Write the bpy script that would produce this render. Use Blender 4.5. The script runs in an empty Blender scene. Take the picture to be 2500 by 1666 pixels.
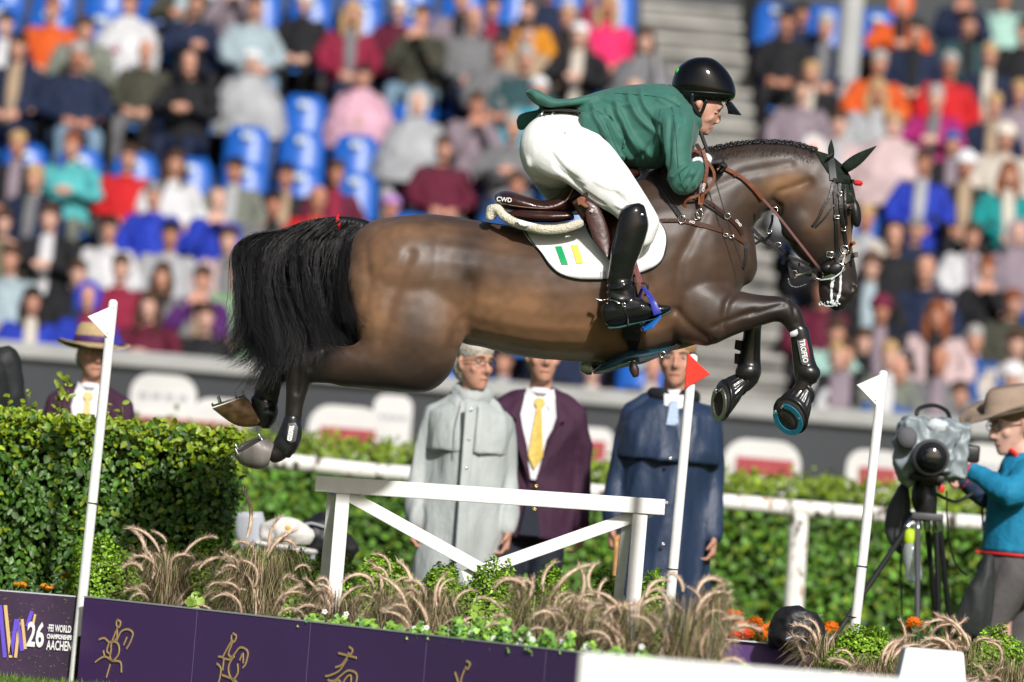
import bpy, bmesh, math, random
import numpy as np
from mathutils import Vector, Matrix, noise
from mathutils.bvhtree import BVHTree
from mathutils.kdtree import KDTree

random.seed(7)
RNG = np.random.default_rng(7)
SC = bpy.context.scene
COL = SC.collection
R = math.radians

# ------------------------------------------------------------------ camera, world, sun, exposure
F = 13950.0                       # focal length in photo pixels (2500 wide)
CX, CY = 1250.0, 833.0
CAM_H = 0.8
ROLL, PITCH = R(4.7), R(1.91)
_f = Vector((0, math.cos(PITCH), math.sin(PITCH)))
_r0 = Vector((1, 0, 0)); _u0 = Vector((0, -math.sin(PITCH), math.cos(PITCH)))
CR = _r0 * math.cos(ROLL) + _u0 * math.sin(ROLL)
CU = -_r0 * math.sin(ROLL) + _u0 * math.cos(ROLL)
CP = Vector((0, 0, CAM_H))
cam_d = bpy.data.cameras.new('camera')
cam_d.sensor_width = 36; cam_d.lens = 36 * F / 2500
cam_d.clip_start = 0.5; cam_d.clip_end = 400
cam_d.dof.use_dof = True; cam_d.dof.focus_distance = 24.0; cam_d.dof.aperture_fstop = 2.0
cam = bpy.data.objects.new('camera', cam_d)
cam.matrix_world = Matrix(((CR.x, CU.x, -_f.x, 0), (CR.y, CU.y, -_f.y, 0), (CR.z, CU.z, -_f.z, CAM_H), (0, 0, 0, 1)))
COL.objects.link(cam); SC.camera = cam

SUN_DIR = Vector((0.24, -0.80, 0.55)).normalized()     # from the scene towards the light
world = bpy.data.worlds.new('World'); SC.world = world; world.use_nodes = True
_nt = world.node_tree
_sky = _nt.nodes.new('ShaderNodeTexSky'); _sky.sky_type = 'NISHITA'; _sky.sun_disc = False
_sky.sun_elevation = math.asin(SUN_DIR.z); _sky.sun_rotation = math.atan2(SUN_DIR.x, SUN_DIR.y)
_sky.air_density = 1.0; _sky.dust_density = 3.0
_bg = _nt.nodes['Background']; _bg.inputs['Strength'].default_value = 0.06
_nt.links.new(_sky.outputs[0], _bg.inputs[0])
sun_d = bpy.data.lights.new('sun', 'SUN'); sun_d.energy = 4.0; sun_d.angle = R(3); sun_d.color = (1.0, 0.975, 0.945)
sun = bpy.data.objects.new('sun', sun_d); COL.objects.link(sun)
sun.rotation_euler = SUN_DIR.to_track_quat('Z', 'Y').to_euler(); sun.location = SUN_DIR * 60
SC.view_settings.view_transform = 'Standard'; SC.view_settings.look = 'None'
SC.view_settings.exposure = 0.2; SC.view_settings.gamma = 1.0
SC.render.engine = 'CYCLES'
SC.cycles.max_bounces = 5; SC.cycles.transparent_max_bounces = 6; SC.cycles.use_denoising = True

# ------------------------------------------------------------------ helpers: places
def ray(px, py): return CR * (px - CX) + CU * (CY - py) + _f * F
def at(px, py, Y):                # point of the world on that sight line at distance Y along the field
    d = ray(px, py); return CP + d * (Y / d.y)
def Hp(px, py, dz=0.0):           # point in the plane the horse jumps in (24 m), dz metres behind it
    return CP + ray(px, py) * ((24.0 + dz) / F)
PX = 24.0 / F                     # metres per photo pixel in that plane

# ------------------------------------------------------------------ helpers: objects
def empty(name, loc, label, cat, group=None, parent=None, rz=0):
    o = bpy.data.objects.new(name, None); COL.objects.link(o); o.location = loc
    o.rotation_euler = (0, 0, rz); o.empty_display_size = 0.1
    o['label'] = label; o['category'] = cat
    if group: o['group'] = group
    return o
def tag(o, label=None, cat=None, group=None, kind=None):
    for k, v in (('label', label), ('category', cat), ('group', group), ('kind', kind)):
        if v: o[k] = v
    return o
def mesh_obj(name, me, m, parent=None, local=False):
    o = bpy.data.objects.new(name, me); COL.objects.link(o)
    if m is not None:
        me.materials.clear()
        for mm in (m if isinstance(m, (list, tuple)) else [m]): me.materials.append(mm)
    if parent is not None:
        o.parent = parent
        if not local:             # mesh was modelled in world coordinates
            p = parent; mw = Matrix.Identity(4)
            while p is not None:
                mw = p.matrix_basis @ mw
                if p.parent is not None: mw = p.matrix_parent_inverse @ mw
                p = p.parent
            o.matrix_parent_inverse = mw.inverted()
    return o
def np_mesh(name, V, Fc, col=None, smooth=True):
    """V (n,3) array, Fc (m,k) array of equal faces, col (n,3) optional vertex colours"""
    V = np.asarray(V, dtype=np.float32); Fc = np.asarray(Fc, dtype=np.int32)
    me = bpy.data.meshes.new(name); k = Fc.shape[1]
    me.vertices.add(len(V)); me.vertices.foreach_set('co', V.ravel())
    me.loops.add(Fc.size); me.loops.foreach_set('vertex_index', Fc.ravel())
    me.polygons.add(len(Fc)); me.polygons.foreach_set('loop_start', np.arange(0, Fc.size, k, dtype=np.int32))
    me.polygons.foreach_set('loop_total', np.full(len(Fc), k, dtype=np.int32))
    me.update(calc_edges=True)
    if smooth: me.polygons.foreach_set('use_smooth', np.ones(len(Fc), dtype=bool))
    if col is not None: set_col(me, col)
    return me
def set_col(me, col):
    a = me.color_attributes.new('Col', 'FLOAT_COLOR', 'POINT')
    c = np.ones((len(me.vertices), 4), dtype=np.float32); c[:, :3] = col
    a.data.foreach_set('color', c.ravel())

class MB:
    """collects closed shapes into one mesh"""
    def __init__(s): s.v = []; s.f = []; s.c = []
    def add(s, V, Fs, c=None):
        o = len(s.v); s.v += [tuple(p) for p in V]; s.f += [tuple(i + o for i in f) for f in Fs]
        s.c += [c or (1, 1, 1)] * len(V); return s
    def box(s, c, size, rot=None, taper=1.0, c3=None):
        hx, hy, hz = (x / 2 for x in size); V = []
        for z in (-1, 1):
            t = taper if z > 0 else 1
            for x, y in ((-1, -1), (1, -1), (1, 1), (-1, 1)): V.append(Vector((x * hx * t, y * hy * t, z * hz)))
        if rot is not None: V = [rot @ v for v in V]
        V = [v + Vector(c) for v in V]
        return s.add(V, [(3, 2, 1, 0), (4, 5, 6, 7), (0, 1, 5, 4), (1, 2, 6, 5), (2, 3, 7, 6), (3, 0, 4, 7)], c3)
    def rings(s, rs, closed=False, c=None):
        n = len(rs[0]); o = len(s.v); V = [tuple(p) for r in rs for p in r]; Fs = []
        m = len(rs)
        for i in range(m if closed else m - 1):
            a = i * n; b = ((i + 1) % m) * n
            for k in range(n): Fs.append((a + k, a + (k + 1) % n, b + (k + 1) % n, b + k))
        if not closed:
            Fs.append(tuple(range(n))[::-1]); Fs.append(tuple((m - 1) * n + k for k in range(n)))
        return s.add(V, Fs, c)
    def limb(s, pts, n=10, flat=1.0, side=None, c=None, sub=3, cap=True):
        """pts [(point, radius or (ra, rb))] : tapering tube through the points"""
        P = [Vector(p) for p, _ in pts]; Rr = [(r if isinstance(r, (tuple, list)) else (r, r * flat)) for _, r in pts]
        P, Rr = resample(P, Rr, sub)
        rs = []; m = len(P); prev = None
        for i in range(m):
            t = (P[min(i + 1, m - 1)] - P[max(i - 1, 0)]).normalized()
            if prev is None:
                u = Vector(side) if side is not None else (Vector((1, 0, 0)) if abs(t.x) < 0.8 else Vector((0, 1, 0)))
            else: u = prev
            u = (u - t * u.dot(t)).normalized(); prev = u; w = t.cross(u)
            ra, rb = Rr[i]
            rs.append([P[i] + u * (ra * math.cos(a)) + w * (rb * math.sin(a)) for a in (2 * math.pi * k / n for k in range(n))])
        if cap:
            def dome(i, sgn):
                t = (P[min(i + 1, m - 1)] - P[max(i - 1, 0)]).normalized() * sgn; r = min(Rr[i]); out = []
                for q in (0.5, 0.87): 
                    h = math.sqrt(1 - q * q); out.append([P[i] + (p - P[i]) * h + t * r * q for p in rs[i]])
                return out
            a = dome(0, -1); b = dome(m - 1, 1); rs = [a[1], a[0]] + rs + b
        return s.rings(rs, c=c)
    def ball(s, c, r, n=12, m=8, rot=None, col=None, p=1.0):
        r = (r, r, r) if not isinstance(r, (tuple, list)) else r; rs = []
        for i in range(1, m):
            ph = math.pi * i / m - math.pi / 2; row = []
            for k in range(n):
                a = 2 * math.pi * k / n
                v = Vector((r[0] * math.cos(ph) * math.cos(a), r[1] * math.cos(ph) * math.sin(a), r[2] * math.sin(ph)))
                row.append(Vector(c) + (rot @ v if rot is not None else v))
            rs.append(row)
        return s.rings(rs, c=col)
    def bar(s, a, b, w, h, up=(0, 0, 1), c=None):
        a = Vector(a); b = Vector(b); t = (b - a).normalized(); u = Vector(up); sd = t.cross(u).normalized(); u = sd.cross(t)
        rs = [[p + sd * (w / 2 * x) + u * (h / 2 * y) for x, y in ((-1, -1), (1, -1), (1, 1), (-1, 1))] for p in (a, b)]
        return s.rings(rs, c=c)
    def sheet(s, rowsA, th):
        """closed slab from a grid of points; th vector or float thickness along +Y"""
        n = len(rowsA[0]); m = len(rowsA); t = th if isinstance(th, Vector) else Vector((0, th, 0))
        V = [Vector(p) for r in rowsA for p in r]; V2 = [p + t for p in V]; N = len(V); Fs = []
        for i in range(m - 1):
            for k in range(n - 1):
                q = (i * n + k, i * n + k + 1, (i + 1) * n + k + 1, (i + 1) * n + k); Fs.append(q); Fs.append(tuple(x + N for x in q[::-1]))
        ed = [(k, k + 1) for k in range(n - 1)] + [(k * n + n - 1, (k + 1) * n + n - 1) for k in range(m - 1)] + \
             [((m - 1) * n + k + 1, (m - 1) * n + k) for k in range(n - 1)] + [((k + 1) * n, k * n) for k in range(m - 1)]
        for a, b in ed: Fs.append((b, a, a + N, b + N))
        return s.add(V + V2, Fs)
    def prism(s, poly, thick):
        """poly list of points (any plane), thick vector"""
        n = len(poly); P = [Vector(p) for p in poly]; t = Vector(thick)
        return s.add(P + [p + t for p in P], [tuple(range(n))[::-1], tuple(range(n, 2 * n))] + [(k, (k + 1) % n, (k + 1) % n + n, k + n) for k in range(n)])
    def mesh(s, name='m', smooth=True, col=False):
        me = bpy.data.meshes.new(name); me.from_pydata([tuple(v) for v in s.v], [], s.f); me.update()
        bm = bmesh.new(); bm.from_mesh(me); bmesh.ops.recalc_face_normals(bm, faces=bm.faces); bm.to_mesh(me); bm.free()
        me.polygons.foreach_set('use_smooth', np.full(len(me.polygons), smooth, dtype=bool))
        if col: set_col(me, np.array(s.c))
        return me
    def build(s, name, m, parent=None, smooth=True, local=False, voxel=0, it=6, bevel=0, col=False, disp=None):
        me = s.mesh(name, smooth, col)
        if voxel: me = remeshed(me, voxel, it)
        if disp: displace(me, disp)
        o = mesh_obj(name, me, m, parent, local)
        if bevel:
            b = o.modifiers.new('bevel', 'BEVEL'); b.width = bevel; b.segments = 2; b.limit_method = 'ANGLE'; b.angle_limit = R(40)
        return o
def resample(P, Rr, sub):
    if len(P) < 3 or sub < 2: return P, Rr
    A = [Vector(list(p) + list(r)) for p, r in zip([list(p) for p in P], Rr)]
    A = [np.array(list(P[i]) + list(Rr[i])) for i in range(len(P))]
    out = []
    for i in range(len(A) - 1):
        p0 = A[max(i - 1, 0)]; p1 = A[i]; p2 = A[i + 1]; p3 = A[min(i + 2, len(A) - 1)]
        for k in range(sub):
            t = k / sub
            out.append(0.5 * ((2 * p1) + (p2 - p0) * t + (2 * p0 - 5 * p1 + 4 * p2 - p3) * t * t + (3 * p1 - p0 - 3 * p2 + p3) * t ** 3))
    out.append(A[-1])
    return [Vector(a[:3]) for a in out], [tuple(np.maximum(a[3:], 1e-4)) for a in out]
def crom(A, sub):
    A = [np.array(a, dtype=float) for a in A]; out = []
    for i in range(len(A) - 1):
        p0 = A[max(i - 1, 0)]; p1 = A[i]; p2 = A[i + 1]; p3 = A[min(i + 2, len(A) - 1)]
        for k in range(sub):
            t = k / sub
            out.append(0.5 * ((2 * p1) + (p2 - p0) * t + (2 * p0 - 5 * p1 + 4 * p2 - p3) * t * t + (3 * p1 - p0 - 3 * p2 + p3) * t ** 3))
    out.append(A[-1]); return out
def remeshed(me, voxel, it=6, fac=0.5):
    o = bpy.data.objects.new('tmp', me); COL.objects.link(o)
    r = o.modifiers.new('r', 'REMESH'); r.mode = 'VOXEL'; r.voxel_size = voxel; r.use_smooth_shade = True
    if it:
        s = o.modifiers.new('s', 'SMOOTH'); s.factor = fac; s.iterations = it
    dg = bpy.context.evaluated_depsgraph_get()
    n = bpy.data.meshes.new_from_object(o.evaluated_get(dg)); n.name = me.name
    bpy.data.objects.remove(o); bpy.data.meshes.remove(me)
    n.polygons.foreach_set('use_smooth', np.ones(len(n.polygons), dtype=bool))
    return n
def displace(me, fn):
    N = len(me.vertices); co = np.empty(N * 3, dtype=np.float32); me.vertices.foreach_get('co', co)
    no = np.empty(N * 3, dtype=np.float32); me.vertices.foreach_get('normal', no)
    co = co.reshape(-1, 3); no = no.reshape(-1, 3)
    co += no * fn(co, no)[:, None].astype(np.float32); me.vertices.foreach_set('co', co.ravel()); me.update()
def vnoise(co, scale, seed=0.0):
    s = np.asarray(scale, dtype=float)
    return np.array([noise.noise(Vector(p)) for p in (co * s + seed)])
def folds(amp, scale, seed=0.0, sharp=True):
    def fn(co, no):
        n = vnoise(co, scale, seed); n2 = vnoise(co, np.asarray(scale) * 2.3, seed + 9)
        v = (1 - np.abs(n) * 2.2) if sharp else n
        return amp * (v - 0.55 + 0.35 * n2)
    return fn
def verts(me):
    co = np.empty(len(me.vertices) * 3, dtype=np.float32); me.vertices.foreach_get('co', co); return co.reshape(-1, 3)

# ------------------------------------------------------------------ materials
_M = {}
def mat(name, col=(0.5, 0.5, 0.5), rough=0.6, spec=0.5, bump=0, bs=100, var=0, vs=8, metal=0, coat=0, attr=False,
        sheen=0, trans=0, ior=1.45, stretch=None, subs=0, col2=None, bd=0.01):
    if name in _M: return _M[name]
    m = bpy.data.materials.new(name); m.use_nodes = True; nt = m.node_tree; b = nt.nodes['Principled BSDF']
    b.inputs['Roughness'].default_value = rough; b.inputs['Specular IOR Level'].default_value = spec
    b.inputs['Metallic'].default_value = metal; b.inputs['Coat Weight'].default_value = coat; b.inputs['Coat Roughness'].default_value = 0.08
    b.inputs['Sheen Weight'].default_value = sheen; b.inputs['Transmission Weight'].default_value = trans; b.inputs['IOR'].default_value = ior
    if subs:
        b.inputs['Subsurface Weight'].default_value = subs; b.inputs['Subsurface Radius'].default_value = (0.01, 0.004, 0.002)
    b.inputs['Base Color'].default_value = (*col, 1)
    tc = nt.nodes.new('ShaderNodeTexCoord'); mp = nt.nodes.new('ShaderNodeMapping'); nt.links.new(tc.outputs['Object'], mp.inputs[0])
    if stretch: mp.inputs['Scale'].default_value = stretch
    src = None
    if attr:
        a = nt.nodes.new('ShaderNodeAttribute'); a.attribute_name = 'Col'; src = a.outputs['Color']
    if var:
        n = nt.nodes.new('ShaderNodeTexNoise'); n.inputs['Scale'].default_value = vs; n.inputs['Detail'].default_value = 6
        nt.links.new(mp.outputs[0], n.inputs['Vector'])
        rp = nt.nodes.new('ShaderNodeMapRange'); rp.inputs['From Min'].default_value = 0.3; rp.inputs['From Max'].default_value = 0.7
        mx = nt.nodes.new('ShaderNodeMix'); mx.data_type = 'RGBA'
        nt.links.new(n.outputs[0], rp.inputs[0]); nt.links.new(rp.outputs[0], mx.inputs[0])
        if src is not None:
            rp.inputs['To Min'].default_value = 1 - var; rp.inputs['To Max'].default_value = 1 + var
            mx.blend_type = 'MULTIPLY'; mx.inputs[0].default_value = 1
            nt.links.remove(mx.inputs[0].links[0]); nt.links.new(src, mx.inputs[6]); nt.links.new(rp.outputs[0], mx.inputs[7])
        else:
            lo = tuple(c * (1 - var) for c in col); hi = col2 or tuple(min(1, c * (1 + var)) for c in col)
            mx.inputs[6].default_value = (*lo, 1); mx.inputs[7].default_value = (*hi, 1)
        src = mx.outputs[2]
    if src is not None: nt.links.new(src, b.inputs['Base Color'])
    if bump:
        n = nt.nodes.new('ShaderNodeTexNoise'); n.inputs['Scale'].default_value = bs; n.inputs['Detail'].default_value = 5
        nt.links.new(mp.outputs[0], n.inputs['Vector']); bp = nt.nodes.new('ShaderNodeBump')
        bp.inputs['Strength'].default_value = min(1, bump); bp.inputs['Distance'].default_value = bd
        nt.links.new(n.outputs[0], bp.inputs['Height']); nt.links.new(bp.outputs[0], b.inputs['Normal'])
    _M[name] = m; return m
def cloth(col, rough=0.75):
    k = 'cloth_%02d_%02d_%02d' % tuple(int(c * 99) for c in col)
    return mat(k, tuple(c * 0.74 for c in col), rough, 0.3, bump=0.9, bs=9, var=0.30, vs=4, bd=.03)
def white_paint(): return mat('white_paint', (0.80, 0.80, 0.78), 0.38, 0.5, bump=0.12, bs=40, var=0.07, vs=14)
def text_mesh(s, size, ext=0.0008, bold=0.0):
    c = bpy.data.curves.new('t', 'FONT'); c.body = s; c.size = size; c.extrude = ext; c.offset = bold; c.align_x = 'CENTER'; c.align_y = 'CENTER'
    c.resolution_u = 3
    o = bpy.data.objects.new('t', c); COL.objects.link(o)
    me = bpy.data.meshes.new_from_object(o.evaluated_get(bpy.context.evaluated_depsgraph_get()))
    bpy.data.objects.remove(o); bpy.data.curves.remove(c); return me
def put_text(s, name, size, pos, xdir, ydir, m, parent, label=None, ext=0.0008, bold=0.0, sx=1.0):
    me = text_mesh(s, size, ext, bold); x = Vector(xdir).normalized(); y = (Vector(ydir) - x * Vector(ydir).dot(x)).normalized(); z = x.cross(y)
    T = Matrix(((x.x, y.x, z.x, pos[0]), (x.y, y.y, z.y, pos[1]), (x.z, y.z, z.z, pos[2]), (0, 0, 0, 1)))
    me.transform(T @ Matrix.Diagonal((sx, 1, 1, 1))); o = mesh_obj(name, me, m, parent)
    if label: o['label'] = label
    return o
# ================================================================== ground, stand, barrier
def ground():
    xs = np.linspace(-60, 60, 61); ys = np.linspace(-20, 180, 101)
    X, Y = np.meshgrid(xs, ys); V = np.stack([X.ravel(), Y.ravel(), np.zeros(X.size)], 1)
    n = len(xs); idx = [(j * n + i, j * n + i + 1, (j + 1) * n + i + 1, (j + 1) * n + i) for j in range(len(ys) - 1) for i in range(n - 1)]
    o = mesh_obj('ground', np_mesh('ground', V, idx), mat('turf', (0.07, 0.13, 0.02), 0.9, 0.2, bump=0.6, bs=60, var=0.35, vs=3))
    tag(o, 'short mown arena turf', kind='structure')
ground()
# grass blades where the turf can be seen, at the foot of the left board
def grass_patch():
    n = 9000; px = RNG.uniform(-2.6, -0.6, n); py = RNG.uniform(21.5, 24.5, n)
    h = RNG.uniform(0.015, 0.04, n); a = RNG.uniform(0, 6.28, n); w = 0.0025
    b = np.stack([px, py, np.zeros(n)], 1); d = np.stack([np.cos(a), np.sin(a), np.zeros(n)], 1)
    tip = b + np.stack([RNG.normal(0, 0.012, n), RNG.normal(0, 0.012, n), h], 1)
    V = np.stack([b - d * w, b + d * w, tip], 1).reshape(-1, 3); Fc = np.arange(3 * n).reshape(-1, 3)
    g = RNG.uniform(0.6, 1.3, n); c = np.stack([0.11 * g, 0.19 * g, 0.025 * g], 1)
    o = mesh_obj('grass', np_mesh('grass', V, Fc, np.repeat(c, 3, 0), False), mat('grass_blade', attr=True, rough=0.5))
    tag(o, 'short green grass blades of the arena', kind='stuff')
grass_patch()

ROW0_Y, ROW_D, ROW0_Z, ROW_H, NROW = 47.0, 0.80, 1.15, 0.385, 13
concrete = mat('stand_concrete', (0.07, 0.068, 0.066), 0.85, 0.2, bump=0.3, bs=8, var=0.25, vs=0.8)
def aisle_x(r): return 1.96 - 0.038 * r    # centre of the stair at row r
def stand():
    m = MB()
    for r in range(NROW):
        y = ROW0_Y + r * ROW_D; z = ROW0_Z + r * ROW_H
        m.box((0, y + ROW_D / 2, z / 2 - 0.05), (26, ROW_D - 0.002, z + 0.1))
    o = m.build('stand', concrete, smooth=False)
    tag(o, 'stepped concrete terrace carrying the spectator seats', kind='structure')
    wall = MB().box((0, ROW0_Y + NROW * ROW_D + 0.2, 4.5), (30, 0.3, 9)).build('back_wall', mat('back_wall', (0.06, 0.065, 0.07), 0.8, bump=0.2), smooth=False)
    tag(wall, 'dark wall closing the top of the stand', kind='structure')
    # the stair between the two blocks: half-height steps of pale concrete
    st = empty('stair', (aisle_x(0), ROW0_Y, 0), 'pale concrete stair climbing between the two seat blocks', 'stairs')
    pale = mat('step_concrete', (0.19, 0.185, 0.17), 0.8, 0.3, bump=0.3, bs=10, var=0.65, vs=1.6)
    for r in range(NROW):
        for h in (0, 1):
            z = ROW0_Z + r * ROW_H + (0.5 * h + 0.5) * ROW_H - 0.0; y0 = ROW0_Y + (r - 1) * ROW_D + 0.4 + h * 0.4
            x = aisle_x(r - 0.5 + h * 0.5)
            s_ = MB().box((x, y0 + 0.2, z - ROW_H * 0.55), (0.98, 0.398, ROW_H * 1.1)).build('step', pale, st, smooth=False)
            MB().box((x, y0 - 0.004, z - 0.018), (0.985, 0.03, 0.045)).build('lit_tread_edge', mat('lit_tread_pale', (0.34, 0.33, 0.30), 0.7, var=0.35, vs=3), s_, smooth=False)  # pale strip painted in for the light on each tread
stand()
BAR_Y, BAR_Z = 45.6, 1.99
def barrier():
    b = empty('barrier', (0, BAR_Y, 0), 'long charcoal barrier wall with pale grey capping in front of the spectators', 'barrier')
    MB().box((0, BAR_Y, BAR_Z / 2 - 0.06), (26, 0.16, BAR_Z - 0.12)).build('panel', mat('barrier_charcoal', (0.050, 0.053, 0.060), 0.6, 0.3, var=0.15, vs=1, bump=0.1, bs=5), b, smooth=False)
    MB().box((0, BAR_Y, BAR_Z - 0.06), (26, 0.30, 0.125)).build('capping', mat('barrier_cap', (0.34, 0.34, 0.335), 0.6, var=0.15, vs=2), b, smooth=False, bevel=0.01)
barrier()
def pillar():
    x = at(2070, 150, 54.6).x
    m = MB().limb([((x, 54.6, 4.2), 0.115), ((x, 54.6, 9), 0.115)], n=20, sub=1)
    o = m.build('pillar', mat('pillar_grey', (0.42, 0.43, 0.43), 0.5, var=0.1, vs=2)); tag(o, 'thick pale grey steel pillar rising through the stand beside the stair', 'pillar')
pillar()
# handrail of the stair (upper part, pale grey)
def handrail():
    h = empty('handrail', (1.0, 53.8, 5.0), 'pale grey tube handrail beside the upper stair', 'handrail')
    g = mat('rail_grey', (0.5, 0.5, 0.5), 0.4, metal=0.3)
    for y, r in ((52.6, 7), (54.2, 9)):
        z = ROW0_Z + r * ROW_H; x = aisle_x(r) - 0.5
        MB().limb([((x, y, z), 0.024), ((x, y, z + 0.95), 0.024)], n=8, sub=1).build('post', g, h)
    MB().limb([((aisle_x(7) - 0.5, 52.6, ROW0_Z + 7 * ROW_H + 0.95), 0.024), ((aisle_x(9) - 0.5, 54.2, ROW0_Z + 9 * ROW_H + 0.95), 0.024)], n=8, sub=1).build('rail', g, h)
handrail()

# ------------------------------------------------------------------ blue seats
blue = mat('seat_blue', (0.012, 0.10, 0.42), 0.35, 0.5, var=0.1, vs=6)
blue2 = mat('seat_pan_blue', (0.02, 0.17, 0.55), 0.35, 0.5, var=0.1, vs=6)
plq = mat('seat_plaque', (0.55, 0.62, 0.66), 0.4)
def seat_meshes():
    bk = MB(); rows = []
    for i in range(7):
        z = 0.36 + 0.50 * i / 6; hw = 0.215 * (1 - 0.32 * max(0, (i - 4) / 2) ** 2); row = []
        for k in range(9):
            u = k / 4 - 1; row.append((hw * u, 0.10 + 0.11 * i / 6 - 0.06 * u * u * -1 - 0.06, z))
        rows.append(row)
    bk.sheet(rows, 0.02)
    pan = MB(); rows = []
    for i in range(6):
        t = i / 5; row = []
        for k in range(9):
            u = k / 4 - 1; row.append((0.20 * u, -0.30 + 0.38 * t, 0.45 - 0.05 * t - 0.02 * (1 - u * u) - (0.03 if i == 0 else 0)))
        rows.append(row)
    pan.sheet(rows, Vector((0, 0, -0.02)))
    leg = MB().limb([((-0.13, 0.02, 0), .014), ((-0.13, 0.02, 0.40), .014), ((0.13, 0.02, 0.40), .014), ((0.13, 0.02, 0), .014)], n=6, sub=1)
    pl = MB().box((0, 0.075, 0.77), (0.11, 0.008, 0.055))
    return bk.mesh('backrest'), pan.mesh('seat_pan'), leg.mesh('stand_frame', False), pl.mesh('number_plate', False)
SEAT_ME = seat_meshes()
SEAT_LAB = set()
def add_seat(x, r, label):
    while label in SEAT_LAB: label += ' further right'
    SEAT_LAB.add(label)
    y = ROW0_Y + r * ROW_D + 0.45; z = ROW0_Z + r * ROW_H
    s = empty('stadium_seat', (x, y, z), label, 'seat', 'blue seats of the stand')
    for me, nm, mm in zip(SEAT_ME, ('backrest', 'seat_pan', 'stand_frame', 'number_plate'), (blue, blue2, mat('frame_dark', (0.05, 0.05, 0.055), 0.5), plq)):
        mesh_obj(nm, me, mm if not me.materials else None, s, local=True)
    return s

# ------------------------------------------------------------------ rounded white and red fence elements standing before the barrier
def round_board(x0p, x1p, ytop, ybot, Y, label, red=True, stripe=0.5):
    a = at(x0p, ytop, Y); b = at(x1p, ytop, Y); zt = (a.z + b.z) / 2; w = b.x - a.x; cx = (a.x + b.x) / 2
    zb = at((x0p + x1p) / 2, ybot, Y).z; r = min(0.2, w * 0.3)
    e = empty('advertising_board', (cx, Y, 0), label, 'advertising board', 'rounded boards before the barrier')
    def outline(z0, z1, rr):
        P = [(cx - w / 2, Y, z0)] ; P += [(cx - w / 2 + rr - rr * math.cos(t), Y, z1 - rr + rr * math.sin(t)) for t in np.linspace(0, math.pi / 2, 7)]
        P += [(cx + w / 2 - rr + rr * math.sin(t), Y, z1 - rr + rr * math.cos(t)) for t in np.linspace(0, math.pi / 2, 7)]; P += [(cx + w / 2, Y, z0)]; return P
    MB().prism(outline(0.0, zt, r), (0, 0.08, 0)).build('board', mat('board_white', (0.62, 0.61, 0.60), 0.5, var=0.12, vs=2), e, smooth=False)
    if red:
        zr = zt - (zt - zb) * stripe
        MB().box((cx + 0.02, Y - 0.004, zr - 0.10), (w - 0.14, 0.016, 0.13)).build('stripe', mat('board_red', (0.36, 0.05, 0.06), 0.5, var=0.1), e, smooth=False)
    else:
        for k in range(4): MB().box((cx - w * 0.3 + k * w * 0.2, Y - 0.003, zt - 0.16), (w * 0.12, 0.012, 0.035)).build('lettering', mat('board_print', (0.34, 0.34, 0.36), 0.6), e, smooth=False)
round_board(322, 484, 915, 1000, 41.5, 'white rounded board right of the hatted man', False)
round_board(470, 620, 975, 1040, 41.0, 'white board with red stripe under the hind hooves')
round_board(250, 600, 990, 1030, 40.2, 'long white board with red stripe behind the hedge')
round_board(756, 940, 992, 1075, 40.5, 'white and red rounded board left of the grey raincoat')
round_board(915, 1010, 965, 1050, 41.5, 'plain white rounded board beside the grey raincoat shoulder', False)
round_board(1415, 1500, 1045, 1085, 40.5, 'white and red board between purple blazer and navy coat')
round_board(1770, 1960, 1075, 1140, 40.5, 'white and red rounded board right of the navy coat')
round_board(2070, 2210, 1100, 1160, 40.5, 'white and red rounded board behind the right flag pole')
round_board(2360, 2470, 1085, 1150, 40.5, 'white rounded board behind the camera operator', False)
# ================================================================== people
SKIN = mat('skin', (0.52, 0.27, 0.19), 0.55, 0.4, var=0.10, vs=30, subs=0.1)
SKIN_T = mat('skin_tan', (0.44, 0.20, 0.13), 0.55, 0.4, var=0.12, vs=30, subs=0.1)
SKIN_P = mat('skin_pale', (0.60, 0.36, 0.28), 0.55, 0.4, var=0.08, vs=30, subs=0.1)
HAIRC = dict(dark=(0.012, 0.009, 0.008), brown=(0.06, 0.03, 0.017), auburn=(0.20, 0.06, 0.022), blond=(0.42, 0.27, 0.13), grey=(0.33, 0.32, 0.31),
             white=(0.62, 0.61, 0.58), bald=(0.52, 0.27, 0.19))
def V3(*a): return Vector(a)
def hand(m, w, d, palm, s=1.0, curl=0.6, thumb=None):
    """five fingered hand at wrist w, pointing along d, palm normal palm"""
    d = Vector(d).normalized(); palm = Vector(palm); palm = (palm - d * palm.dot(d)).normalized(); sd = d.cross(palm)
    t = thumb if thumb is not None else 1
    m.limb([(w - d * 0.03 * s, 0.026 * s), (w + d * 0.03 * s, (0.038 * s, 0.02 * s)), (w + d * 0.075 * s, (0.040 * s, 0.017 * s))], n=8, side=sd)
    for k, L in enumerate((0.072, 0.080, 0.074, 0.058)):
        b = w + d * 0.075 * s + sd * t * (0.029 - 0.0195 * k) * s; a1 = curl * 0.9; a2 = curl * 2.1
        p1 = b + (d * math.cos(a1) + palm * math.sin(a1)) * L * 0.5 * s; p2 = p1 + (d * math.cos(a2) + palm * math.sin(a2)) * L * 0.5 * s
        m.limb([(b - d * 0.02 * s, 0.0098 * s), (p1, 0.0088 * s), (p2, 0.0072 * s)], n=6, sub=1)
    tb = w + d * 0.02 * s + sd * t * 0.034 * s
    m.limb([(w + d * 0.005 * s + sd * t * 0.012 * s, 0.014 * s), (tb + (d * 0.3 + palm * 0.4 + sd * t) * 0.012 * s, 0.012 * s), (tb + (d * 0.9 + palm * 0.7 + sd * t * 0.3) * 0.045 * s, 0.0085 * s)], n=6)
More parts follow.
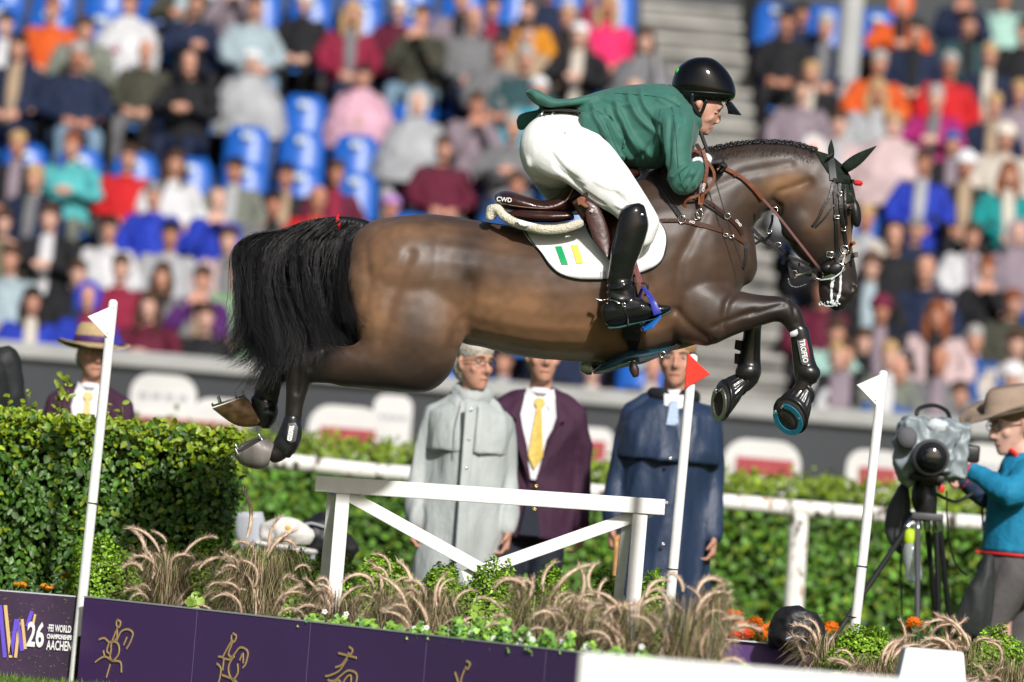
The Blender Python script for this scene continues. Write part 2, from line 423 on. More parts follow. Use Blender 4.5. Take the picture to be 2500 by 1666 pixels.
def head_mesh(m, c, s=1.0, rot=Matrix.Identity(3), detail=True):
    """head looking along -Y of rot, c = centre of the head"""
    T = lambda x, y, z: Vector(c) + rot @ (Vector((x, y, z)) * s)
    def ring(z, y, rx, ry): return [T(rx * math.cos(a) * (1 if math.sin(a) > 0 else 1 - 0.12 * math.sin(a) ** 2), y + ry * math.sin(a), z) for a in (2 * math.pi * k / 20 for k in range(20))]
    rs = [(-0.118, -0.045, 0.018, 0.022), (-0.108, -0.040, 0.034, 0.045), (-0.085, -0.022, 0.048, 0.066), (-0.06, -0.012, 0.058, 0.078), (-0.03, -0.004, 0.066, 0.086),
          (0.0, 0.0, 0.070, 0.088), (0.02, 0.002, 0.072, 0.091), (0.05, 0.006, 0.076, 0.098), (0.08, 0.010, 0.070, 0.092), (0.105, 0.014, 0.052, 0.07), (0.120, 0.016, 0.024, 0.034)]
    m.rings([ring(*q) for q in rs])
    if detail:
        m.limb([(T(0, -0.083, 0.022), 0.007 * s), (T(0, -0.100, -0.005), 0.0095 * s), (T(0, -0.110, -0.028), 0.0125 * s), (T(0, -0.088, -0.036), 0.011 * s)], n=8)
        for sx in (-1, 1):
            m.ball(T(sx * 0.013, -0.094, -0.033), 0.0085 * s, 8, 6)
            m.limb([(T(sx * 0.010, -0.088, 0.030), 0.006 * s), (T(sx * 0.030, -0.084, 0.034), 0.0085 * s), (T(sx * 0.050, -0.066, 0.028), 0.007 * s)], n=6)
            m.ball(T(sx * 0.044, -0.058, -0.022), (0.02 * s, 0.018 * s, 0.02 * s), 8, 6)
            m.limb([(T(sx * 0.070, 0.004, -0.026), 0.008 * s), (T(sx * 0.080, 0.008, 0.0), (0.007 * s, 0.013 * s)), (T(sx * 0.078, 0.010, 0.026), (0.006 * s, 0.014 * s))], n=8, side=(1, 0, 0))
        m.limb([(T(-0.022, -0.078, -0.064), 0.005 * s), (T(0, -0.087, -0.060), 0.0068 * s), (T(0.022, -0.078, -0.064), 0.005 * s)], n=6)
        m.limb([(T(-0.018, -0.076, -0.074), 0.005 * s), (T(0, -0.084, -0.075), 0.0075 * s), (T(0.018, -0.076, -0.074), 0.005 * s)], n=6)
        m.ball(T(0, -0.066, -0.104), (0.02 * s, 0.018 * s, 0.015 * s), 8, 6)
def face_extras(par, c, s, rot, brow=(0.2, 0.13, 0.08)):
    T = lambda x, y, z: Vector(c) + rot @ (Vector((x, y, z)) * s)
    for sx in (-1, 1):
        MB().ball(T(sx * 0.031, -0.0755, 0.012), (0.0125 * s, 0.008 * s, 0.007 * s), 10, 6, rot).build('eye', mat('eye_white', (0.6, 0.58, 0.55), 0.2), par)
        MB().ball(T(sx * 0.031, -0.0828, 0.012), (0.0055 * s, 0.003 * s, 0.0055 * s), 8, 6, rot).build('iris', mat('iris', (0.02, 0.03, 0.035), 0.15), par)
        MB().limb([(T(sx * 0.014, -0.094, 0.032), 0.003 * s), (T(sx * 0.032, -0.093, 0.037), 0.0038 * s), (T(sx * 0.051, -0.075, 0.031), 0.002 * s)], n=6).build('eyebrow', mat('brow', brow, 0.9), par)
    MB().limb([(T(-0.022, -0.083, -0.069), 0.0022 * s), (T(0, -0.0915, -0.0685), 0.003 * s), (T(0.022, -0.083, -0.069), 0.0022 * s)], n=6).build('mouth', mat('lip', (0.30, 0.09, 0.07), 0.5), par)
def hair_mesh(kind, c, s=1.0, rot=Matrix.Identity(3)):
    T = lambda x, y, z: Vector(c) + rot @ (Vector((x, y, z)) * s); m = MB()
    if kind in ('short', 'long', 'tail', 'bun'):
        m.ball(T(0, 0.006, 0.064), (0.085 * s, 0.101 * s, 0.082 * s), 16, 10, rot); m.ball(T(0, 0.045, -0.01), (0.078 * s, 0.072 * s, 0.085 * s), 14, 8, rot)
        if kind == 'long':
            for sx in (-1, 1): m.limb([(T(sx * 0.06, -0.01, 0.06), 0.03 * s), (T(sx * 0.082, 0.0, -0.03), 0.032 * s), (T(sx * 0.085, -0.005, -0.12), 0.036 * s), (T(sx * 0.075, -0.03, -0.22), 0.02 * s)], n=8)
            m.limb([(T(0, 0.06, 0), 0.07 * s), (T(0, 0.07, -0.12), 0.07 * s), (T(0, 0.07, -0.2), 0.05 * s)], n=10)
        if kind == 'tail': m.limb([(T(0, 0.1, 0.06), 0.03 * s), (T(0, 0.14, -0.02), 0.035 * s), (T(0, 0.12, -0.2), 0.02 * s)], n=8)
        m = m
    elif kind == 'cap':
        m.ball(T(0, 0.012, 0.052), (0.088 * s, 0.104 * s, 0.080 * s), 16, 10, rot)
        m.rings([[T(x * q, -0.075 - y * q, 0.050 + zz - 0.18 * y) for x, y in ((-0.062, 0), (-0.058, 0.035), (-0.035, 0.068), (0, 0.078), (0.035, 0.068), (0.058, 0.035), (0.062, 0))] for q, zz in ((1, 0), (1, 0.007))])
    elif kind == 'beanie':
        m.ball(T(0, 0.014, 0.050), (0.092 * s, 0.108 * s, 0.096 * s), 16, 10, rot)
        m.limb([(T(0.09 * math.cos(a), 0.012 + 0.106 * math.sin(a), 0.035), 0.016 * s) for a in np.linspace(0, 6.2, 12)], n=6, sub=1)
    elif kind == 'hood':
        m.ball(T(0, 0.045, 0.02), (0.112 * s, 0.112 * s, 0.145 * s), 16, 10, rot); m.limb([(T(0.10 * math.cos(a), -0.035 - 0.01 * math.sin(a), 0.01 + 0.135 * math.sin(a)), 0.02 * s) for a in np.linspace(-0.9, 4.04, 13)], n=6, sub=1)
    elif kind == 'hat':
        m.ball(T(0, 0.01, 0.06), (0.086 * s, 0.100 * s, 0.085 * s), 16, 10, rot); m.ball(T(0, 0.0, 0.05), (0.135 * s, 0.15 * s, 0.014 * s), 18, 6, rot)
    return m
# seated poses, metres, facing -Y, floor at 0, seat 0.44
POSES = {
 'lap':   dict(hip=(0, 0.05, .50), ch=(0, 0.10, .88), nk=(0, 0.08, 1.06), hd=(0, 0.045, 1.22), el=(.27, .02, .74), wr=(.10, -.22, .64), hd_d=(-.6, -.6, -.2)),
 'cross': dict(hip=(0, 0.05, .50), ch=(0, 0.10, .88), nk=(0, 0.07, 1.06), hd=(0, 0.03, 1.22), el=(.26, -.04, .78), wr=(.05, -.20, .82), hd_d=(-1, .0, .1)),
 'lean':  dict(hip=(0, 0.08, .50), ch=(0, -.06, .82), nk=(0, -.16, .97), hd=(0, -.23, 1.10), el=(.24, -.28, .64), wr=(.06, -.42, .76), hd_d=(-.5, -.2, .7)),
 'chin':  dict(hip=(0, 0.05, .50), ch=(0, 0.06, .88), nk=(0, 0.02, 1.06), hd=(0, -.02, 1.21), el=(.22, -.20, .74), wr=(.06, -.20, 1.02), hd_d=(-.35, .2, .9)),
}
def figure_seated(pose, cloak=False):
    p = {k: Vector(v) for k, v in POSES[pose].items()}
    sh = {s: p['ch'] + V3(s * 0.19, 0.0, 0.10) for s in (-1, 1)}
    X = lambda v, s: V3(v.x * s, v.y, v.z)
    sk = MB(); head_mesh(sk, p['hd'], .95)
    sk.limb([(p['hd'] + V3(0, .03, -.06), .052), (p['nk'], .055), (p['ch'] + V3(0, 0, .1), (.14, .08)), (p['ch'], (.15, .09)), (p['hip'], (.14, .10))], n=14, side=(1, 0, 0))
    jk = MB()
    jk.limb([(p['nk'] + V3(0, 0.01, .015), (.062, .062)), (p['nk'] + V3(0, 0.01, -.02), (.10, .075)), (p['ch'] + V3(0, .01, .10), (.195, .105)), (p['ch'], (.205, .135)), ((p['ch'] + p['hip']) / 2, (.20, .145)), (p['hip'] + V3(0, 0, .02), (.205, .16)), (p['hip'] + V3(0, -.02, -.06), (.20, .17))], n=18, side=(1, 0, 0), cap=False)
    tr = MB(); shoe = MB()
    for s in (-1, 1):
        e = X(p['el'], s); w = X(p['wr'], s) + (V3(0, -.05, 0) if s < 0 and pose in ('cross', 'lap') else V3(0, 0, 0)); hd = V3(p['hd_d'].x * s, p['hd_d'].y, p['hd_d'].z)
        sk.limb([(sh[s], .04), (e, .035), (w, .024)], n=8); hand(sk, w, hd, (0, 1, -.3), 1.0, 0.7, thumb=s)
        jk.limb([(sh[s] + V3(-s * .03, 0, .01), .075), (sh[s] * .5 + e * .5 + V3(s * .01, 0, 0), .064), (e, .06), (w * .9 + e * .1, .043)], n=12)
        hp = p['hip'] + V3(s * .09, 0, -.02); kn = V3(s * .13, -.42, .50); an = V3(s * .13, -.40, .09)
        sk.limb([(hp, .07), (kn, .05), (an, .035), (an + V3(0, -.12, -.04), .03)], n=8)
        tr.limb([(hp, .105), (hp * .5 + kn * .5, .088), (kn, .072), (kn * .5 + an * .5, .066), (an, .056)], n=12)
        shoe.limb([(an + V3(0, .04, -.04), .04), (an + V3(0, -.06, -.045), (.045, .038)), (an + V3(0, -.19, -.06), (.04, .028))], n=8, side=(1, 0, 0))
    tr.limb([(p['hip'] + V3(-.1, 0, 0), .12), (p['hip'] + V3(.1, 0, 0), .12)], n=10)
    if cloak:
        rs = []
        for z, rx, ry, y in ((1.10, .075, .07, .06), (1.02, .19, .11, .06), (.90, .27, .17, .03), (.74, .33, .26, -.05), (.56, .36, .36, -.14), (.46, .35, .40, -.2)):
            rs.append([V3(rx * math.cos(a) * (1 + .05 * math.sin(5 * a + z * 9)), y + ry * math.sin(a) * (1 + .06 * math.cos(6 * a)), z) for a in (2 * math.pi * k / 28 for k in range(28))])
        jk.rings(rs)
    a = remeshed(sk.mesh('body'), 0.014, 4); b = remeshed(jk.mesh('jacket'), 0.022, 4); displace(b, folds(0.018, (8, 8, 8), pose.__len__()))
    c = remeshed(tr.mesh('trousers'), 0.024, 3); d = shoe.mesh('shoes')
    f = (lambda v, dy: V3(0, v.y + dy, v.z)); fr = MB()
    if cloak: fr.limb([(f(p['nk'], -.06), (.05, .03)), (f(p['ch'], -.17), (.05, .03)), (V3(0, -.30, .72), (.05, .03))], n=10, side=(1, 0, 0))
    else: fr.limb([(f(p['nk'], -.055), (.055, .03)), (f(p['ch'] + V3(0, 0, .04), -.115), (.06, .03)), (f((p['ch'] + p['hip']) / 2, -.135), (.05, .025)), (f(p['hip'] + V3(0, 0, .06), -.15), (.04, .02))], n=10, side=(1, 0, 0))
    return dict(body=a, jacket=b, trousers=c, shoes=d, hd=p['hd'], front=fr.mesh('shirt_front'))
FIG = {}
for k in POSES:
    FIG[k] = figure_seated(k)
FIG['cloak'] = figure_seated('lap', True)
HAIR_ME = {}
for k in ('short', 'long', 'tail', 'cap', 'beanie', 'hood', 'hat'):
    HAIR_ME[k] = remeshed(hair_mesh(k, (0, 0, 0), .97).mesh('hair'), 0.012, 3)
def slot_mat(o, m):
    if not o.data.materials: o.data.materials.append(None)
    o.material_slots[0].link = 'OBJECT'; o.material_slots[0].material = m
C = dict(navy=(0.012, 0.022, 0.06), black=(0.014, 0.014, 0.017), orange=(0.75, 0.12, 0.02), olive=(0.065, 0.065, 0.045), lgrey=(0.45, 0.46, 0.48), grey=(0.20, 0.20, 0.21),
         white=(0.70, 0.70, 0.72), paleblue=(0.40, 0.50, 0.55), crimson=(0.28, 0.015, 0.05), pink=(0.72, 0.42, 0.52), turq=(0.10, 0.48, 0.50), red=(0.60, 0.015, 0.02),
         royal=(0.02, 0.05, 0.48), maroon=(0.13, 0.012, 0.035), greygreen=(0.20, 0.22, 0.18), green=(0.30, 0.48, 0.28), hotpink=(0.85, 0.03, 0.16), amber=(0.75, 0.30, 0.02),
         khaki=(0.16, 0.15, 0.09), brown=(0.09, 0.05, 0.035), mauve=(0.30, 0.24, 0.28), magenta=(0.42, 0.02, 0.18), mint=(0.42, 0.66, 0.58), teal=(0.01, 0.30, 0.30), cream=(0.66, 0.60, 0.52),
         blue=(0.02, 0.10, 0.35), jeans=(0.22, 0.34, 0.46), cyan=(0.03, 0.45, 0.60), palepink=(0.66, 0.50, 0.50), purple=(0.10, 0.02, 0.16), lilac=(0.42, 0.22, 0.5), dkteal=(0.03, 0.08, 0.09), tan=(0.45, 0.33, 0.22))
CN = dict(lgrey='pale grey', paleblue='pale blue', turq='turquoise', royal='royal blue', greygreen='grey-green', hotpink='hot pink', palepink='pale pink', dkteal='dark teal')
SPEC = []      # (px, py, jacket colour, garment word, hair colour, hair kind, pose, trousers colour)
def g(ox, oy, k, rows):
    for r in rows.strip().split('\n'):
        t = r.split(); SPEC.append((ox + float(t[0]) / k, oy + float(t[1]) / k, *t[2:]))
g(0, 0, 2.24, '''90 265 navy jacket dark short lap navy
280 60 orange anorak auburn short lap black
430 310 navy quilted_jacket grey short lap jeans
790 290 olive fleece bald short lap grey
1035 350 black hooded_coat dark hood cross navy
1385 330 lgrey cape white cap cloak grey
700 10 white rain_poncho brown short cloak white
470 60 greygreen anorak brown short lean khaki
1075 0 navy coat brown short cross black
1400 20 paleblue raincoat brown short lap jeans
1660 10 black overcoat white beanie lap black
1930 70 crimson waistcoat blond long lap navy
1985 420 pink poncho dark tail cloak jeans
90 790 black coat_with_white_scarf blond short lap navy
385 820 turq anorak auburn short cross greygreen
180 950 navy coat blond short lap navy
700 860 red vest brown short lap grey
960 890 white coat brown long lap white
830 1070 royal anorak grey cap lap royal
1190 1090 royal rain_jacket bald short chin jeans
1275 940 greygreen parka dark cap lap black
265 1200 black quilted_jacket brown short cross black
930 1275 lgrey coat dark short lap grey
590 1270 white fleece dark cap lap brown
1245 1320 palepink pullover brown short lap white
1560 970 black fleece dark short lap black
1500 1120 grey coat dark short cross grey
1740 1110 red fleece bald short lap black
1840 980 maroon fleece brown short lap black
2140 1110 pink anorak lilac cap lap black
50 1390 paleblue raincoat brown short lap jeans
660 1460 crimson rain_jacket brown short lap crimson
880 1500 grey quilted_jacket brown long lap grey
430 1480 black quilted_jacket brown short lap black
20 130 navy fleece dark short lap navy
20 1200 khaki anorak brown short lap black''')
g(0, 600, 2.613, '''210 330 royal sweater dark long lap royal
560 320 royal hooded_cape brown hood lap royal
945 380 maroon anorak brown long cross maroon
1310 430 black suit_jacket brown short lap black
1500 190 green anorak brown short lap green
1290 250 purple cape brown short chin orange''')
g(700, 0, 2.353, '''780 80 olive field_jacket brown short chin jeans
1000 10 mauve coat auburn short lap black
1080 90 grey quilted_coat bald short lap navy
1185 20 navy fleece dark short lap navy
1380 30 amber anorak brown short lap black
1390 170 tan coat brown short lap blue
1380 330 dkteal fleece grey short lap navy
1455 440 cyan rain_jacket white cap lap blue
1610 80 brown coat tan cap lap grey
1680 200 black waistcoat white cap cross black
1845 50 hotpink raincoat blond long lap grey
2060 240 grey poncho brown long cloak grey
750 600 lgrey hooded_cape grey hood cloak white
1090 580 mauve plaid_jacket brown short chin maroon
1300 700 grey overcoat grey short cross navy
905 870 maroon sweater brown short lap grey
1320 1050 blue anorak brown short lap blue
640 70 maroon fleece white cap lap black
1730 0 grey jacket white hat lap grey
1500 60 navy sweater brown short lap navy
1230 250 grey jacket brown short lap grey''')
g(1800, 0, 1.743, '''210 80 black anorak dark short lap black
275 90 navy anorak dark short lap navy
375 110 navy coat grey short lap navy
310 320 black coat_with_pink_scarf blond short lap black
432 520 palepink coat brown short lap palepink
330 600 white hooded_cape white hood cloak white
610 250 orange rain_jacket grey short lap cream
760 130 navy sweater dark short lap navy
700 20 orange anorak brown hood cross black
600 400 lgrey coat blond long lap grey
660 520 palepink cape blond cap cloak palepink
910 270 red rain_jacket grey short lap red
845 400 magenta waistcoat grey short cross white
1070 290 navy quilted_jacket blond short lap navy
985 170 dkteal coat brown short lap black
1095 430 navy raincoat blond short lap black
960 50 navy waistcoat grey cap chin navy
1130 10 mint raincoat blond short lap mint
1215 180 black coat dark short lap black
1205 400 mauve jacket blond short lap mauve
1145 580 cream scarf_and_coat cream beanie lap black
920 590 black jacket blue cap lap navy
790 690 royal raincoat brown short lap royal
975 710 black coat white beanie lap black
1165 720 teal rain_jacket auburn long lap teal
545 950 cream sweater blond short lap blue
765 980 navy jacket grey cap lap navy
670 1010 black hooded_coat brown hood lap black
570 1130 black sweater brown beanie lap black
1005 1010 white quilted_jacket brown short lap white
800 1150 navy fleece bald short lap navy
1060 1150 black sweater auburn short chin khaki
855 1280 palepink sweater auburn long lap cream
620 1260 black anorak maroon beanie lap black
660 1370 greygreen hooded_coat blond short lap grey
870 1420 grey hooded_coat bald short lap khaki
1010 1440 blue anorak grey short lap blue
1195 1460 cream coat brown short lap cream
420 1420 mint anorak brown short chin mint
1200 1000 mauve poncho grey hood cloak mauve
480 1330 black coat brown short lap black
360 1250 maroon coat brown short lap black''')
g(1900, 850, 2.24, '''670 110 blue coat_with_red_scarf bald short lap blue
900 20 grey coat_with_yellow_scarf bald short lap grey
1000 250 cream sweater brown long lap grey
1290 150 white anorak white beanie lap white
330 60 white fleece blond short lap mint
450 230 navy jacket brown short lap cyan''')
g(0, 0, 1, '''1440 925 pink fleece bald short lap blue
1590 915 navy fleece bald short lap black
1225 890 blue fleece dark short lap blue
1330 900 black fleece brown short lap black
1380 880 navy overcoat grey short lap black''')
def snap(px, py, used):
    best = None
    for r in range(NROW - 1):
        y = ROW0_Y + r * ROW_D + 0.40; P = at(px, py, y); zh = ROW0_Z + r * ROW_H + 1.22; e = P.z - zh
        if abs(P.x - aisle_x(r)) < 0.60: continue
        clash = sum(max(0, 0.46 - abs(P.x - x)) for x in used.get(r, []))
        sc = abs(e) + clash * 1.6
        if best is None or sc < best[0]: best = (sc, r, P.x, e)
    return best
USED = {}; PEOPLE = []
for s in SPEC:
    b = snap(s[0], s[1], USED)
    if b is None: continue
    _, r, x, e = b; USED.setdefault(r, []).append(x); PEOPLE.append([r, x, max(-0.16, min(0.2, e)), *s[2:]])
# people the photograph shows only as a packed, dark crowd: the right block and the top rows
fill_c = ['navy', 'black', 'grey', 'navy', 'olive', 'brown', 'maroon', 'lgrey', 'khaki', 'dkteal', 'white', 'palepink', 'mauve', 'black', 'navy', 'black']
fill_h = ['brown', 'dark', 'grey', 'blond', 'auburn', 'white', 'bald']
rr = random.Random(3)
for r in range(NROW - 1):
    xc = [(aisle_x(r) + 0.80 + 0.53 * k) for k in range(8)] + ([-0.53 * k + aisle_x(r) - 0.80 for k in range(15)])
    for x in xc:
        y = ROW0_Y + r * ROW_D + 0.4; d = Vector((x, y, ROW0_Z + r * ROW_H + 1.22)) - CP
        ix = CX + d.dot(CR) / d.dot(_f) * F; iy = CY - d.dot(CU) / d.dot(_f) * F
        if ix < -60 or ix > 2560 or iy < -60: continue
        right = ix > aisle_x(r) * 0 + 1900
        if not right and not (iy < 60 or (1200 < ix < 1640 and iy < 300)): continue
        if right and ix < 2010 and iy < 200: continue
        if any(abs(x - u) < 0.47 for u in USED.get(r, [])): continue
        USED.setdefault(r, []).append(x)
        PEOPLE.append([r, x, rr.uniform(-.05, .05), rr.choice(fill_c), rr.choice(['jacket', 'coat', 'sweater', 'raincoat', 'hoodie', 'cardigan']), rr.choice(fill_h), rr.choice(['short', 'short', 'long', 'cap', 'beanie', 'short']), rr.choice(['lap', 'cross', 'lean', 'chin']), rr.choice(['navy', 'black', 'jeans', 'grey'])])
ROWN = 'front second third fourth fifth sixth seventh eighth ninth tenth eleventh twelfth top'.split()
def desc(p):
    return (CN.get(p[3], p[3]) + ' ' + p[4].replace('_', ' '))
def hairdesc(p):
    h, k = p[5], p[6]; h = CN.get(h, h)
    return {'cap': h + ' cap', 'beanie': h + ' beanie', 'hood': 'hood up', 'hat': h + ' hat', 'long': 'long ' + h + ' hair', 'tail': h + ' ponytail', 'short': ('bald head' if h == 'bald' else h + ' hair')}[k]
rows = {}
for p in PEOPLE: rows.setdefault(p[0], []).append(p)
seen_lab = {}
for r in rows: rows[r].sort(key=lambda q: q[1])
def people_labels():
    out = []
    for p in PEOPLE:
        q = rows[p[0]]; i = q.index(p); base = desc(p) + ', ' + hairdesc(p)
        n = ''
        if i + 1 < len(q): n = ', left of the ' + desc(q[i + 1])
        elif i: n = ', right of the ' + desc(q[i - 1])
        if len((base + n).replace(',', '').split()) > 15: base = desc(p)
        out.append(base + n)
    return out
labs = people_labels(); cnt = {}
for l in labs: cnt[l] = cnt.get(l, 0) + 1
trs = {k: cloth(v) for k, v in C.items()}
for p, lab in zip(PEOPLE, labs):
    r, x, e, jc, gw, hc, hk, pose, tc_ = p
    y = ROW0_Y + r * ROW_D + 0.42; z = ROW0_Z + r * ROW_H
    if cnt[lab] > 1: lab = desc(p) + ', ' + hairdesc(p) + ', %s row, beside the ' % ROWN[r] + (rows[r][rows[r].index(p) - 1][3] + ' ' + rows[r][rows[r].index(p) - 1][4].split('_')[0] if rows[r].index(p) else 'frame edge')
    lab = ' '.join(lab.split()[:16])
    o = empty('person', (x, y, z + e * 0.6), lab, 'person', 'spectators seated on the stand', rz=rr.uniform(-.25, .25))
    sc = 1.0 + e * 0.22 + rr.uniform(-.03, .03); o.scale = (sc * rr.uniform(.97, 1.08), sc, sc)
    fg = FIG[pose if pose in FIG else 'lap']
    sk = rr.choice([SKIN, SKIN_T, SKIN, SKIN_P])
    for nm in ('body', 'jacket', 'trousers', 'shoes'):
        ob = bpy.data.objects.new(nm if nm != 'jacket' else ('poncho' if pose == 'cloak' else 'jacket'), fg[nm]); COL.objects.link(ob); ob.parent = o
        slot_mat(ob, sk if nm == 'body' else (cloth(C[jc]) if nm == 'jacket' else (trs.get(tc_, trs['navy']) if nm == 'trousers' else cloth(C['black']))))
    if rr.random() < .5:
        ob = bpy.data.objects.new(rr.choice(['shirt_front', 'scarf']), fg['front']); COL.objects.link(ob); ob.parent = o; slot_mat(ob, cloth(C[rr.choice(['white', 'lgrey', 'black', 'navy', 'grey', 'cream', 'crimson', 'mauve', 'paleblue', 'tan', 'black'])]))
    if hc == 'bald': continue
    ob = bpy.data.objects.new({'cap': 'cap', 'beanie': 'beanie', 'hood': 'hood', 'hat': 'hat'}.get(hk, 'hair'), HAIR_ME[hk]); COL.objects.link(ob); ob.parent = o
    ob.location = fg['hd']
    hcol = HAIRC.get(hc) or C.get(hc, (0.05, 0.05, 0.05))
    if hk in ('cap', 'beanie', 'hat'): hcol = C.get(hc) or HAIRC[hc]
    if hk == 'hood': hcol = C[jc]
    slot_mat(ob, mat('hair_%s' % str(tuple(round(q, 2) for q in hcol)), hcol, 0.7, 0.3, bump=0.5, bs=60, var=0.3, vs=30))

# seats: one behind every person, and empty ones in the rest of the left block
def seat_rows():
    taken = set(); names = {}
    for r in range(NROW - 1):
        ppl = sorted(rows.get(r, []), key=lambda q: q[1]); xs = []
        for p in ppl:
            add_seat(p[1], r, 'blue seat under the %s, %s, %s row' % (desc(p), hairdesc(p), ROWN[r]))
            xs.append(p[1])
        xc = [(aisle_x(r) - 0.80 - 0.50 * k) for k in range(14)] + [(aisle_x(r) + 0.80 + 0.50 * k) for k in range(6)]
        for x in xc:
            d = Vector((x, ROW0_Y + r * ROW_D + 0.4, ROW0_Z + r * ROW_H + 0.7)) - CP; ix = CX + d.dot(CR) / d.dot(_f) * F; iy = CY - d.dot(CU) / d.dot(_f) * F
            if ix < -80 or ix > 2580 or iy < -80: continue
            if any(abs(x - u) < 0.44 for u in xs): continue
            q = min(ppl, key=lambda q: abs(q[1] - x)) if ppl else None
            side = ('right' if q[1] < x else 'left') if q else ''
            k = (r, side, q[1] if q else 0); n = names.get(k, 0); names[k] = n + 1
            xs.append(x)
            o = add_seat(x, r, ('empty blue seat%s %s of the %s, %s, %s row' % (([''] + [' ' + w + ' further' for w in 'one two three four five six seven eight nine ten eleven twelve'.split()])[min(n, 12)], side, desc(q), hairdesc(q), ROWN[r])) if q else 'empty blue seat in a bare row')
seat_rows()
# ================================================================== people standing between the hedges
def ell(c, rx, ry, n=28, w=0.0, ph=0.0, k=7):
    return [Vector((c[0] + rx * math.cos(a) * (1 + w * math.sin(k * a + ph)), c[1] + ry * math.sin(a) * (1 + w * math.cos((k - 1) * a + ph)), c[2])) for a in (2 * math.pi * q / n for q in range(n))]
def standing(px, py, Y, label, coat_len, coat, name_coat, trousers, hair, faceyaw=0, hs=1.0, armbend=(0.0, 0.0), wide=1.0, hairkind='short', skin=None, hands=True):
    hp = at(px, py, Y); k = hp.z / 1.70; X0 = hp.x
    o = empty('person', (X0, Y, 0), label, 'person')
    L = lambda x, y, z: Vector((X0 + x * k, Y + y * k, z * k)); sk = MB(); hc = L(0, -.02, 1.70); rot = Matrix.Rotation(faceyaw, 3, 'Z')
    head_mesh(sk, hc, k * hs, rot)
    sk.limb([(L(0, .0, 1.62), .056 * k), (L(0, .01, 1.52), .062 * k), (L(0, .02, 1.42), (.13 * k, .08 * k)), (L(0, 0, 1.1), (.12 * k, .09 * k)), (L(0, 0, .95), (.14 * k, .10 * k))], n=14, side=(1, 0, 0))
    J = {}
    for s, b in zip((-1, 1), armbend):
        sh = L(s * .195 * wide, .01, 1.435); e = L(s * .240 * wide, .03, 1.13); w = L(s * (.250 * wide - b * .1), -.05 - b * .15, .86 + b * .12); J[s] = (sh, e, w)
        sk.limb([(sh + Vector((-s * .03, 0, -.05)), .028 * k), (e, .030 * k), (w, .026 * k)], n=10)
        if hands: hand(sk, w + Vector((0, 0, -.01)), (0.0, -.12, -1), (-s, -.1, 0), k * hs * 0.98, 0.75, thumb=-s)
        sk.limb([(L(s * .09, 0, .95), .075 * k), (L(s * .10, -.01, .5), .055 * k), (L(s * .10, .01, .09), .04 * k)], n=10)
    sk.build('body', skin or SKIN, o, voxel=0.0075, it=3)
    face_extras(o, hc, k * hs, rot)
    if hair:
        h = hair_mesh(hairkind, hc, k * hs, rot).build('hair', mat('hair_' + str(hair), hair, 0.7, 0.3, bump=0.5, bs=80, var=0.4, vs=60), o, voxel=0.007, it=3)
        displace(h.data, folds(0.003, (60, 60, 60), 1))
    tr = MB()
    for s in (-1, 1): tr.limb([(L(s * .09, .0, .98), .10 * k), (L(s * .10, -.01, .55), .085 * k), (L(s * .11, .0, .10), .075 * k)], n=14)
    t = tr.build('trousers', trousers, o, voxel=0.018, it=2); displace(t.data, folds(0.008, (10, 10, 4), 3))
    sh = MB()
    for s in (-1, 1): sh.limb([(L(s * .11, .06, .05), .045 * k), (L(s * .12, -.05, .045), .05 * k), (L(s * .14, -.19, .03), .035 * k)], n=10, side=(1, 0, 0))
    sh.build('shoes', mat('shoe_black', (.012, .012, .012), .3), o)
    return o, L, J, k, hc, rot
def arms(J, k, L, r=(.064, .060, .057, .055, .051), puff=0):
    out = []
    for s in (-1, 1):
        a, e, w = J[s]; out.append([(L(s * .05, .015, 1.49), .062 * k), (L(s * .12, .012, 1.462), .060 * k), (a + Vector((-s * .012, 0, -.01)), .060 * k)])
        out.append([(a + Vector((-s * .01, 0, -.015)), r[0] * k), (a * .5 + e * .5, r[1] * k), (e, r[2] * k), (e * .4 + w * .6, r[3] * k), (w + (e - w) * .05, r[4] * k)])
    return out
def shell(rings, name, m, par, vox, fold, seed=0, it=3, limbs=()):
    b = MB(); b.rings(rings)
    for l in limbs: b.limb(l, n=14)
    o = b.build(name, m, par, voxel=vox, it=it); displace(o.data, folds(fold[0], fold[1], seed)); return o
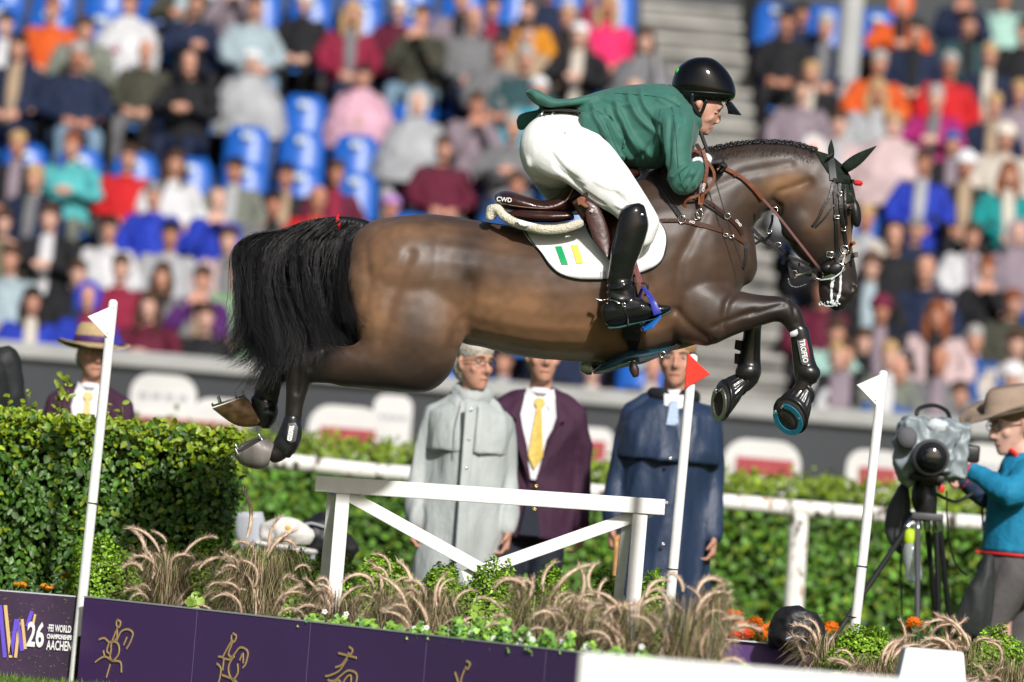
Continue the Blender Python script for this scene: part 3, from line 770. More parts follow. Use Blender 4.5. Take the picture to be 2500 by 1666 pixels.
def raincoat_man():
    gm = mat('raincoat_grey', (.40, .43, .42), .62, .5, bump=.9, bs=9, var=.08, vs=6, stretch=(1, 1, .45), bd=.03)
    o, L, J, k, hc, rot = standing(1158, 890, 27.6, 'man in a long pale grey hooded raincoat, wearing thin glasses', 1, None, '', mat('trouser_grey', (.2, .2, .2), .8), (.40, .36, .30), faceyaw=R(38), hs=1.12, wide=.96)
    rs = [ell(L(0, .0, z), rx * k, ry * k, w=w, ph=z * 3) for z, rx, ry, w in ((.30, .25, .21, .05), (.5, .24, .20, .05), (.8, .22, .185, .035), (1.05, .205, .17, .02), (1.25, .205, .16, .02), (1.38, .21, .14, .0), (1.46, .18, .12, 0), (1.50, .12, .10, 0), (1.54, .085, .085, 0))]
    shell(rs, 'raincoat', gm, o, .011, (.022, (7, 7, 2.6)), 2, 6, arms(J, k, L))
    for s in ():
        pass
    for s in (-1, 1):
        continue
        a, e, w = J[s]; sl = MB().limb([(a + Vector((-s * .02, 0, .01)), .068 * k), (a * .5 + e * .5 + Vector((s * .005, 0, 0)), .062 * k), (e + Vector((s * .0, 0, 0)), .058 * k), (e * .4 + w * .6, .056 * k), (w + (e - w) * .04, .052 * k)], n=16)
        q = sl.build('sleeve', gm, o, voxel=.011, it=3); displace(q.data, folds(.009, (12, 12, 9), 5 + s))
    # shoulder cape, hood, placket, snaps
    cape = [ell(L(0, .0, z), rx * k, ry * k, w=.015, ph=z * 9) for z, rx, ry in ((1.24, .222, .178), (1.30, .228, .172), (1.38, .236, .156), (1.44, .222, .138), (1.485, .15, .115), (1.51, .11, .10))]
    c = shell(cape, 'cape', gm, o, .011, (.010, (8, 8, 5)), 8, 5)
    hd = MB().limb([(L(.085 * math.cos(a), .015 + .085 * math.sin(a), 1.555 + .03 * math.sin(a)), (.026 * k, .044 * k)) for a in np.linspace(-1.35, 4.5, 12)], n=10)
    hd.limb([(L(-.05, .11, 1.53), .06 * k), (L(.05, .11, 1.53), .06 * k)], n=10)
    h = hd.build('hood', gm, o, voxel=.010, it=3); displace(h.data, folds(.006, (22, 22, 22), 3))
    MB().bar(L(.0, -.212, 1.50), L(.012, -.245, .35), .055 * k, .012).build('placket', gm, o, bevel=.003)
    for q in range(8): MB().ball(L(.003 + .001 * q, -.222 - .002 * q, 1.46 - q * .15), (.008, .005, .008)).build('snap', mat('steel', (.7, .7, .7), .2, metal=1), o)
    for s in (-1, 1): MB().limb([(L(s * .045, -.15, 1.50), .003), (L(s * .055, -.225, 1.40), .003), (L(s * .05, -.235, 1.25), .003)], n=6).build('cord', mat('cord', (.6, .6, .58), .8), o)
    # glasses
    T = lambda x, y, z: hc + rot @ (Vector((x, y, z)) * k * 1.12); gl = mat('glasses_frame', (.03, .03, .035), .3)
    for s in (-1, 1):
        MB().limb([(T(s * .033 + .024 * math.cos(a), -.101 + abs(s * .033 + .024 * math.cos(a)) * .15, .010 + .016 * math.sin(a)), .0018) for a in np.linspace(0, 6.283, 15)], n=5, sub=1).build('rim', gl, o)
        MB().limb([(T(s * .057, -.092, .014), .0022), (T(s * .078, -.04, .014), .0022), (T(s * .080, .02, .004), .0022)], n=5).build('temple', gl, o)
    MB().limb([(T(-.009, -.106, .014), .0018), (T(.009, -.106, .014), .0018)], n=5).build('bridge', gl, o)
raincoat_man()
PURPLE = mat('blazer_purple', (.050, .018, .040), .75, .3, bump=.8, bs=10, var=.15, vs=8, stretch=(1, 1, .6), bd=.02)
SHIRT = mat('shirt_white', (.72, .72, .74), .7, bump=.2, bs=30)
YELLOW = mat('tie_yellow', (.62, .44, .08), .5, bump=.3, bs=60, var=.15, vs=40)
def blazer_man(px, py, Y, label, vest=True, hat=False, yaw=0, seed=0, tie=YELLOW):
    o, L, J, k, hc, rot = standing(px, py, Y, label, 1, None, '', mat('trouser_navy', (.014, .017, .032), .8, bump=.3, bs=30), (.25, .22, .19), faceyaw=yaw, hs=1.10, wide=1.04)
    rs = [ell(L(0, .01, z), rx * k, ry * k, w=w, ph=z * 3) for z, rx, ry, w in ((.78, .235, .165, .03), (.92, .225, .16, .02), (1.10, .20, .14, .01), (1.28, .215, .148, 0), (1.40, .225, .13, 0), (1.46, .18, .10, 0), (1.49, .10, .075, 0))]
    shell(rs, 'blazer', PURPLE, o, .011, (.012, (7, 7, 4)), seed, 6, arms(J, k, L, (.058, .055, .052, .048, .044)))
    for s in (-1, 1):
        a, e, w = J[s]
        MB().limb([(w + (e - w) * .10, .036 * k), (w + (e - w) * .03, .036 * k)], n=12, sub=1).build('cuff', SHIRT, o)
        # collar leaf and lapel
        MB().prism([L(s * .012, -.108, 1.492), L(s * .066, -.066, 1.545), L(s * .078, -.07, 1.495), L(s * .055, -.125, 1.435)], Vector((0, -.008, 0))).build('collar', SHIRT, o, smooth=False)
        MB().prism([L(s * .082, -.080, 1.50), L(s * .142, -.128, 1.40), L(s * .105, -.146, 1.365), L(s * .14, -.152, 1.345), L(s * .012, -.170, 1.06), L(s * .03, -.163, 1.15)], Vector((0, -.012, 0))).build('lapel', PURPLE, o, smooth=False)
    # shirt front wedge, tie, blue scarf edge
    MB().prism([L(-.075, -.10, 1.50), L(.075, -.10, 1.50), L(.09, -.128, 1.40), L(.012, -.158, 1.08), L(-.012, -.158, 1.08), L(-.09, -.128, 1.40)], Vector((0, -.010, 0))).build('shirt', SHIRT, o, smooth=False)
    MB().limb([(L(0, -.05, 1.525), (.058 * k, .022 * k)), (L(0, .02, 1.53), (.06 * k, .024 * k))], n=12).build('shirt_neck', SHIRT, o)
    MB().prism([L(-.020, -.125, 1.49), L(.020, -.125, 1.49), L(.026, -.13, 1.46), L(.012, -.132, 1.445), L(.040, -.166, 1.20), L(.0, -.17, 1.13), L(-.036, -.166, 1.20), L(-.012, -.132, 1.445), L(-.026, -.13, 1.46)], Vector((0, -.010, 0))).build('tie', tie, o, smooth=False)
    for q in (1.045, .93): MB().ball(L(.016, -.172, q), (.011, .006, .011)).build('button', mat('brass', (.6, .42, .15), .25, metal=1), o)
    MB().prism([L(-.02, -.168, 1.0), L(.02, -.168, 1.0), L(.06, -.172, .80), L(-.05, -.172, .80)], Vector((0, -.006, 0))).build('trouser_front', mat('trouser_navy'), o, smooth=False)
    return o, L, J, k, hc, rot
blazer_man(1326, 872, 28.4, 'man in dark purple blazer and yellow tie, face cut off by the horse belly', yaw=R(10))
def hat_man():
    o, L, J, k, hc, rot = blazer_man(228, 868, 28.6, 'man in purple blazer and straw hat standing behind the tall hedge', yaw=R(20), seed=4, tie=mat('tie_pale', (.66, .52, .20), .5, bump=.3, bs=60))
    T = lambda x, y, z: hc + rot @ (Vector((x, y, z)) * k * 1.1); straw = mat('straw', (.52, .38, .20), .8, .3, bump=.8, bs=220, var=.2, vs=90)
    rs = []
    for z, q, y in ((.050, .190, 0), (.052, .182, 0), (.056, .140, 0), (.062, .104, .0), (.10, .098, 0), (.145, .088, 0), (.165, .07, 0), (.168, .03, 0)): rs.append([T(q * math.cos(a), q * 1.12 * math.sin(a) + .01, z + (.02 * math.cos(2 * a) if q > .14 else 0)) for a in (2 * math.pi * i / 32 for i in range(32))])
    h = MB().rings(rs).build('hat', straw, o)
    MB().rings([[T(q * math.cos(a), q * 1.12 * math.sin(a) + .01, z) for a in (2 * math.pi * i / 32 for i in range(32))] for z, q in ((.060, .106), (.098, .101))]).build('hat_band', mat('band_purple', (.06, .02, .12), .6), o)
hat_man()
def navy_man():
    nm = mat('navy_wax', (.018, .034, .075), .52, .5, bump=.9, bs=9, var=.12, vs=5, stretch=(1, 1, .5), bd=.02)
    o, L, J, k, hc, rot = standing(1652, 880, 27.9, 'man in a long navy caped raincoat holding a walking stick', 1, None, '', mat('trouser_navy'), (.34, .20, .10), faceyaw=R(-4), hs=1.08, wide=.98)
    rs = [ell(L(0, .0, z), rx * k, ry * k, w=w, ph=z * 2) for z, rx, ry, w in ((.32, .25, .22, .06), (.55, .24, .205, .06), (.85, .225, .185, .04), (1.08, .21, .17, .025), (1.25, .215, .16, .01), (1.38, .215, .14, 0), (1.46, .19, .12, 0), (1.50, .12, .09, 0))]
    shell(rs, 'raincoat', nm, o, .011, (.024, (7, 7, 2.2)), 12, 6, arms(J, k, L))
    for s in (-1, 1):
        continue
        a, e, w = J[s]; sl = MB().limb([(a + Vector((-s * .02, 0, 0)), .068 * k), (a * .5 + e * .5 + Vector((s * .005, 0, 0)), .062 * k), (e, .060 * k), (w + (e - w) * .05, .055 * k)], n=16)
        q = sl.build('sleeve', nm, o, voxel=.011, it=3); displace(q.data, folds(.008, (10, 10, 7), 15 + s))
    cape = [ell(L(0, .0, z), rx * k, ry * k, w=.03, ph=z * 9) for z, rx, ry in ((1.20, .252, .205), (1.26, .255, .20), (1.36, .256, .17), (1.435, .236, .14), (1.48, .155, .115), (1.51, .11, .10))]
    shell(cape, 'cape', nm, o, .011, (.012, (9, 9, 4)), 18, 5)
    dk = mat('collar_cord', (.012, .013, .018), .9, bump=.6, bs=90)
    MB().limb([(L(.105 * math.cos(a), .02 + .105 * math.sin(a), 1.525), (.028 * k, .036 * k)) for a in np.linspace(-1.1, 4.2, 12)], n=10).build('collar', dk, o)
    MB().prism([L(-.05, -.09, 1.53), L(.05, -.09, 1.53), L(.04, -.13, 1.40), L(-.04, -.13, 1.40)], Vector((0, -.01, 0))).build('shirt', SHIRT, o, smooth=False)
    MB().limb([(L(0, -.05, 1.535), (.058 * k, .024 * k)), (L(0, .02, 1.54), (.06 * k, .026 * k))], n=12).build('shirt_neck', SHIRT, o)
    MB().prism([L(-.018, -.128, 1.50), L(.018, -.128, 1.50), L(.03, -.15, 1.38), L(-.03, -.15, 1.38)], Vector((0, -.01, 0))).build('tie', mat('tie_blue', (.35, .45, .62), .5, bump=.3, bs=80, var=.3, vs=120), o, smooth=False)
    for z in (1.215, 1.0, .8): MB().ball(L(.0, -.235, z), (.010, .006, .010)).build('snap', mat('steel'), o)
    # stick, a thing of its own
    w = J[-1][2]; hx = w + Vector((.02, -.06, -.07))
    st = MB().limb([((hx.x + .02, hx.y, 0.0), .011), ((hx.x + .004, hx.y, hx.z - .03), .013), ((hx.x, hx.y, hx.z + .01), .014), ((hx.x + .03, hx.y, hx.z + .035), .013)], n=10)
    tag(st.build('walking_stick', mat('cane_wood', (.50, .27, .10), .45, var=.2, vs=20)), 'honey coloured walking stick held beside the navy coat', 'walking stick')
navy_man()
def edge_man():
    bk = mat('softshell_black', (.016, .018, .019), .6, .4, bump=.4, bs=20)
    o, L, J, k, hc, rot = standing(-66, 742, 27.2, 'man in a black softshell jacket at the left edge behind the hedge', 1, None, '', mat('trouser_navy'), (.06, .04, .03), faceyaw=R(-20), hs=1.05, hairkind='short', armbend=(0, 1.2))
    rs = [ell(L(0, .0, z), rx * k, ry * k, w=.01, ph=z * 3) for z, rx, ry in ((.80, .22, .16), (1.0, .205, .15), (1.25, .225, .155), (1.40, .225, .13), (1.47, .15, .10), (1.54, .09, .085))]
    shell(rs, 'jacket', bk, o, .012, (.006, (9, 9, 6)), 22)
    for s in (-1, 1):
        a, e, w = J[s]; sl = MB().limb([(a + Vector((-s * .02, 0, 0)), .08 * k), (a * .5 + e * .5, .07 * k), (e, .064 * k), (w + (e - w) * .06, .05 * k)], n=14)
        q = sl.build('sleeve', bk, o, voxel=.011, it=3); displace(q.data, folds(.006, (12, 12, 8), 25 + s))
    MB().box(L(.09, -.168, 1.33), (.07, .004, .018)).build('chest_print', mat('print_white', (.7, .7, .7), .6), o, smooth=False)
    c = hair_mesh('cap', hc, k * 1.07, rot).build('cap', mat('cap_cyan', (.02, .33, .42), .6, var=.2), o, voxel=.008, it=2)
    c = MB(); c.limb([(hc + Vector((.02 + .0, -.1 * 0 - .09, .05)), .012), (hc + Vector((.10, -.03, .055)), .012), (hc + Vector((.10, .06, .06)), .012)], n=8); c.build('cap_edge', SHIRT, o)
edge_man()

# ------------------------------------------------------------------ camera operator, television camera on its tripod
def operator():
    Y = 27.4; A = lambda x, y, dy=0.0: at(x, y, Y + dy)
    o = empty('person', (A(2450, 1400).x, Y, 0), 'camera operator in a teal fleece and felt cowboy hat at the edge', 'person')
    teal = mat('fleece_teal', (.012, .20, .36), .7, .3, bump=.4, bs=60, var=.12, vs=10); nav = mat('fleece_navy', (.015, .03, .07), .7, bump=.4, bs=60)
    red = mat('piping_red', (.6, .02, .02), .6); rot = Matrix.Rotation(R(-62), 3, 'Z') @ Matrix.Rotation(R(14), 3, 'X'); hc = A(2470, 1040)
    k = 1.13; sk = MB(); head_mesh(sk, hc, k, rot)
    sk.limb([(hc + Vector((.03, .02, -.07)), .058), (A(2496, 1110), .062), (A(2510, 1200), (.12, .1)), (A(2480, 1360), (.13, .11))], n=14)
    e1 = A(2468, 1205, -.26); w1 = A(2368, 1148, -.12); e2 = A(2420, 1215, .16); w2 = A(2350, 1172, .10)
    s1 = A(2515, 1160, -.16); s2 = A(2500, 1150, .2)
    for s, e, w, t in ((s1, e1, w1, 1), (s2, e2, w2, -1)):
        sk.limb([(s, .045), (e, .04), (w, .028)], n=10); hand(sk, w, (-1, .1 * t, .35), (0, .9 * t, .3), 1.08, .75, thumb=t)
    for s in (-1, 1): sk.limb([(A(2478, 1370, s * .10), .08), (A(2440, 1520, s * .12), .06), (Vector((A(2460, 1500).x, Y + s * .12, .08)), .045)], n=10)
    sk.build('body', SKIN_P, o, voxel=.008, it=3); face_extras(o, hc, k, rot, (.2, .1, .05))
    h = hair_mesh('short', hc, k, rot).build('hair', mat('hair_brownish', (.16, .08, .04), .7, bump=.5, bs=80), o, voxel=.008, it=3)
    j = MB().limb([(A(2500, 1105), (.085, .09)), (A(2503, 1130), (.13, .15)), (A(2508, 1175), (.17, .215)), (A(2490, 1260), (.165, .20)), (A(2482, 1330), (.165, .19)), (A(2480, 1352), (.17, .19))], n=20, side=(1, 0, 0), cap=False)
    q = j.build('fleece', teal, o, voxel=.011, it=4); displace(q.data, folds(.006, (10, 10, 8), 31))
    for s, e, w, mm, nm in ((s1, e1, w1, teal, 'sleeve'), (s2, e2, w2, nav, 'sleeve')):
        q = MB().limb([(s, .09), (s * .5 + e * .5, .075), (e, .07), (e * .4 + w * .6, .056), (w + (e - w) * .05, .044)], n=14).build(nm, mm, o, voxel=.01, it=3); displace(q.data, folds(.006, (13, 13, 13), 32))
        MB().limb([(w + (e - w) * .06, .0455), (w + (e - w) * .02, .044)], n=14, sub=1, cap=False).build('cuff', red, o)
    MB().limb([(A(2385, 1348), (.01, .01))] + [(A(2482, 1352) + Vector((.175 * math.cos(a), .195 * math.sin(a), -.008)), .008) for a in np.linspace(3.14, 6.0, 10)], n=6, sub=1).build('hem', red, o)
    MB().limb([(A(2482, 1112, -.09), .012), (A(2464, 1096, -.03), .012), (A(2470, 1094, .08), .012)], n=8).build('collar', red, o)
    MB().limb([(A(2398, 1240, -.05), .006), (A(2400, 1290, -.10), .006)], n=6).build('zip', nav, o)
    tr = MB(); g1 = mat('trouser_brown_grey', (.085, .078, .08), .75, .3, bump=.4, bs=30, var=.15, vs=5)
    tr.limb([(A(2482, 1352), (.15, .18)), (A(2470, 1400), (.17, .2))], n=16, side=(1, 0, 0))
    for s in (-1, 1): tr.limb([(A(2475, 1400, s * .1), .115), (A(2452 + s * 26, 1500, s * .10), .098), (A(2440 + s * 42, 1600, s * .10), .088), (Vector((A(2430, 1600).x, Y + s * .13, .09)), .08)], n=14)
    q = tr.build('trousers', g1, o, voxel=.014, it=3); displace(q.data, folds(.010, (9, 9, 6), 35))
    sh = MB()
    for s in (-1, 1): sh.limb([(Vector((A(2440, 1600).x, Y + s * .13, .06)), .05), (Vector((A(2440, 1600).x - .2, Y + s * .13, .045)), .045)], n=10)
    sh.build('shoes', mat('shoe_black'), o)
    T = lambda x, y, z: hc + rot @ (Vector((x, y, z)) * k); felt = mat('felt', (.30, .225, .17), .9, .2, bump=.3, bs=90, var=.12, vs=12)
    rs = []
    for z, q, up in ((.055, .205, .055), (.060, .200, .055), (.060, .150, .02), (.066, .106, 0), (.11, .102, 0), (.15, .090, 0), (.168, .074, 0), (.160, .03, 0)):
        rs.append([T(q * .92 * math.cos(a), q * 1.18 * math.sin(a) + .01, z + up * math.cos(a) ** 2 * 1.1 - (.012 if q > .19 else 0)) for a in (2 * math.pi * i / 36 for i in range(36))])
    MB().rings(rs).build('hat', felt, o); gl = mat('glasses_frame')
    for s in (-1, 1): MB().limb([(T(s * .033 + .025 * math.cos(a), -.103 + abs(s * .033 + .024 * math.cos(a)) * .25, .010 + .019 * math.sin(a)), .0022) for a in np.linspace(0, 6.283, 15)], n=5, sub=1).build('rim', gl, o)
    for s in (-1, 1): MB().limb([(T(s * .057, -.088, .014), .0024), (T(s * .082, .02, .006), .0024)], n=5).build('temple', gl, o)
    # jacket tied round the waist, black
    jk = MB(); A2 = lambda x, y, d: A(x, y, d)
    jk.limb([(A(2412, 1368, -.17), (.03, .04)), (A(2398, 1430, -.19), (.06, .05)), (A(2384, 1490, -.2), (.085, .04)), (A(2376, 1540, -.19), (.09, .03))], n=14, side=(1, 0, 0))
    q = jk.build('waist_jacket', mat('waist_black', (.022, .025, .025), .65, bump=.4, bs=20), o, voxel=.012, it=3); displace(q.data, folds(.014, (12, 12, 4), 37))
operator()
def tv_camera():
    Y = 26.9; A = lambda x, y, dy=0.0: at(x, y, Y + dy)
    cov = mat('rain_cover', (.24, .28, .30), .42, .5, bump=.4, bs=20, var=.12, vs=8); bk = mat('camera_black', (.014, .014, .015), .4, bump=.1, bs=40); gr = mat('camera_grey', (.07, .07, .075), .45)
    t = empty('tripod', (A(2262, 1440).x, Y, 0), 'black tripod with fluid head standing before the birch rail', 'tripod')
    hd = A(2262, 1225)
    MB().limb([(A(2258, 1178), .05), (A(2256, 1215), .062), (A(2262, 1250), .05)], n=16).build('head', bk, t)
    MB().box(A(2262, 1262), (.15, .13, .035)).build('bowl', gr, t, bevel=.006)
    silver = mat('steel')
    for (x0, x1, y1, dy, nm) in ((2228, 2108, 1450, -.25, 'leg'), (2240, 2240, 1520, -.32, 'leg'), (2285, 2292, 1515, .1, 'leg'), (2292, 2318, 1515, .25, 'leg'), (2262, 2284, 1505, .3, 'leg')):
        a = A(x0, 1268, dy * .1); b = A(x1, y1, dy); d = (b - a).normalized(); foot = a + d * ((a.z - .02) / -d.z)
        l = MB().limb([(a, .014), (foot, .011)], n=8, sub=1).build(nm, bk if x0 != 2240 else gr, t)
        MB().limb([(a - d * .0, .019), (a + d * .05, .019)], n=8, sub=1).build('clamp', silver, l)
    sp = MB()
    for a in (0, 2.1, 4.2): sp.bar((A(2280, 1500).x, Y, .26), (A(2280, 1500).x + .2 * math.cos(a), Y + .2 * math.sin(a), .26), .03, .025)
    sp.box((A(2280, 1500).x, Y, .27), (.10, .10, .05)); sp.build('spreader', bk, t, smooth=False)
    MB().limb([(A(2275, 1200, .1), .008), (A(2330, 1225, .2), .008), (A(2375, 1205, .25), .010)], n=8).build('pan_handle', bk, t)
    c = empty('television_camera', A(2258, 1175), 'television camera in a pale blue-grey rain cover, lens facing out', 'camera')
    b = MB(); b.box(A(2285, 1100, .25), (.26, .62, .26)); b.box(A(2262, 1088, .02), (.26, .34, .22), Matrix.Rotation(.15, 3, 'Y')); b.box(A(2235, 1062, -.03), (.14, .20, .14), Matrix.Rotation(-.3, 3, 'Y')); b.ball(A(2300, 1070, .0), (.10, .14, .10)); b.limb([(A(2215, 1075, -.1), .07), (A(2212, 1130, -.1), .06), (A(2222, 1165, -.05), .05)], n=12); b.ball(A(2320, 1060, .1), (.08, .12, .06))
    q = b.build('rain_cover', cov, c, voxel=.010, it=6); displace(q.data, folds(.017, (13, 13, 13), 41))
    L0 = A(2268, 1118, -.16)
    def disc(r0, r1, y0, y1, nm, m): MB().rings([[L0 + Vector((r * math.cos(a), yy, r * math.sin(a))) for a in (2 * math.pi * i / 32 for i in range(32))] for r, yy in ((r0, y0), (r1, y1))]).build(nm, m, c)
    disc(.085, .085, -.16, .1, 'lens_hood', gr); disc(.072, .068, -.166, -.159, 'front_ring', bk)
    MB().ball(L0 + Vector((0, -.165, 0)), (.052, .014, .052), 24, 12).build('lens_glass', mat('lens_glass', (.004, .004, .007), .03, .9, coat=1), c)
    MB().limb([(A(2238, 1012, -.02) , .010), (A(2245, 997, 0), .010), (A(2280, 990, .05), .010), (A(2310, 1003, .1), .010), (A(2318, 1020, .12), .010)], n=8).build('handle', bk, c)
    MB().ball(A(2214, 1070, -.2), (.05, .05, .055), 16, 10).build('microphone', mat('foam_grey', (.13, .13, .14), .95, bump=.8, bs=200), c)
    m = MB().ball(A(2290, 1040, -.13), (.055, .03, .035), 12, 8); q = m.build('clear_flap', mat('clear_plastic', (.6, .65, .68), .1, .8, coat=1), c); displace(q.data, folds(.008, (40, 40, 40), 3))
    MB().box(A(2362, 1108, .05), (.11, .10, .08)).build('viewfinder', bk, c, bevel=.01)
    MB().box(A(2330, 1112, .1), (.09, .06, .04)).build('arm_bracket', bk, c, bevel=.006)
    MB().box(A(2258, 1168), (.16, .3, .03)).box(A(2272, 1178, -.05), (.10, .06, .03)).build('base_plate', bk, c, bevel=.004)
    MB().box(A(2298, 1193, -.08), (.03, .02, .035)).build('tally', mat('tally_red', (.6, .03, .02), .4), c, bevel=.003)
    MB().limb([(A(2311, 1200, 0), .004), (A(2314, 1290, .05), .004), (A(2330, 1370, .1), .005), (A(2360, 1405, .15), .006)], n=6).build('cable', bk, c)
    MB().limb([(A(2200, 1180, 0), .004), (A(2198, 1330, .0), .004), (A(2202, 1500, .0), .004)], n=6).build('cable', bk, c)
    bag = MB().limb([(A(2205, 1195, .1), (.03, .03)), (A(2195, 1250, .1), (.06, .04)), (A(2188, 1300, .1), (.055, .04)), (A(2200, 1340, .1), (.03, .03))], n=12).build('equipment_bag', mat('bag_grey', (.05, .055, .06), .6, bump=.3), None, voxel=.01, it=3)
    tag(bag, 'dark grey pouch hanging from the tripod head', 'bag')
    bt = empty('water_bottle', A(2228, 1350, -.06), 'clear water bottle with yellow-green cap hanging on the tripod', 'bottle')
    w0 = A(2222, 1318, -.06); w1 = A(2232, 1408, -.06); d = (w1 - w0)
    MB().limb([(w0, .018), (w0 + d * .10, .030), (w0 + d * .3, .042), (w0 + d * .6, .040), (w0 + d * .97, .040)], n=16).build('bottle_body', mat('bottle_plastic', (.62, .68, .68), .12, .6, trans=.6), bt)
    MB().limb([(w0 - d * .14, .03), (w0 + d * .02, .032)], n=14, sub=1).build('cap', mat('cap_lime', (.42, .60, .02), .5), bt)
tv_camera()
# ================================================================== plants
def leaf_quads(P, Nn, size, aspect=0.62, fold=0.25, axis=None):
    n = len(P); Nn = Nn / np.linalg.norm(Nn, axis=1)[:, None]
    a = RNG.normal(size=(n, 3)) if axis is None else axis
    t = a - Nn * (a * Nn).sum(1)[:, None]; t /= np.linalg.norm(t, axis=1)[:, None] + 1e-9; s = np.cross(Nn, t)
    L = size[:, None]; W = L * aspect * 0.5; f = Nn * L * fold * 0.5
    pts = [P, P + t * L * .30 + s * W * .95 + f * .6, P + t * L * .68 + s * W * .85 + f * .6, P + t * L - f * .4, P + t * L * .68 - s * W * .85 + f * .6, P + t * L * .30 - s * W * .95 + f * .6]
    V = np.stack(pts, 1).reshape(-1, 3); b = np.arange(n)[:, None] * 6
    Fc = np.concatenate([b + np.array([0, 1, 2, 3]), b + np.array([0, 3, 4, 5])], 1).reshape(-1, 4)
    return V, Fc
def cvar(n, base, spread=0.35, yellow=0.0):
    g_ = np.exp(RNG.normal(0, spread, n)); y = RNG.uniform(0, 1, n) * yellow
    c = np.array(base)[None] * g_[:, None]; c[:, 0] += y * 0.10; c[:, 1] += y * 0.10; return np.clip(c, 0, .8)
leafm = mat('leaf', attr=True, rough=0.42, spec=0.5, bump=0.2, bs=60)
leafm2 = mat('leaf_soft', attr=True, rough=0.5, spec=0.4)
core = mat('hedge_core', (.014, .026, .007), 1.0, 0.05)
def single_leaf_mesh():
    V, Fc = leaf_quads(np.zeros((1, 3)), np.array([[0, -1.0, .15]]), np.array([0.05]), .66, .3, np.array([[0., 0, -1]]))
    return V, Fc
def hedge_near():
    h = empty('hedge', (-1.9, 25.9, 0), 'tall clipped leafy hedge standing left of the jump', 'hedge')
    x0, x1, y0, y1, zt = -2.75, -1.19, 25.5, 26.3, 1.14
    MB().box(((x0 + x1) / 2 , (y0 + y1) / 2 + .03, zt / 2 - .03), (x1 - x0 - .12, y1 - y0 - .14, zt - .10)).build('core', core, h, smooth=False)
    Ps, Ns = [], []
    def face(n, fn, nrm):
        u = RNG.uniform(0, 1, (n, 2)); P = fn(u[:, 0], u[:, 1]); Ps.append(P); Ns.append(np.tile(np.array(nrm, float), (n, 1)))
    dd = lambda n, a=.055: RNG.exponential(a, n)
    bumpf = lambda x, z: .05 * np.sin(x * 7.1 + z * 3) * np.cos(z * 6.3 - x * 2)
    n = 9500; face(n, lambda u, v: np.stack([x0 + u * (x1 - x0), y0 + np.minimum(dd(n), .16) + bumpf(u * 1.6, v * 1.2), v ** .9 * zt], 1), (0, -1, .25))
    n2 = 5200; face(n2, lambda u, v: np.stack([x0 + u * (x1 - x0), y0 + v * (y1 - y0), zt - np.minimum(dd(n2, .03), .1) + .03 * np.sin(u * 14) * np.cos(v * 9) - .05 * (v < .06)], 1), (0, -.35, 1))
    n3 = 2400; face(n3, lambda u, v: np.stack([x1 - np.minimum(dd(n3), .1) + .02 * np.sin(v * 18), y0 + u * (y1 - y0), v * zt], 1), (1, -.3, .2))
    P = np.concatenate(Ps); Nn = np.concatenate(Ns) + RNG.normal(0, .55, (len(P), 3)); sz = RNG.uniform(.020, .044, len(P))
    top = np.clip((P[:, 2] - zt + .20) / .16, 0, 1)
    ax = RNG.normal(0, .7, (len(P), 3)); ax[:, 2] -= .8
    ax[:, 2] += top * 1.3
    c = cvar(len(P), (.050, .125, .018), .38, .2); paler = (RNG.uniform(0, 1, len(P)) < .06 + top * .8)[:, None]  # share of paler yellow-green leaves grows towards the top
    c = np.where(paler, cvar(len(P), (.17, .25, .014), .3, .6), c)
    V, Fc = leaf_quads(P, Nn, sz, .66, .3, ax)
    o = mesh_obj('foliage', np_mesh('foliage', V, Fc, np.repeat(c, 6, 0), False), leafm, h); tag(o, kind='stuff')
    # the leaves that show largest, one by one
    lv = []
    for q in range(6):
        V1, F1 = leaf_quads(np.zeros((1, 3)), np.array([[RNG.normal(0, .3), -1.0, .3 + RNG.normal(0, .3)]]), np.array([1.0]), RNG.uniform(.6, .8), .3, np.array([[RNG.normal(0, .5), 0, -1]]))
        cc = cvar(1, (.026, .085, .014), .3, .2) if q < 5 else cvar(1, (.14, .22, .015), .2, .5)
        lv.append(np_mesh('leaf', V1, F1, np.repeat(cc, 6, 0), False)); lv[-1].materials.append(leafm)
    for i in range(280):
        o = bpy.data.objects.new('leaf', random.choice(lv)); COL.objects.link(o); o.parent = h; x = random.uniform(x0, x1); z = random.uniform(.1, zt)
        o.location = (x + 1.9, y0 - 25.9 - .01 + .05 * math.sin(x * 7) * 0 + random.uniform(-.03, .01), z); s = random.uniform(.036, .052); o.scale = (s, s, s); o.rotation_euler = (random.uniform(-.5, .5), random.uniform(-1, 1), random.uniform(-.7, .7))
    # young sprigs standing up from the top
    for (px, py, n) in ((150, 905, 26), (165, 930, 20), (262, 955, 12), (70, 965, 14), (20, 960, 10), (300, 985, 8), (600, 1060, 8), (90, 990, 12), (560, 1165, 14), (610, 1150, 10)):
        tip = at(px, py, 25.7); b = Vector((tip.x - .01, 25.75, zt - .08)) if tip.z > zt else Vector((x1 - .1, 25.6, tip.z - .05))
        m = MB().limb([(b, .0025), ((b + tip) / 2 + Vector((.01, 0, 0)), .002), (tip, .0012)], n=5); st = m.build('stem', mat('stem_green', (.10, .12, .03), .6), h)
        t = np.linspace(.25, 1, n); P = np.array(b)[None] * (1 - t)[:, None] + np.array(tip)[None] * t[:, None] + RNG.normal(0, .008, (n, 3))
        V, Fc = leaf_quads(P, RNG.normal(0, .6, (n, 3)) + np.array([0, -.8, .5]), RNG.uniform(.025, .045, n), .55, .3, RNG.normal(0, .8, (n, 3)) + np.array([0, 0, .9]))
        q = mesh_obj('sprig', np_mesh('sprig', V, Fc, np.repeat(cvar(n, (.17, .24, .015), .25, .6), 6, 0), False), leafm, h); tag(q, kind='stuff')
hedge_near()
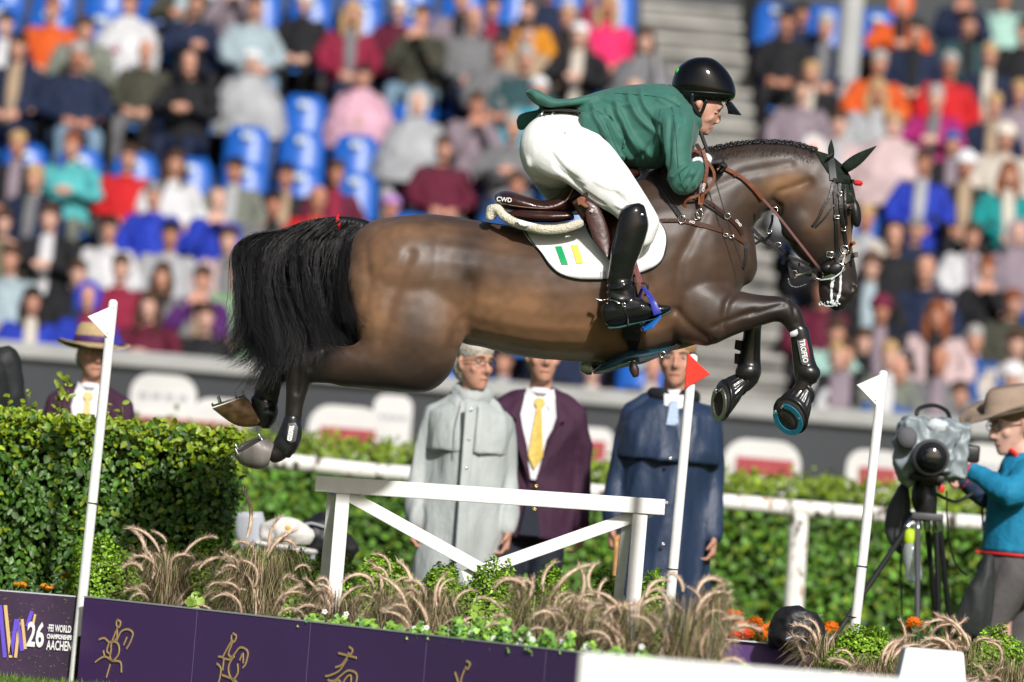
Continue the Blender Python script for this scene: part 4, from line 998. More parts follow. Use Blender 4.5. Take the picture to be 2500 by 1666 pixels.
def hedge_far():
    h = empty('hedge', (2, 34, 0), 'long low ivy hedge running behind the birch rail', 'hedge')
    MB().box((.9, 34.35, .58), (9.4, .6, 1.14)).build('core', core, h, smooth=False)
    n = 26000; u = RNG.uniform(-3.8, 5.6, n); v = RNG.uniform(0, 1, n) ** .8
    P = np.stack([u, 34.05 - RNG.exponential(.06, n) + .08 * np.sin(u * 4) * np.cos(v * 6), v * 1.24], 1)
    n2 = 6000; P2 = np.stack([RNG.uniform(-3.8, 5.6, n2), RNG.uniform(34, 34.7, n2), 1.22 + RNG.normal(0, .03, n2) + .04 * np.sin(np.linspace(0, 90, n2))], 1)
    Pn = np.concatenate([P, P2]); Nn = np.concatenate([np.tile([0, -1., .3], (n, 1)), np.tile([0, -.4, 1.], (n2, 1))]) + RNG.normal(0, .5, (n + n2, 3))
    c = cvar(n + n2, (.065, .165, .02), .4, .3); clump = vnoise(Pn, (1.8, 1.8, 1.8)) + vnoise(Pn, (5, 5, 5), 3) * .7
    c = c * (1 + clump[:, None] * .5); br = (Pn[:, 2] > 1.14) | (RNG.uniform(0, 1, len(Pn)) < .10 + .3 * np.clip(clump, 0, 1)); c[br] = cvar(br.sum(), (.13, .20, .016), .35, .5)  # top leaves coloured brighter as if lit from above, others at random
    V, Fc = leaf_quads(Pn, Nn, RNG.uniform(.025, .055, len(Pn)), .8, .3)
    tag(mesh_obj('foliage', np_mesh('foliage', V, Fc, np.repeat(np.clip(c, .002, .8), 6, 0), False), leafm2, h), kind='stuff')
hedge_far()
# yellowish and reddish shrub tops behind, left of the raincoat
def low_shrub(x, y, z, rx, rz, label, colr, n=900, name='shrub'):
    s = empty(name, (x, y, 0), label, 'shrub')
    MB().limb([((x, y, 0), .03), ((x, y, z), .015)], n=6).build('stem', mat('twig', (.05, .035, .02), .9), s)
    d = RNG.normal(size=(n, 3)); d /= np.linalg.norm(d, axis=1)[:, None]; P = np.array([x, y, z]) + d * np.array([rx, rx * .6, rz]) * RNG.uniform(.6, 1.05, (n, 1))
    P[:, 2] = np.maximum(P[:, 2], .02)
    V, Fc = leaf_quads(P, d + RNG.normal(0, .4, (n, 3)), RNG.uniform(.05, .09, n), .6)
    tag(mesh_obj('foliage', np_mesh('foliage', V, Fc, np.repeat(cvar(n, colr, .3, .3), 6, 0), False), leafm2, s), kind='stuff')
pt = at(820, 1060, 36.0); low_shrub(pt.x, 36, .86, 1.5, .38, 'olive yellow low shrub behind the birch rail under the horse belly', (.14, .16, .025), 2200)
pt = at(610, 1070, 37.0); low_shrub(pt.x - .3, 37, .95, .9, .34, 'yellow and rusty shrub behind the end of the tall hedge', (.20, .15, .03), 1200)

# ------------------------------------------------------------------ birch rail
birch = None
def birch_rail():
    m = mat('birch_bark', (.66, .62, .57), .7, .3, bump=.4, bs=20); nt = m.node_tree; b = nt.nodes['Principled BSDF']
    tc = nt.nodes.new('ShaderNodeTexCoord'); n1 = nt.nodes.new('ShaderNodeTexNoise'); mp = nt.nodes.new('ShaderNodeMapping'); mp.inputs['Scale'].default_value = (9, 4, 5)
    nt.links.new(tc.outputs['Object'], mp.inputs[0]); nt.links.new(mp.outputs[0], n1.inputs[0]); n1.inputs['Scale'].default_value = 1.6; n1.inputs['Detail'].default_value = 8
    cr = nt.nodes.new('ShaderNodeValToRGB'); e = cr.color_ramp.elements; e[0].position = .34; e[0].color = (.06, .045, .035, 1); e[1].position = .44; e[1].color = (.76, .73, .69, 1)
    x = e.new(.60); x.color = (.80, .78, .74, 1); x = e.new(.68); x.color = (.45, .30, .22, 1)
    nt.links.new(n1.outputs[0], cr.inputs[0]); nt.links.new(cr.outputs[0], b.inputs['Base Color'])
    r = empty('birch_rail', (at(1950, 1260, 31.5).x, 31.5, 0), 'long white birch trunk rail on birch posts before the ivy hedge', 'rail')
    A = lambda x, y: at(x, y, 31.5)
    pts = [(A(x, y) + Vector((0, .01 * math.sin(x * .01), 0)), rr_) for x, y, rr_ in ((560, 1118, .046), (700, 1128, .046), (900, 1150, .045), (1100, 1165, .044), (1300, 1185, .045), (1500, 1205, .041), (1800, 1228, .044), (1950, 1242, .046), (2100, 1253, .044), (2300, 1270, .042), (2480, 1285, .041))]
    MB().limb(pts, n=20, sub=4).build('rail', m, r)
    for x in (1952, 480):
        a = A(x, 1262 if x > 1000 else 1130)
        MB().limb([(a + Vector((0, 0, -.02)), .052), (Vector((a.x + .008, 31.5, a.z / 2)), .055), (Vector((a.x + .01, 31.5, -.05)), .058)], n=18).build('post', m, r)
birch_rail()

# ------------------------------------------------------------------ planter boards with print
def board_y(px): return 24.6 + (px - 213) / (1334 - 213) * (21.6 - 24.6)      # distance of the slanted board row
purple = mat('board_purple', (.085, .036, .150), .35, .5, var=.06, vs=2); purple2 = mat('board_purple_muddy', (.032, .015, .042), .4, .5, var=.5, vs=5)
gold = mat('print_gold', (.62, .42, .18), .45); violet = mat('print_violet', (.13, .07, .55), .45); whitep = mat('print_white')
edge_w = mat('board_edge', (.55, .55, .60), .4, metal=.3)
HORSE_MARKS = {   # simple line figures of horse and rider, unit box, y up
 'trot': [[(.47, 1), (.55, .97), (.53, .88), (.47, .90), (.46, .97), (.49, 1)], [(.49, .86), (.40, .62), (.38, .50)], [(.48, .86), (.50, .70), (.44, .62)], [(.10, .62), (.22, .66), (.33, .60), (.42, .62), (.52, .60), (.57, .50), (.55, .38), (.44, .28), (.38, .36), (.40, .50)],
          [(.50, .64), (.58, .80), (.72, .86), (.84, .80), (.80, .64), (.73, .52)], [(.66, .58), (.72, .72)], [(.44, .28), (.26, .34), (.06, .22)], [(.26, .34), (.22, .44)], [(.44, .28), (.62, .28), (.66, .10)], [(.40, .22), (.34, -.02)], [(.34, .60), (.30, .44), (.40, .40)]],
 'passage': [[(.52, 1), (.60, .96), (.57, .86), (.50, .89), (.50, .97)], [(.50, .86), (.34, .58)], [(.53, .84), (.46, .64), (.56, .60)], [(.24, .58), (.36, .56), (.36, .36)], [(.22, .46), (.32, .38), (.30, .16), (.20, .0)], [(.36, .56), (.52, .56), (.60, .66), (.72, .78), (.88, .72), (.86, .52), (.80, .44)],
             [(.72, .56), (.78, .68), (.80, .52)], [(.60, .62), (.50, .48), (.50, .34), (.60, .22), (.70, .34), (.68, .50)], [(.36, .28), (.56, .24), (.70, .18), (.74, -.02)], [(.62, .2), (.60, -.02)]],
 'vault': [[(.56, 1), (.64, .96), (.61, .88), (.55, .90)], [(.34, .88), (.74, .84)], [(.56, .86), (.44, .70), (.30, .64)], [(.54, .80), (.40, .60), (.20, .50), (.10, .48)], [(.16, .42), (.30, .42), (.44, .52), (.60, .62), (.78, .56), (.74, .30)], [(.44, .30), (.56, .50), (.66, .52), (.64, .20)], [(.24, .34), (.40, .44), (.50, .26)], [(.1, .3), (.2, .2), (.3, .0)]],
 'jump': [[(.56, 1), (.64, .97), (.61, .88), (.55, .90)], [(.54, .86), (.48, .66), (.62, .58)], [(.34, .80), (.44, .62)], [(.30, .56), (.46, .60), (.62, .56), (.74, .50)], [(.44, .44), (.60, .50), (.78, .40)], [(.3, .4), (.2, .2), (.3, .0)]] }
def mark(par, key, O, X, U, w, h, m):
    """line figure on a board: O lower left, X across, U up"""
    nr = X.cross(U).normalized(); nr = nr if nr.y < 0 else -nr
    for pl in HORSE_MARKS[key]:
        P = [O + X * (a[0] * w) + U * (a[1] * h) + nr * .002 for a in crom(pl, 4)]
        b = MB(); top = []; bot = []
        for i, p in enumerate(P):
            t = (P[min(i + 1, len(P) - 1)] - P[max(i - 1, 0)]).normalized(); s = t.cross(nr) * .0045; top.append(p + s); bot.append(p - s)
        b.sheet([top, bot], nr * .0015); b.build('emblem_line', m, par, smooth=False)
def boards():
    zt = .37
    A = lambda px: Vector((at(px, 1456 + (px - 213) * .117, board_y(px)).x, board_y(px), 0))
    pxs = [205, 482, 759, 1043, 1334, 1640]
    for i in range(5):
        a = A(pxs[i]); b = A(pxs[i + 1]); t = (b - a).normalized(); nr = Vector((t.y, -t.x, 0)); nr = nr if nr.y < 0 else -nr
        key = ['trot', 'passage', 'vault', 'jump', 'trot'][i]
        e = empty('planter_board', tuple((a + b) / 2), 'purple planter board printed with a golden %s' % ['rider and prancing horse, first from the flag pole', 'rider on a stepping horse', 'figure vaulting on a horse', 'jumping rider, mostly below the frame', 'emblem, hidden behind the white fence'][i], 'board', 'purple printed boards round the planter')
        MB().prism([a + t * .003, b - t * .003, b - t * .003 + Vector((0, 0, zt)), a + t * .003 + Vector((0, 0, zt))], -nr * .03).build('panel', purple, e, smooth=False)
        MB().prism([a + Vector((0, 0, zt + .0005)) + nr * .002, b + Vector((0, 0, zt + .0005)) + nr * .002, b + Vector((0, 0, zt + .006)) + nr * .002, a + Vector((0, 0, zt + .006)) + nr * .002], -nr * .034).build('edge', edge_w, e, smooth=False)
        MB().prism([b + nr * .001 - t * .003, b + nr * .001 + t * .001, b + nr * .001 + t * .001 + Vector((0, 0, zt)), b + nr * .001 - t * .003 + Vector((0, 0, zt))], -nr * .02).build('joint', mat('joint_violet', (.14, .09, .22), .5), e, smooth=False)
        L = (b - a).length
        mark(e, key, a + t * L * .13 + Vector((0, 0, .045)), t, Vector((0, 0, 1)), L * .40, .245, gold)
    # left board, seen square on
    a = Vector((at(-120, 1430, 24.75).x, 24.75, 0)); b = Vector((at(186, 1452, 24.75).x, 24.75, 0)); X = Vector((1, 0, 0)); U = Vector((0, 0, 1))
    e = empty('planter_board', tuple((a + b) / 2), 'mud-spattered purple board lettered 26 WORLD CHAMPIONSHIPS AACHEN', 'board', 'purple printed boards round the planter')
    MB().prism([a, b + X * .04, b + X * .04 + U * .365, a + U * .365], (0, .03, 0)).build('panel', purple2, e, smooth=False)
    MB().prism([a + U * .3655, b + U * .3655, b + U * .371, a + U * .371], (0, .034, 0)).build('edge', edge_w, e, smooth=False)
    B = lambda px, py: at(px, py, 24.745); lay = Vector((0, -.004, 0))
    def stroke(p, q, w, m, nm='emblem_stroke'): MB().bar(B(*p) , B(*q), w, .003, (0, -1, 0)).build(nm, m, e, smooth=False)
    stroke((0, 1478), (12, 1606), .017, violet); stroke((13, 1478), (26, 1606), .015, gold); stroke((26, 1600), (40, 1512), .017, violet); stroke((38, 1606), (47, 1520), .013, gold)
    stroke((42, 1512), (54, 1590), .017, violet); stroke((54, 1512), (62, 1585), .013, gold); stroke((66, 1530), (78, 1492), .016, violet); stroke((80, 1528), (86, 1500), .010, gold)
    put_text('26', 'numeral', .145, B(87, 1553) + lay, B(100, 1553) - B(86, 1552), B(86, 1540) - B(86, 1552), whitep, e, bold=.004, sx=.52)
    for s, sz, y, sx in (('\u00b7FEI WORLD', .042, 1536, .45), ('CHAMPIONSHIPS', .027, 1556, .52), ('AACHEN', .058, 1578, .47)):
        put_text(s, 'lettering', sz, B(145, y) + lay, B(160, y + 1) - B(145, y), B(145, y - 12) - B(145, y), whitep, e, bold=.0012, sx=sx)
    # mud splashes
    n = 260; m = MB()
    for _ in range(n):
        p = Vector((random.uniform(a.x, b.x + .03), 24.748, random.uniform(.02, .36))); s = random.uniform(.0012, .004); m.box(p, (s * random.uniform(1, 3), .003, s), Matrix.Rotation(random.uniform(-1, 1), 3, 'Y'))
    q = m.build('mud_splashes', mat('mud', (.16, .13, .11), .8), e, smooth=False); tag(q, kind='stuff')
    # second purple planter further right, behind the ivy
    p = at(1770, 1563, 24.4); q = at(2010, 1586, 24.4)
    e = empty('planter_board', ((p.x + q.x) / 2, 24.4, 0), 'short plain purple board beside the black umbrella', 'board', 'purple printed boards round the planter')
    MB().prism([(p.x, 24.4, 0), (q.x, 24.4, 0), (q.x, 24.4, q.z), (p.x, 24.4, p.z)], (0, .03, 0)).build('panel', purple, e, smooth=False)
    MB().bar((p.x, 24.4, p.z + .004), (q.x, 24.4, q.z + .004), .04, .006).build('edge', edge_w, e, smooth=False)
boards()
soil = MB().prism([(-1.78, 24.72, .0), (-1.78, 25.4, .0), (3.2, 25.4, 0), (3.2, 22.6, 0), (.25, 21.85, 0)], (0, 0, .20)).build('planter_soil', mat('soil', (.020, .014, .010), 1, .1, bump=.8, bs=30, var=.4, vs=9), smooth=False)
tag(soil, 'dark soil filling the planter', kind='structure')

# ------------------------------------------------------------------ boxwood balls
def boxwood(px, ytop, halfw, Y, label, n=7500):
    halfw *= 1.15; t = at(px, ytop, Y); rx = halfw * Y / F; x = t.x; zt = t.z; zc = .24; s = empty('boxwood_bush', (x, Y, .2), label, 'bush', 'clipped boxwood bushes in the planter')
    MB().ball((x, Y, zc), (rx * .76, rx * .74, (zt - zc) * .76), 16, 10).build('core', core, s)
    d = RNG.normal(size=(n, 3)); d /= np.linalg.norm(d, axis=1)[:, None]; d[:, 2] = np.where(RNG.uniform(0, 1, n) < .75, np.abs(d[:, 2]), d[:, 2])
    rad = RNG.uniform(.82, 1.0, n) * (1 + .07 * vnoise(d, 5, px)) ; lumps = 1 + .20 * vnoise(d, 2.6, px + 3)
    P = np.array([x, Y, zc]) + d * np.array([rx, rx, zt - zc]) * (rad * lumps)[:, None]; P[:, 2] = np.maximum(P[:, 2], .19)
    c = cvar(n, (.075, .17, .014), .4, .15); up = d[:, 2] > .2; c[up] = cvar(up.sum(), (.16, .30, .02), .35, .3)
    V, Fc = leaf_quads(P, d + RNG.normal(0, .5, (n, 3)), RNG.uniform(.011, .022, n), .6, .3, d + RNG.normal(0, .8, (n, 3)))
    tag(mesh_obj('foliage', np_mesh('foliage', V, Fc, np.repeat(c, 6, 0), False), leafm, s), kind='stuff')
boxwood(258, 1312, 88, 25.1, 'large boxwood bush beside the left flag pole, before the tall hedge', 8000)
boxwood(520, 1318, 80, 25.1, 'boxwood bush behind the second clump of feathery grass')
boxwood(628, 1340, 70, 24.7, 'small boxwood bush overhung by pale grass plumes')
boxwood(812, 1335, 78, 25.0, 'boxwood bush at the foot of the left gate leg')
boxwood(948, 1342, 85, 24.7, 'boxwood bush below the left diagonal of the gate')
boxwood(1212, 1366, 78, 24.3, 'rounded boxwood bush under the middle of the white gate')
boxwood(1350, 1392, 50, 24.6, 'small boxwood bush behind grass plumes below the navy trousers')
boxwood(1600, 1406, 60, 24.6, 'boxwood bush half hidden left of the red flag pole')
boxwood(400, 1345, 70, 25.2, 'boxwood bush between the large one and the first grass clump')
boxwood(720, 1345, 62, 25.1, 'low boxwood bush just left of the left gate leg')
boxwood(1085, 1375, 62, 24.9, 'boxwood bush where the gate braces meet')
boxwood(1480, 1402, 60, 24.9, 'boxwood bush between the walking stick and the right gate leg')
boxwood(2110, 1530, 85, 23.8, 'boxwood bush right of the black umbrella among grass plumes')
boxwood(2440, 1540, 80, 23.8, 'boxwood bush at the far right edge behind the white block')

# ------------------------------------------------------------------ fountain grass
plume_m = mat('plume', attr=True, rough=0.7, spec=0.3)
def plume_mesh(L=0.11, bend=1.2, seed=0):
    r = np.random.default_rng(seed); t = np.linspace(0, 1, 9); ang = bend * t ** 1.2
    dx = np.cumsum(np.sin(ang)) * L / 9; dz = np.cumsum(np.cos(ang)) * L / 9; C_ = np.stack([dx, np.zeros(9), dz], 1); rad = .0078 * np.sin(np.clip(t * .86 + .14, 0, 1) * math.pi) ** .6 + .0004
    V = []; Fc = []; col = []
    for i in range(9):
        for k in range(6):
            a = 2 * math.pi * k / 6; u = np.array([math.cos(ang[i]), 0, -math.sin(ang[i])]); w = np.array([0, 1, 0]); V.append(C_[i] + (u * math.cos(a) + w * math.sin(a)) * rad[i]); col.append((.70, .53, .39))
    for i in range(8):
        for k in range(6): Fc.append((i * 6 + k, i * 6 + (k + 1) % 6, (i + 1) * 6 + (k + 1) % 6, (i + 1) * 6 + k))
    n = 240; b = len(V)
    for j in range(n):
        q = r.uniform(0, 8); i = int(q); f = q - i; c = C_[i] * (1 - f) + C_[min(i + 1, 8)] * f; tg = np.array([math.sin(ang[i]), 0, math.cos(ang[i])]); a = r.uniform(0, 6.28)
        u = np.array([math.cos(ang[i]), 0, -math.sin(ang[i])]); rd = u * math.cos(a) + np.array([0, 1, 0]) * math.sin(a); tip = c + rd * r.uniform(.010, .022) + tg * r.uniform(.010, .028); s = np.cross(rd, tg) * .0009
        k = b + 4 * j; V += [c + rd * .003 - s, c + rd * .003 + s, tip + s * .3, tip - s * .3]; Fc.append((k, k + 1, k + 2, k + 3)); cc = (.80, .66, .52) if r.uniform() < .65 else (.50, .28, .20); col += [cc] * 4
    me = np_mesh('plume', np.array(V), np.array(Fc), np.array(col), True); me.materials.append(plume_m); return me
PL = [plume_mesh(RNG.uniform(.13, .24), RNG.uniform(.1, 1.0) ** .8 * 2.7, i) for i in range(18)]
def grass_clump(px, ytop, halfw, Y, label, n_pl=12, n_bl=1150, green=.42, base=.2, tall=1.0):
    t = at(px, ytop, Y); x = t.x; H = (t.z - base); W = halfw * Y / F
    s = empty('fountain_grass', (x, Y, base), label, 'ornamental grass', 'clumps of feathery fountain grass in the planter')
    V = []; Fc = []; col = []; n = n_bl
    a = RNG.uniform(0, 6.28, n); reach = W * RNG.uniform(.35, 1.5, n); h = H * RNG.uniform(.22, .80, n)
    segs = 7; w = RNG.uniform(.0008, .0019, n); colr = np.where(RNG.uniform(0, 1, n)[:, None] < green, cvar(n, (.15, .17, .05), .35), cvar(n, (.44, .33, .21), .4))
    dark = RNG.uniform(0, 1, n) < .38; colr[dark] = cvar(dark.sum(), (.06, .040, .026), .4)
    for i in range(n):
        ca, sa = math.cos(a[i]), math.sin(a[i]) * .7; b = np.array([x + ca * .05 * W / .2, Y + sa * .05, base]); o = len(V); side = np.array([-sa, ca, 0]); side = side * .6 + np.array([.6, 0, 0])
        for q in range(segs + 1):
            u = q / segs; p = b + np.array([ca * reach[i] * u ** 1.5, sa * reach[i] * u ** 1.5, h[i] * math.sin(min(1.0, u * 1.0) * math.pi * .72) / math.sin(math.pi * .5) * 1.0 if u < .7 else h[i] * math.sin(u * math.pi * .72)])
            ww = w[i] * (1 - u * .85); V.append(p - side * ww); V.append(p + side * ww); col += [colr[i]] * 2
        for q in range(segs): k = o + 2 * q; Fc.append((k, k + 1, k + 3, k + 2))
    tag(mesh_obj('blades', np_mesh('blades', np.array(V), np.array(Fc), np.array(col), False), plume_m, s), kind='stuff')
    for i in range(int(n_pl * 1.8)):
        me = PL[random.randrange(len(PL))]; aa = random.uniform(0, 6.28); rr_ = W * math.sqrt(random.uniform(0, .9)); top = H * random.uniform(.35, .95) * (1 - .3 * (rr_ / W) ** 2) * tall
        P0 = Vector((x + .2 * rr_ * math.cos(aa), Y + .2 * rr_ * math.sin(aa), base)); P1 = Vector((x + rr_ * math.cos(aa), Y - abs(rr_ * math.sin(aa)) * .5, base + top - .05))
        o = bpy.data.objects.new('plume', me); COL.objects.link(o); o.parent = s; o.location = P1 - s.location; sc = random.uniform(.55, 1.05); o.scale = (sc, sc, sc)
        o.rotation_euler = (random.uniform(-.6, .6), random.uniform(-.6, .6), (0 if math.cos(aa) > 0 else math.pi) + random.uniform(-.7, .7))
        MB().limb([(P0, .0012), ((P0 + P1) / 2 + Vector((0, 0, .03)), .0012), (P1, .001)], n=4).build('stalk', mat('stalk', (.25, .17, .10), .7), s)
def gy(px): return board_y(px) + .45
for px, yt, hw, dy, n, lab in ((420, 1275, 90, .25, 12, 'feathery grass clump leftmost, beside the large boxwood'), (650, 1245, 90, .3, 16, 'tall feathery grass clump before the white bags'), (590, 1330, 60, .2, 7, 'small dry grass clump between the first two boxwoods'),
        (830, 1385, 90, 0, 12, 'arching grass clump just above the vaulting emblem board'), (960, 1360, 60, .1, 8, 'sparse grass clump left of the bent double plume'), (1060, 1370, 80, .05, 12, 'grass clump with long drooping plumes left of the round boxwood'),
        (1320, 1345, 95, .1, 16, 'grass clump with upright plumes right of the round boxwood'), (1440, 1395, 85, .15, 9, 'olive grass clump before the walking stick'), (1560, 1400, 80, .2, 10, 'dry grass clump between gate leg and red flag pole'),
        (1690, 1375, 90, .35, 12, 'grass clump touching the red flag pole'), (1750, 1355, 45, .5, 5, 'slim grass clump with two tall plumes right of red flag pole')):
    grass_clump(px, yt, hw, gy(px) + dy, lab, n_pl=n)
for px, yt, hw, Y, n, lab in ((2030, 1490, 75, 23.9, 8, 'grass clump beside the black umbrella'), (2230, 1505, 90, 23.9, 14, 'grass clump behind the white block'), (2150, 1560, 90, 23.6, 12, 'low grass clump left of the white block'), (2380, 1515, 90, 23.8, 14, 'grass clump before the camera operator'), (2480, 1560, 80, 23.5, 12, 'grass clump at the right edge of the frame')):
    grass_clump(px, yt, hw, Y, lab, n_pl=n)

# ------------------------------------------------------------------ ivy and white flowers at the rim of the planter
def ivy(px0, px1, label, n=260, dy=.12, ztop=.40, lift=0.035):
    p0 = Vector((at(px0, 1500, board_y(px0)).x, board_y(px0) + dy, 0)); p1 = Vector((at(px1, 1560, board_y(px1)).x, board_y(px1) + dy, 0))
    s = empty('ivy_plant', tuple((p0 + p1) / 2 + Vector((0, 0, .2))), label, 'ivy', 'ivy trailing at the rim of the planter')
    u = RNG.uniform(0, 1, n); P = np.array(p0)[None] * (1 - u)[:, None] + np.array(p1)[None] * u[:, None]; P[:, 1] += RNG.uniform(-.10, .14, n)
    P[:, 2] = ztop - .05 + lift * np.abs(np.sin(u * 9 + px0)) * RNG.uniform(.3, 1.6, n)
    c = cvar(n, (.07, .20, .03), .35, .5); lb = RNG.uniform(0, 1, n) < .4; c[lb] = cvar(lb.sum(), (.20, .38, .05), .25, .4); Vs = []; Fs = []; cs = []
    for j, da in enumerate((-.9, 0, .9)):
        ax = RNG.normal(0, .2, (n, 3)) if j == 0 else ax; Nn = np.array([0, -.8, .7]) + (RNG.normal(0, .35, (n, 3)) if j == 0 else 0); 
        if j == 0: N0 = Nn; base_a = RNG.uniform(0, 6.28, n)
        ax3 = np.stack([np.cos(base_a + da), np.zeros(n), np.sin(base_a + da)], 1); V, Fc = leaf_quads(P, N0, RNG.uniform(.013, .024, n) * (1 if j == 1 else .8), .75, .2, ax3)
        Fs.append(Fc + len(V) * j); Vs.append(V); cs.append(np.repeat(c, 6, 0))
    tag(mesh_obj('ivy_leaves', np_mesh('ivy', np.concatenate(Vs), np.concatenate(Fs), np.concatenate(cs), False), leafm, s), kind='stuff')
    fl = mat('petal_white', (.75, .75, .72), .6)
    for i in range(max(2, n // 70)):
        q = random.random(); p = p0 * (1 - q) + p1 * q + Vector((0, random.uniform(-.1, -.02), ztop + random.uniform(-.02, .02))); m = MB()
        for k in range(5): a = k * 1.2566; m.ball(p + Vector((.007 * math.cos(a), 0, .007 * math.sin(a))), (.006, .002, .006), 6, 4)
        m.build('blossom', fl, s)
ivy(735, 900, 'short strip of ivy with white blossom below the arching grass', 160)
ivy(900, 1080, 'ivy at the rim above the vaulting emblem board', 260)
ivy(1080, 1240, 'bright ivy mound below the round boxwood', 420, lift=.07)
ivy(1240, 1400, 'bright ivy spilling over the rim left of the red pole', 460, lift=.055)
ivy(1420, 1600, 'dark ivy behind the blurred white fence', 200)
ivy(1640, 1900, 'trailing ivy right of the red flag pole before the purple board', 260, dy=1.2, ztop=.34, lift=.06)
def ivy_spray(px, py, Y, label):
    b = at(px, py + 90, Y); s = empty('ivy_shoot', tuple(b), label, 'ivy', 'ivy trailing at the rim of the planter'); t = at(px, py, Y)
    MB().limb([(b, .002), (t, .0012)], n=5).build('stem', mat('stem_green'), s); n = 26; u = RNG.uniform(0, 1, n); P = np.array(b)[None] * (1 - u)[:, None] + np.array(t)[None] * u[:, None] + RNG.normal(0, .014, (n, 3))
    V, Fc = leaf_quads(P, np.tile([0, -1., .4], (n, 1)) + RNG.normal(0, .3, (n, 3)), RNG.uniform(.025, .042, n), .95, .2); tag(mesh_obj('ivy_leaves', np_mesh('i', V, Fc, np.repeat(cvar(n, (.22, .36, .05), .2, .4), 6, 0), False), leafm, s), kind='stuff')
ivy_spray(1168, 1490, 22.6, 'upright yellow-green ivy shoot below the round boxwood'); ivy_spray(1380, 1530, 22.2, 'single upright ivy shoot left of the red flag pole'); ivy_spray(475, 1450, 24.2, 'small yellowish shoot above the first emblem board')

# ------------------------------------------------------------------ marigolds
def marigold(px, py, Y, n, label, spread=30, c=(.80, .16, .005), fs=1.0):
    p = at(px, py, Y); s = empty('marigold_plant', (p.x, Y, .0), label, 'flowers', 'orange marigolds')
    fm = mat('marigold_' + str(c), c, .6, .3, bump=.8, bs=160, var=.35, vs=90)
    for i in range(n):
        q = at(px + random.uniform(-spread, spread), py + random.uniform(-.5, .6) * spread, Y + random.uniform(-.1, .1)); m = MB()
        for r_, k_, zz in ((.026 * fs, 10, 0), (.018 * fs, 8, .006), (.009 * fs, 6, .010)):
            for k in range(k_): a = 2 * math.pi * k / k_ + r_ * 50; m.ball(q + Vector((r_ * math.cos(a), -zz - .004 * math.sin(a), r_ * .8 * math.sin(a))), (.0095 * fs, .006, .0095 * fs), 6, 4)
        m.ball(q, (.02 * fs, .006, .016 * fs), 8, 5); m.build('flower_head', fm, s)
        MB().limb([((q.x, q.y + .01, .1), .003), (q + Vector((0, .01, -.01)), .002)], n=5).build('stem', mat('stem_green'), s)
    nl = 200; P = np.array([p.x, Y, p.z - .06]) + RNG.normal(0, 1, (nl, 3)) * np.array([spread * Y / F * .8, .08, .04]); V, Fc = leaf_quads(P, np.tile([0, -1., .5], (nl, 1)) + RNG.normal(0, .5, (nl, 3)), RNG.uniform(.02, .035, nl), .4)
    tag(mesh_obj('foliage', np_mesh('f', V, Fc, np.repeat(cvar(nl, (.03, .08, .015), .3), 6, 0), False), leafm, s), kind='stuff')
for i, (px, py, Y, n, lab) in enumerate(((1778, 1510, 26.2, 8, 'marigold plant next to the tall plumes'), (1822, 1532, 26.0, 10, 'marigold plant in the middle of the orange bed'), (1868, 1540, 26.1, 9, 'marigold plant left of the black umbrella'), (1800, 1560, 25.6, 7, 'reddish marigold plant low above the purple board'),
        (2005, 1535, 26.2, 6, 'marigold plant right of the black umbrella'), (2240, 1530, 26.3, 4, 'few marigolds under the tripod'), (48, 1432, 25.2, 3, 'yellow marigold at the foot of the tall hedge, left'), (118, 1434, 25.2, 5, 'yellow marigolds at the hedge foot near the flag pole'), (160, 1405, 25.2, 3, 'single marigold above the others beside the flag pole'))):
    marigold(px, py, Y, n, lab, 26 if px > 1000 else 12, ((.80, .16, .005) if px > 1000 else (.80, .30, .01)) if i != 3 else (.55, .05, .012), 1.0 if px > 1000 else .5)
# ================================================================== gate, flag poles, foreground fence, bags
WP = white_paint()
def gate():
    Y = 24.5; A = lambda x, y, dy=0.0: at(x, y, Y + dy); g_ = empty('white_gate', (A(1195, 1200).x, Y, 0), 'white painted wooden trestle gate with slanting braces', 'gate')
    k = Y / F
    MB().bar(A(770, 1181), A(1623, 1239), .07, 39 * k).build('top_rail', WP, g_, smooth=False, bevel=.004)
    up = Vector((0, 0, 1))
    def leg(px, py, w, dy, lean=0.0, xoff=0):
        a = A(px, py, dy); MB().bar((a.x, a.y, a.z), (a.x + xoff, a.y + lean, 0.0), w * k, .05, (0, 1, 0)).build('leg', WP, g_, smooth=False, bevel=.003)
    leg(838, 1205, 34, .0); leg(815, 1203, 30, .05, .45, -.02); leg(1563, 1255, 36, 0.0); leg(1533, 1252, 24, .05, .45, -.02)
    MB().bar(A(855, 1212, .02), A(1215, 1412, .02), .045, 30 * k).build('brace', WP, g_, smooth=False, bevel=.003)
    MB().bar(A(1590, 1247, .045), A(1130, 1409, .045), .045, 30 * k).build('brace', WP, g_, smooth=False, bevel=.003)
    a = A(1180, 1400, .02); MB().bar((A(830, 1390).x, Y + .02, .24), (A(1560, 1390).x, Y + .02, .24), .045, .07).build('lower_rail', WP, g_, smooth=False, bevel=.003)
gate()
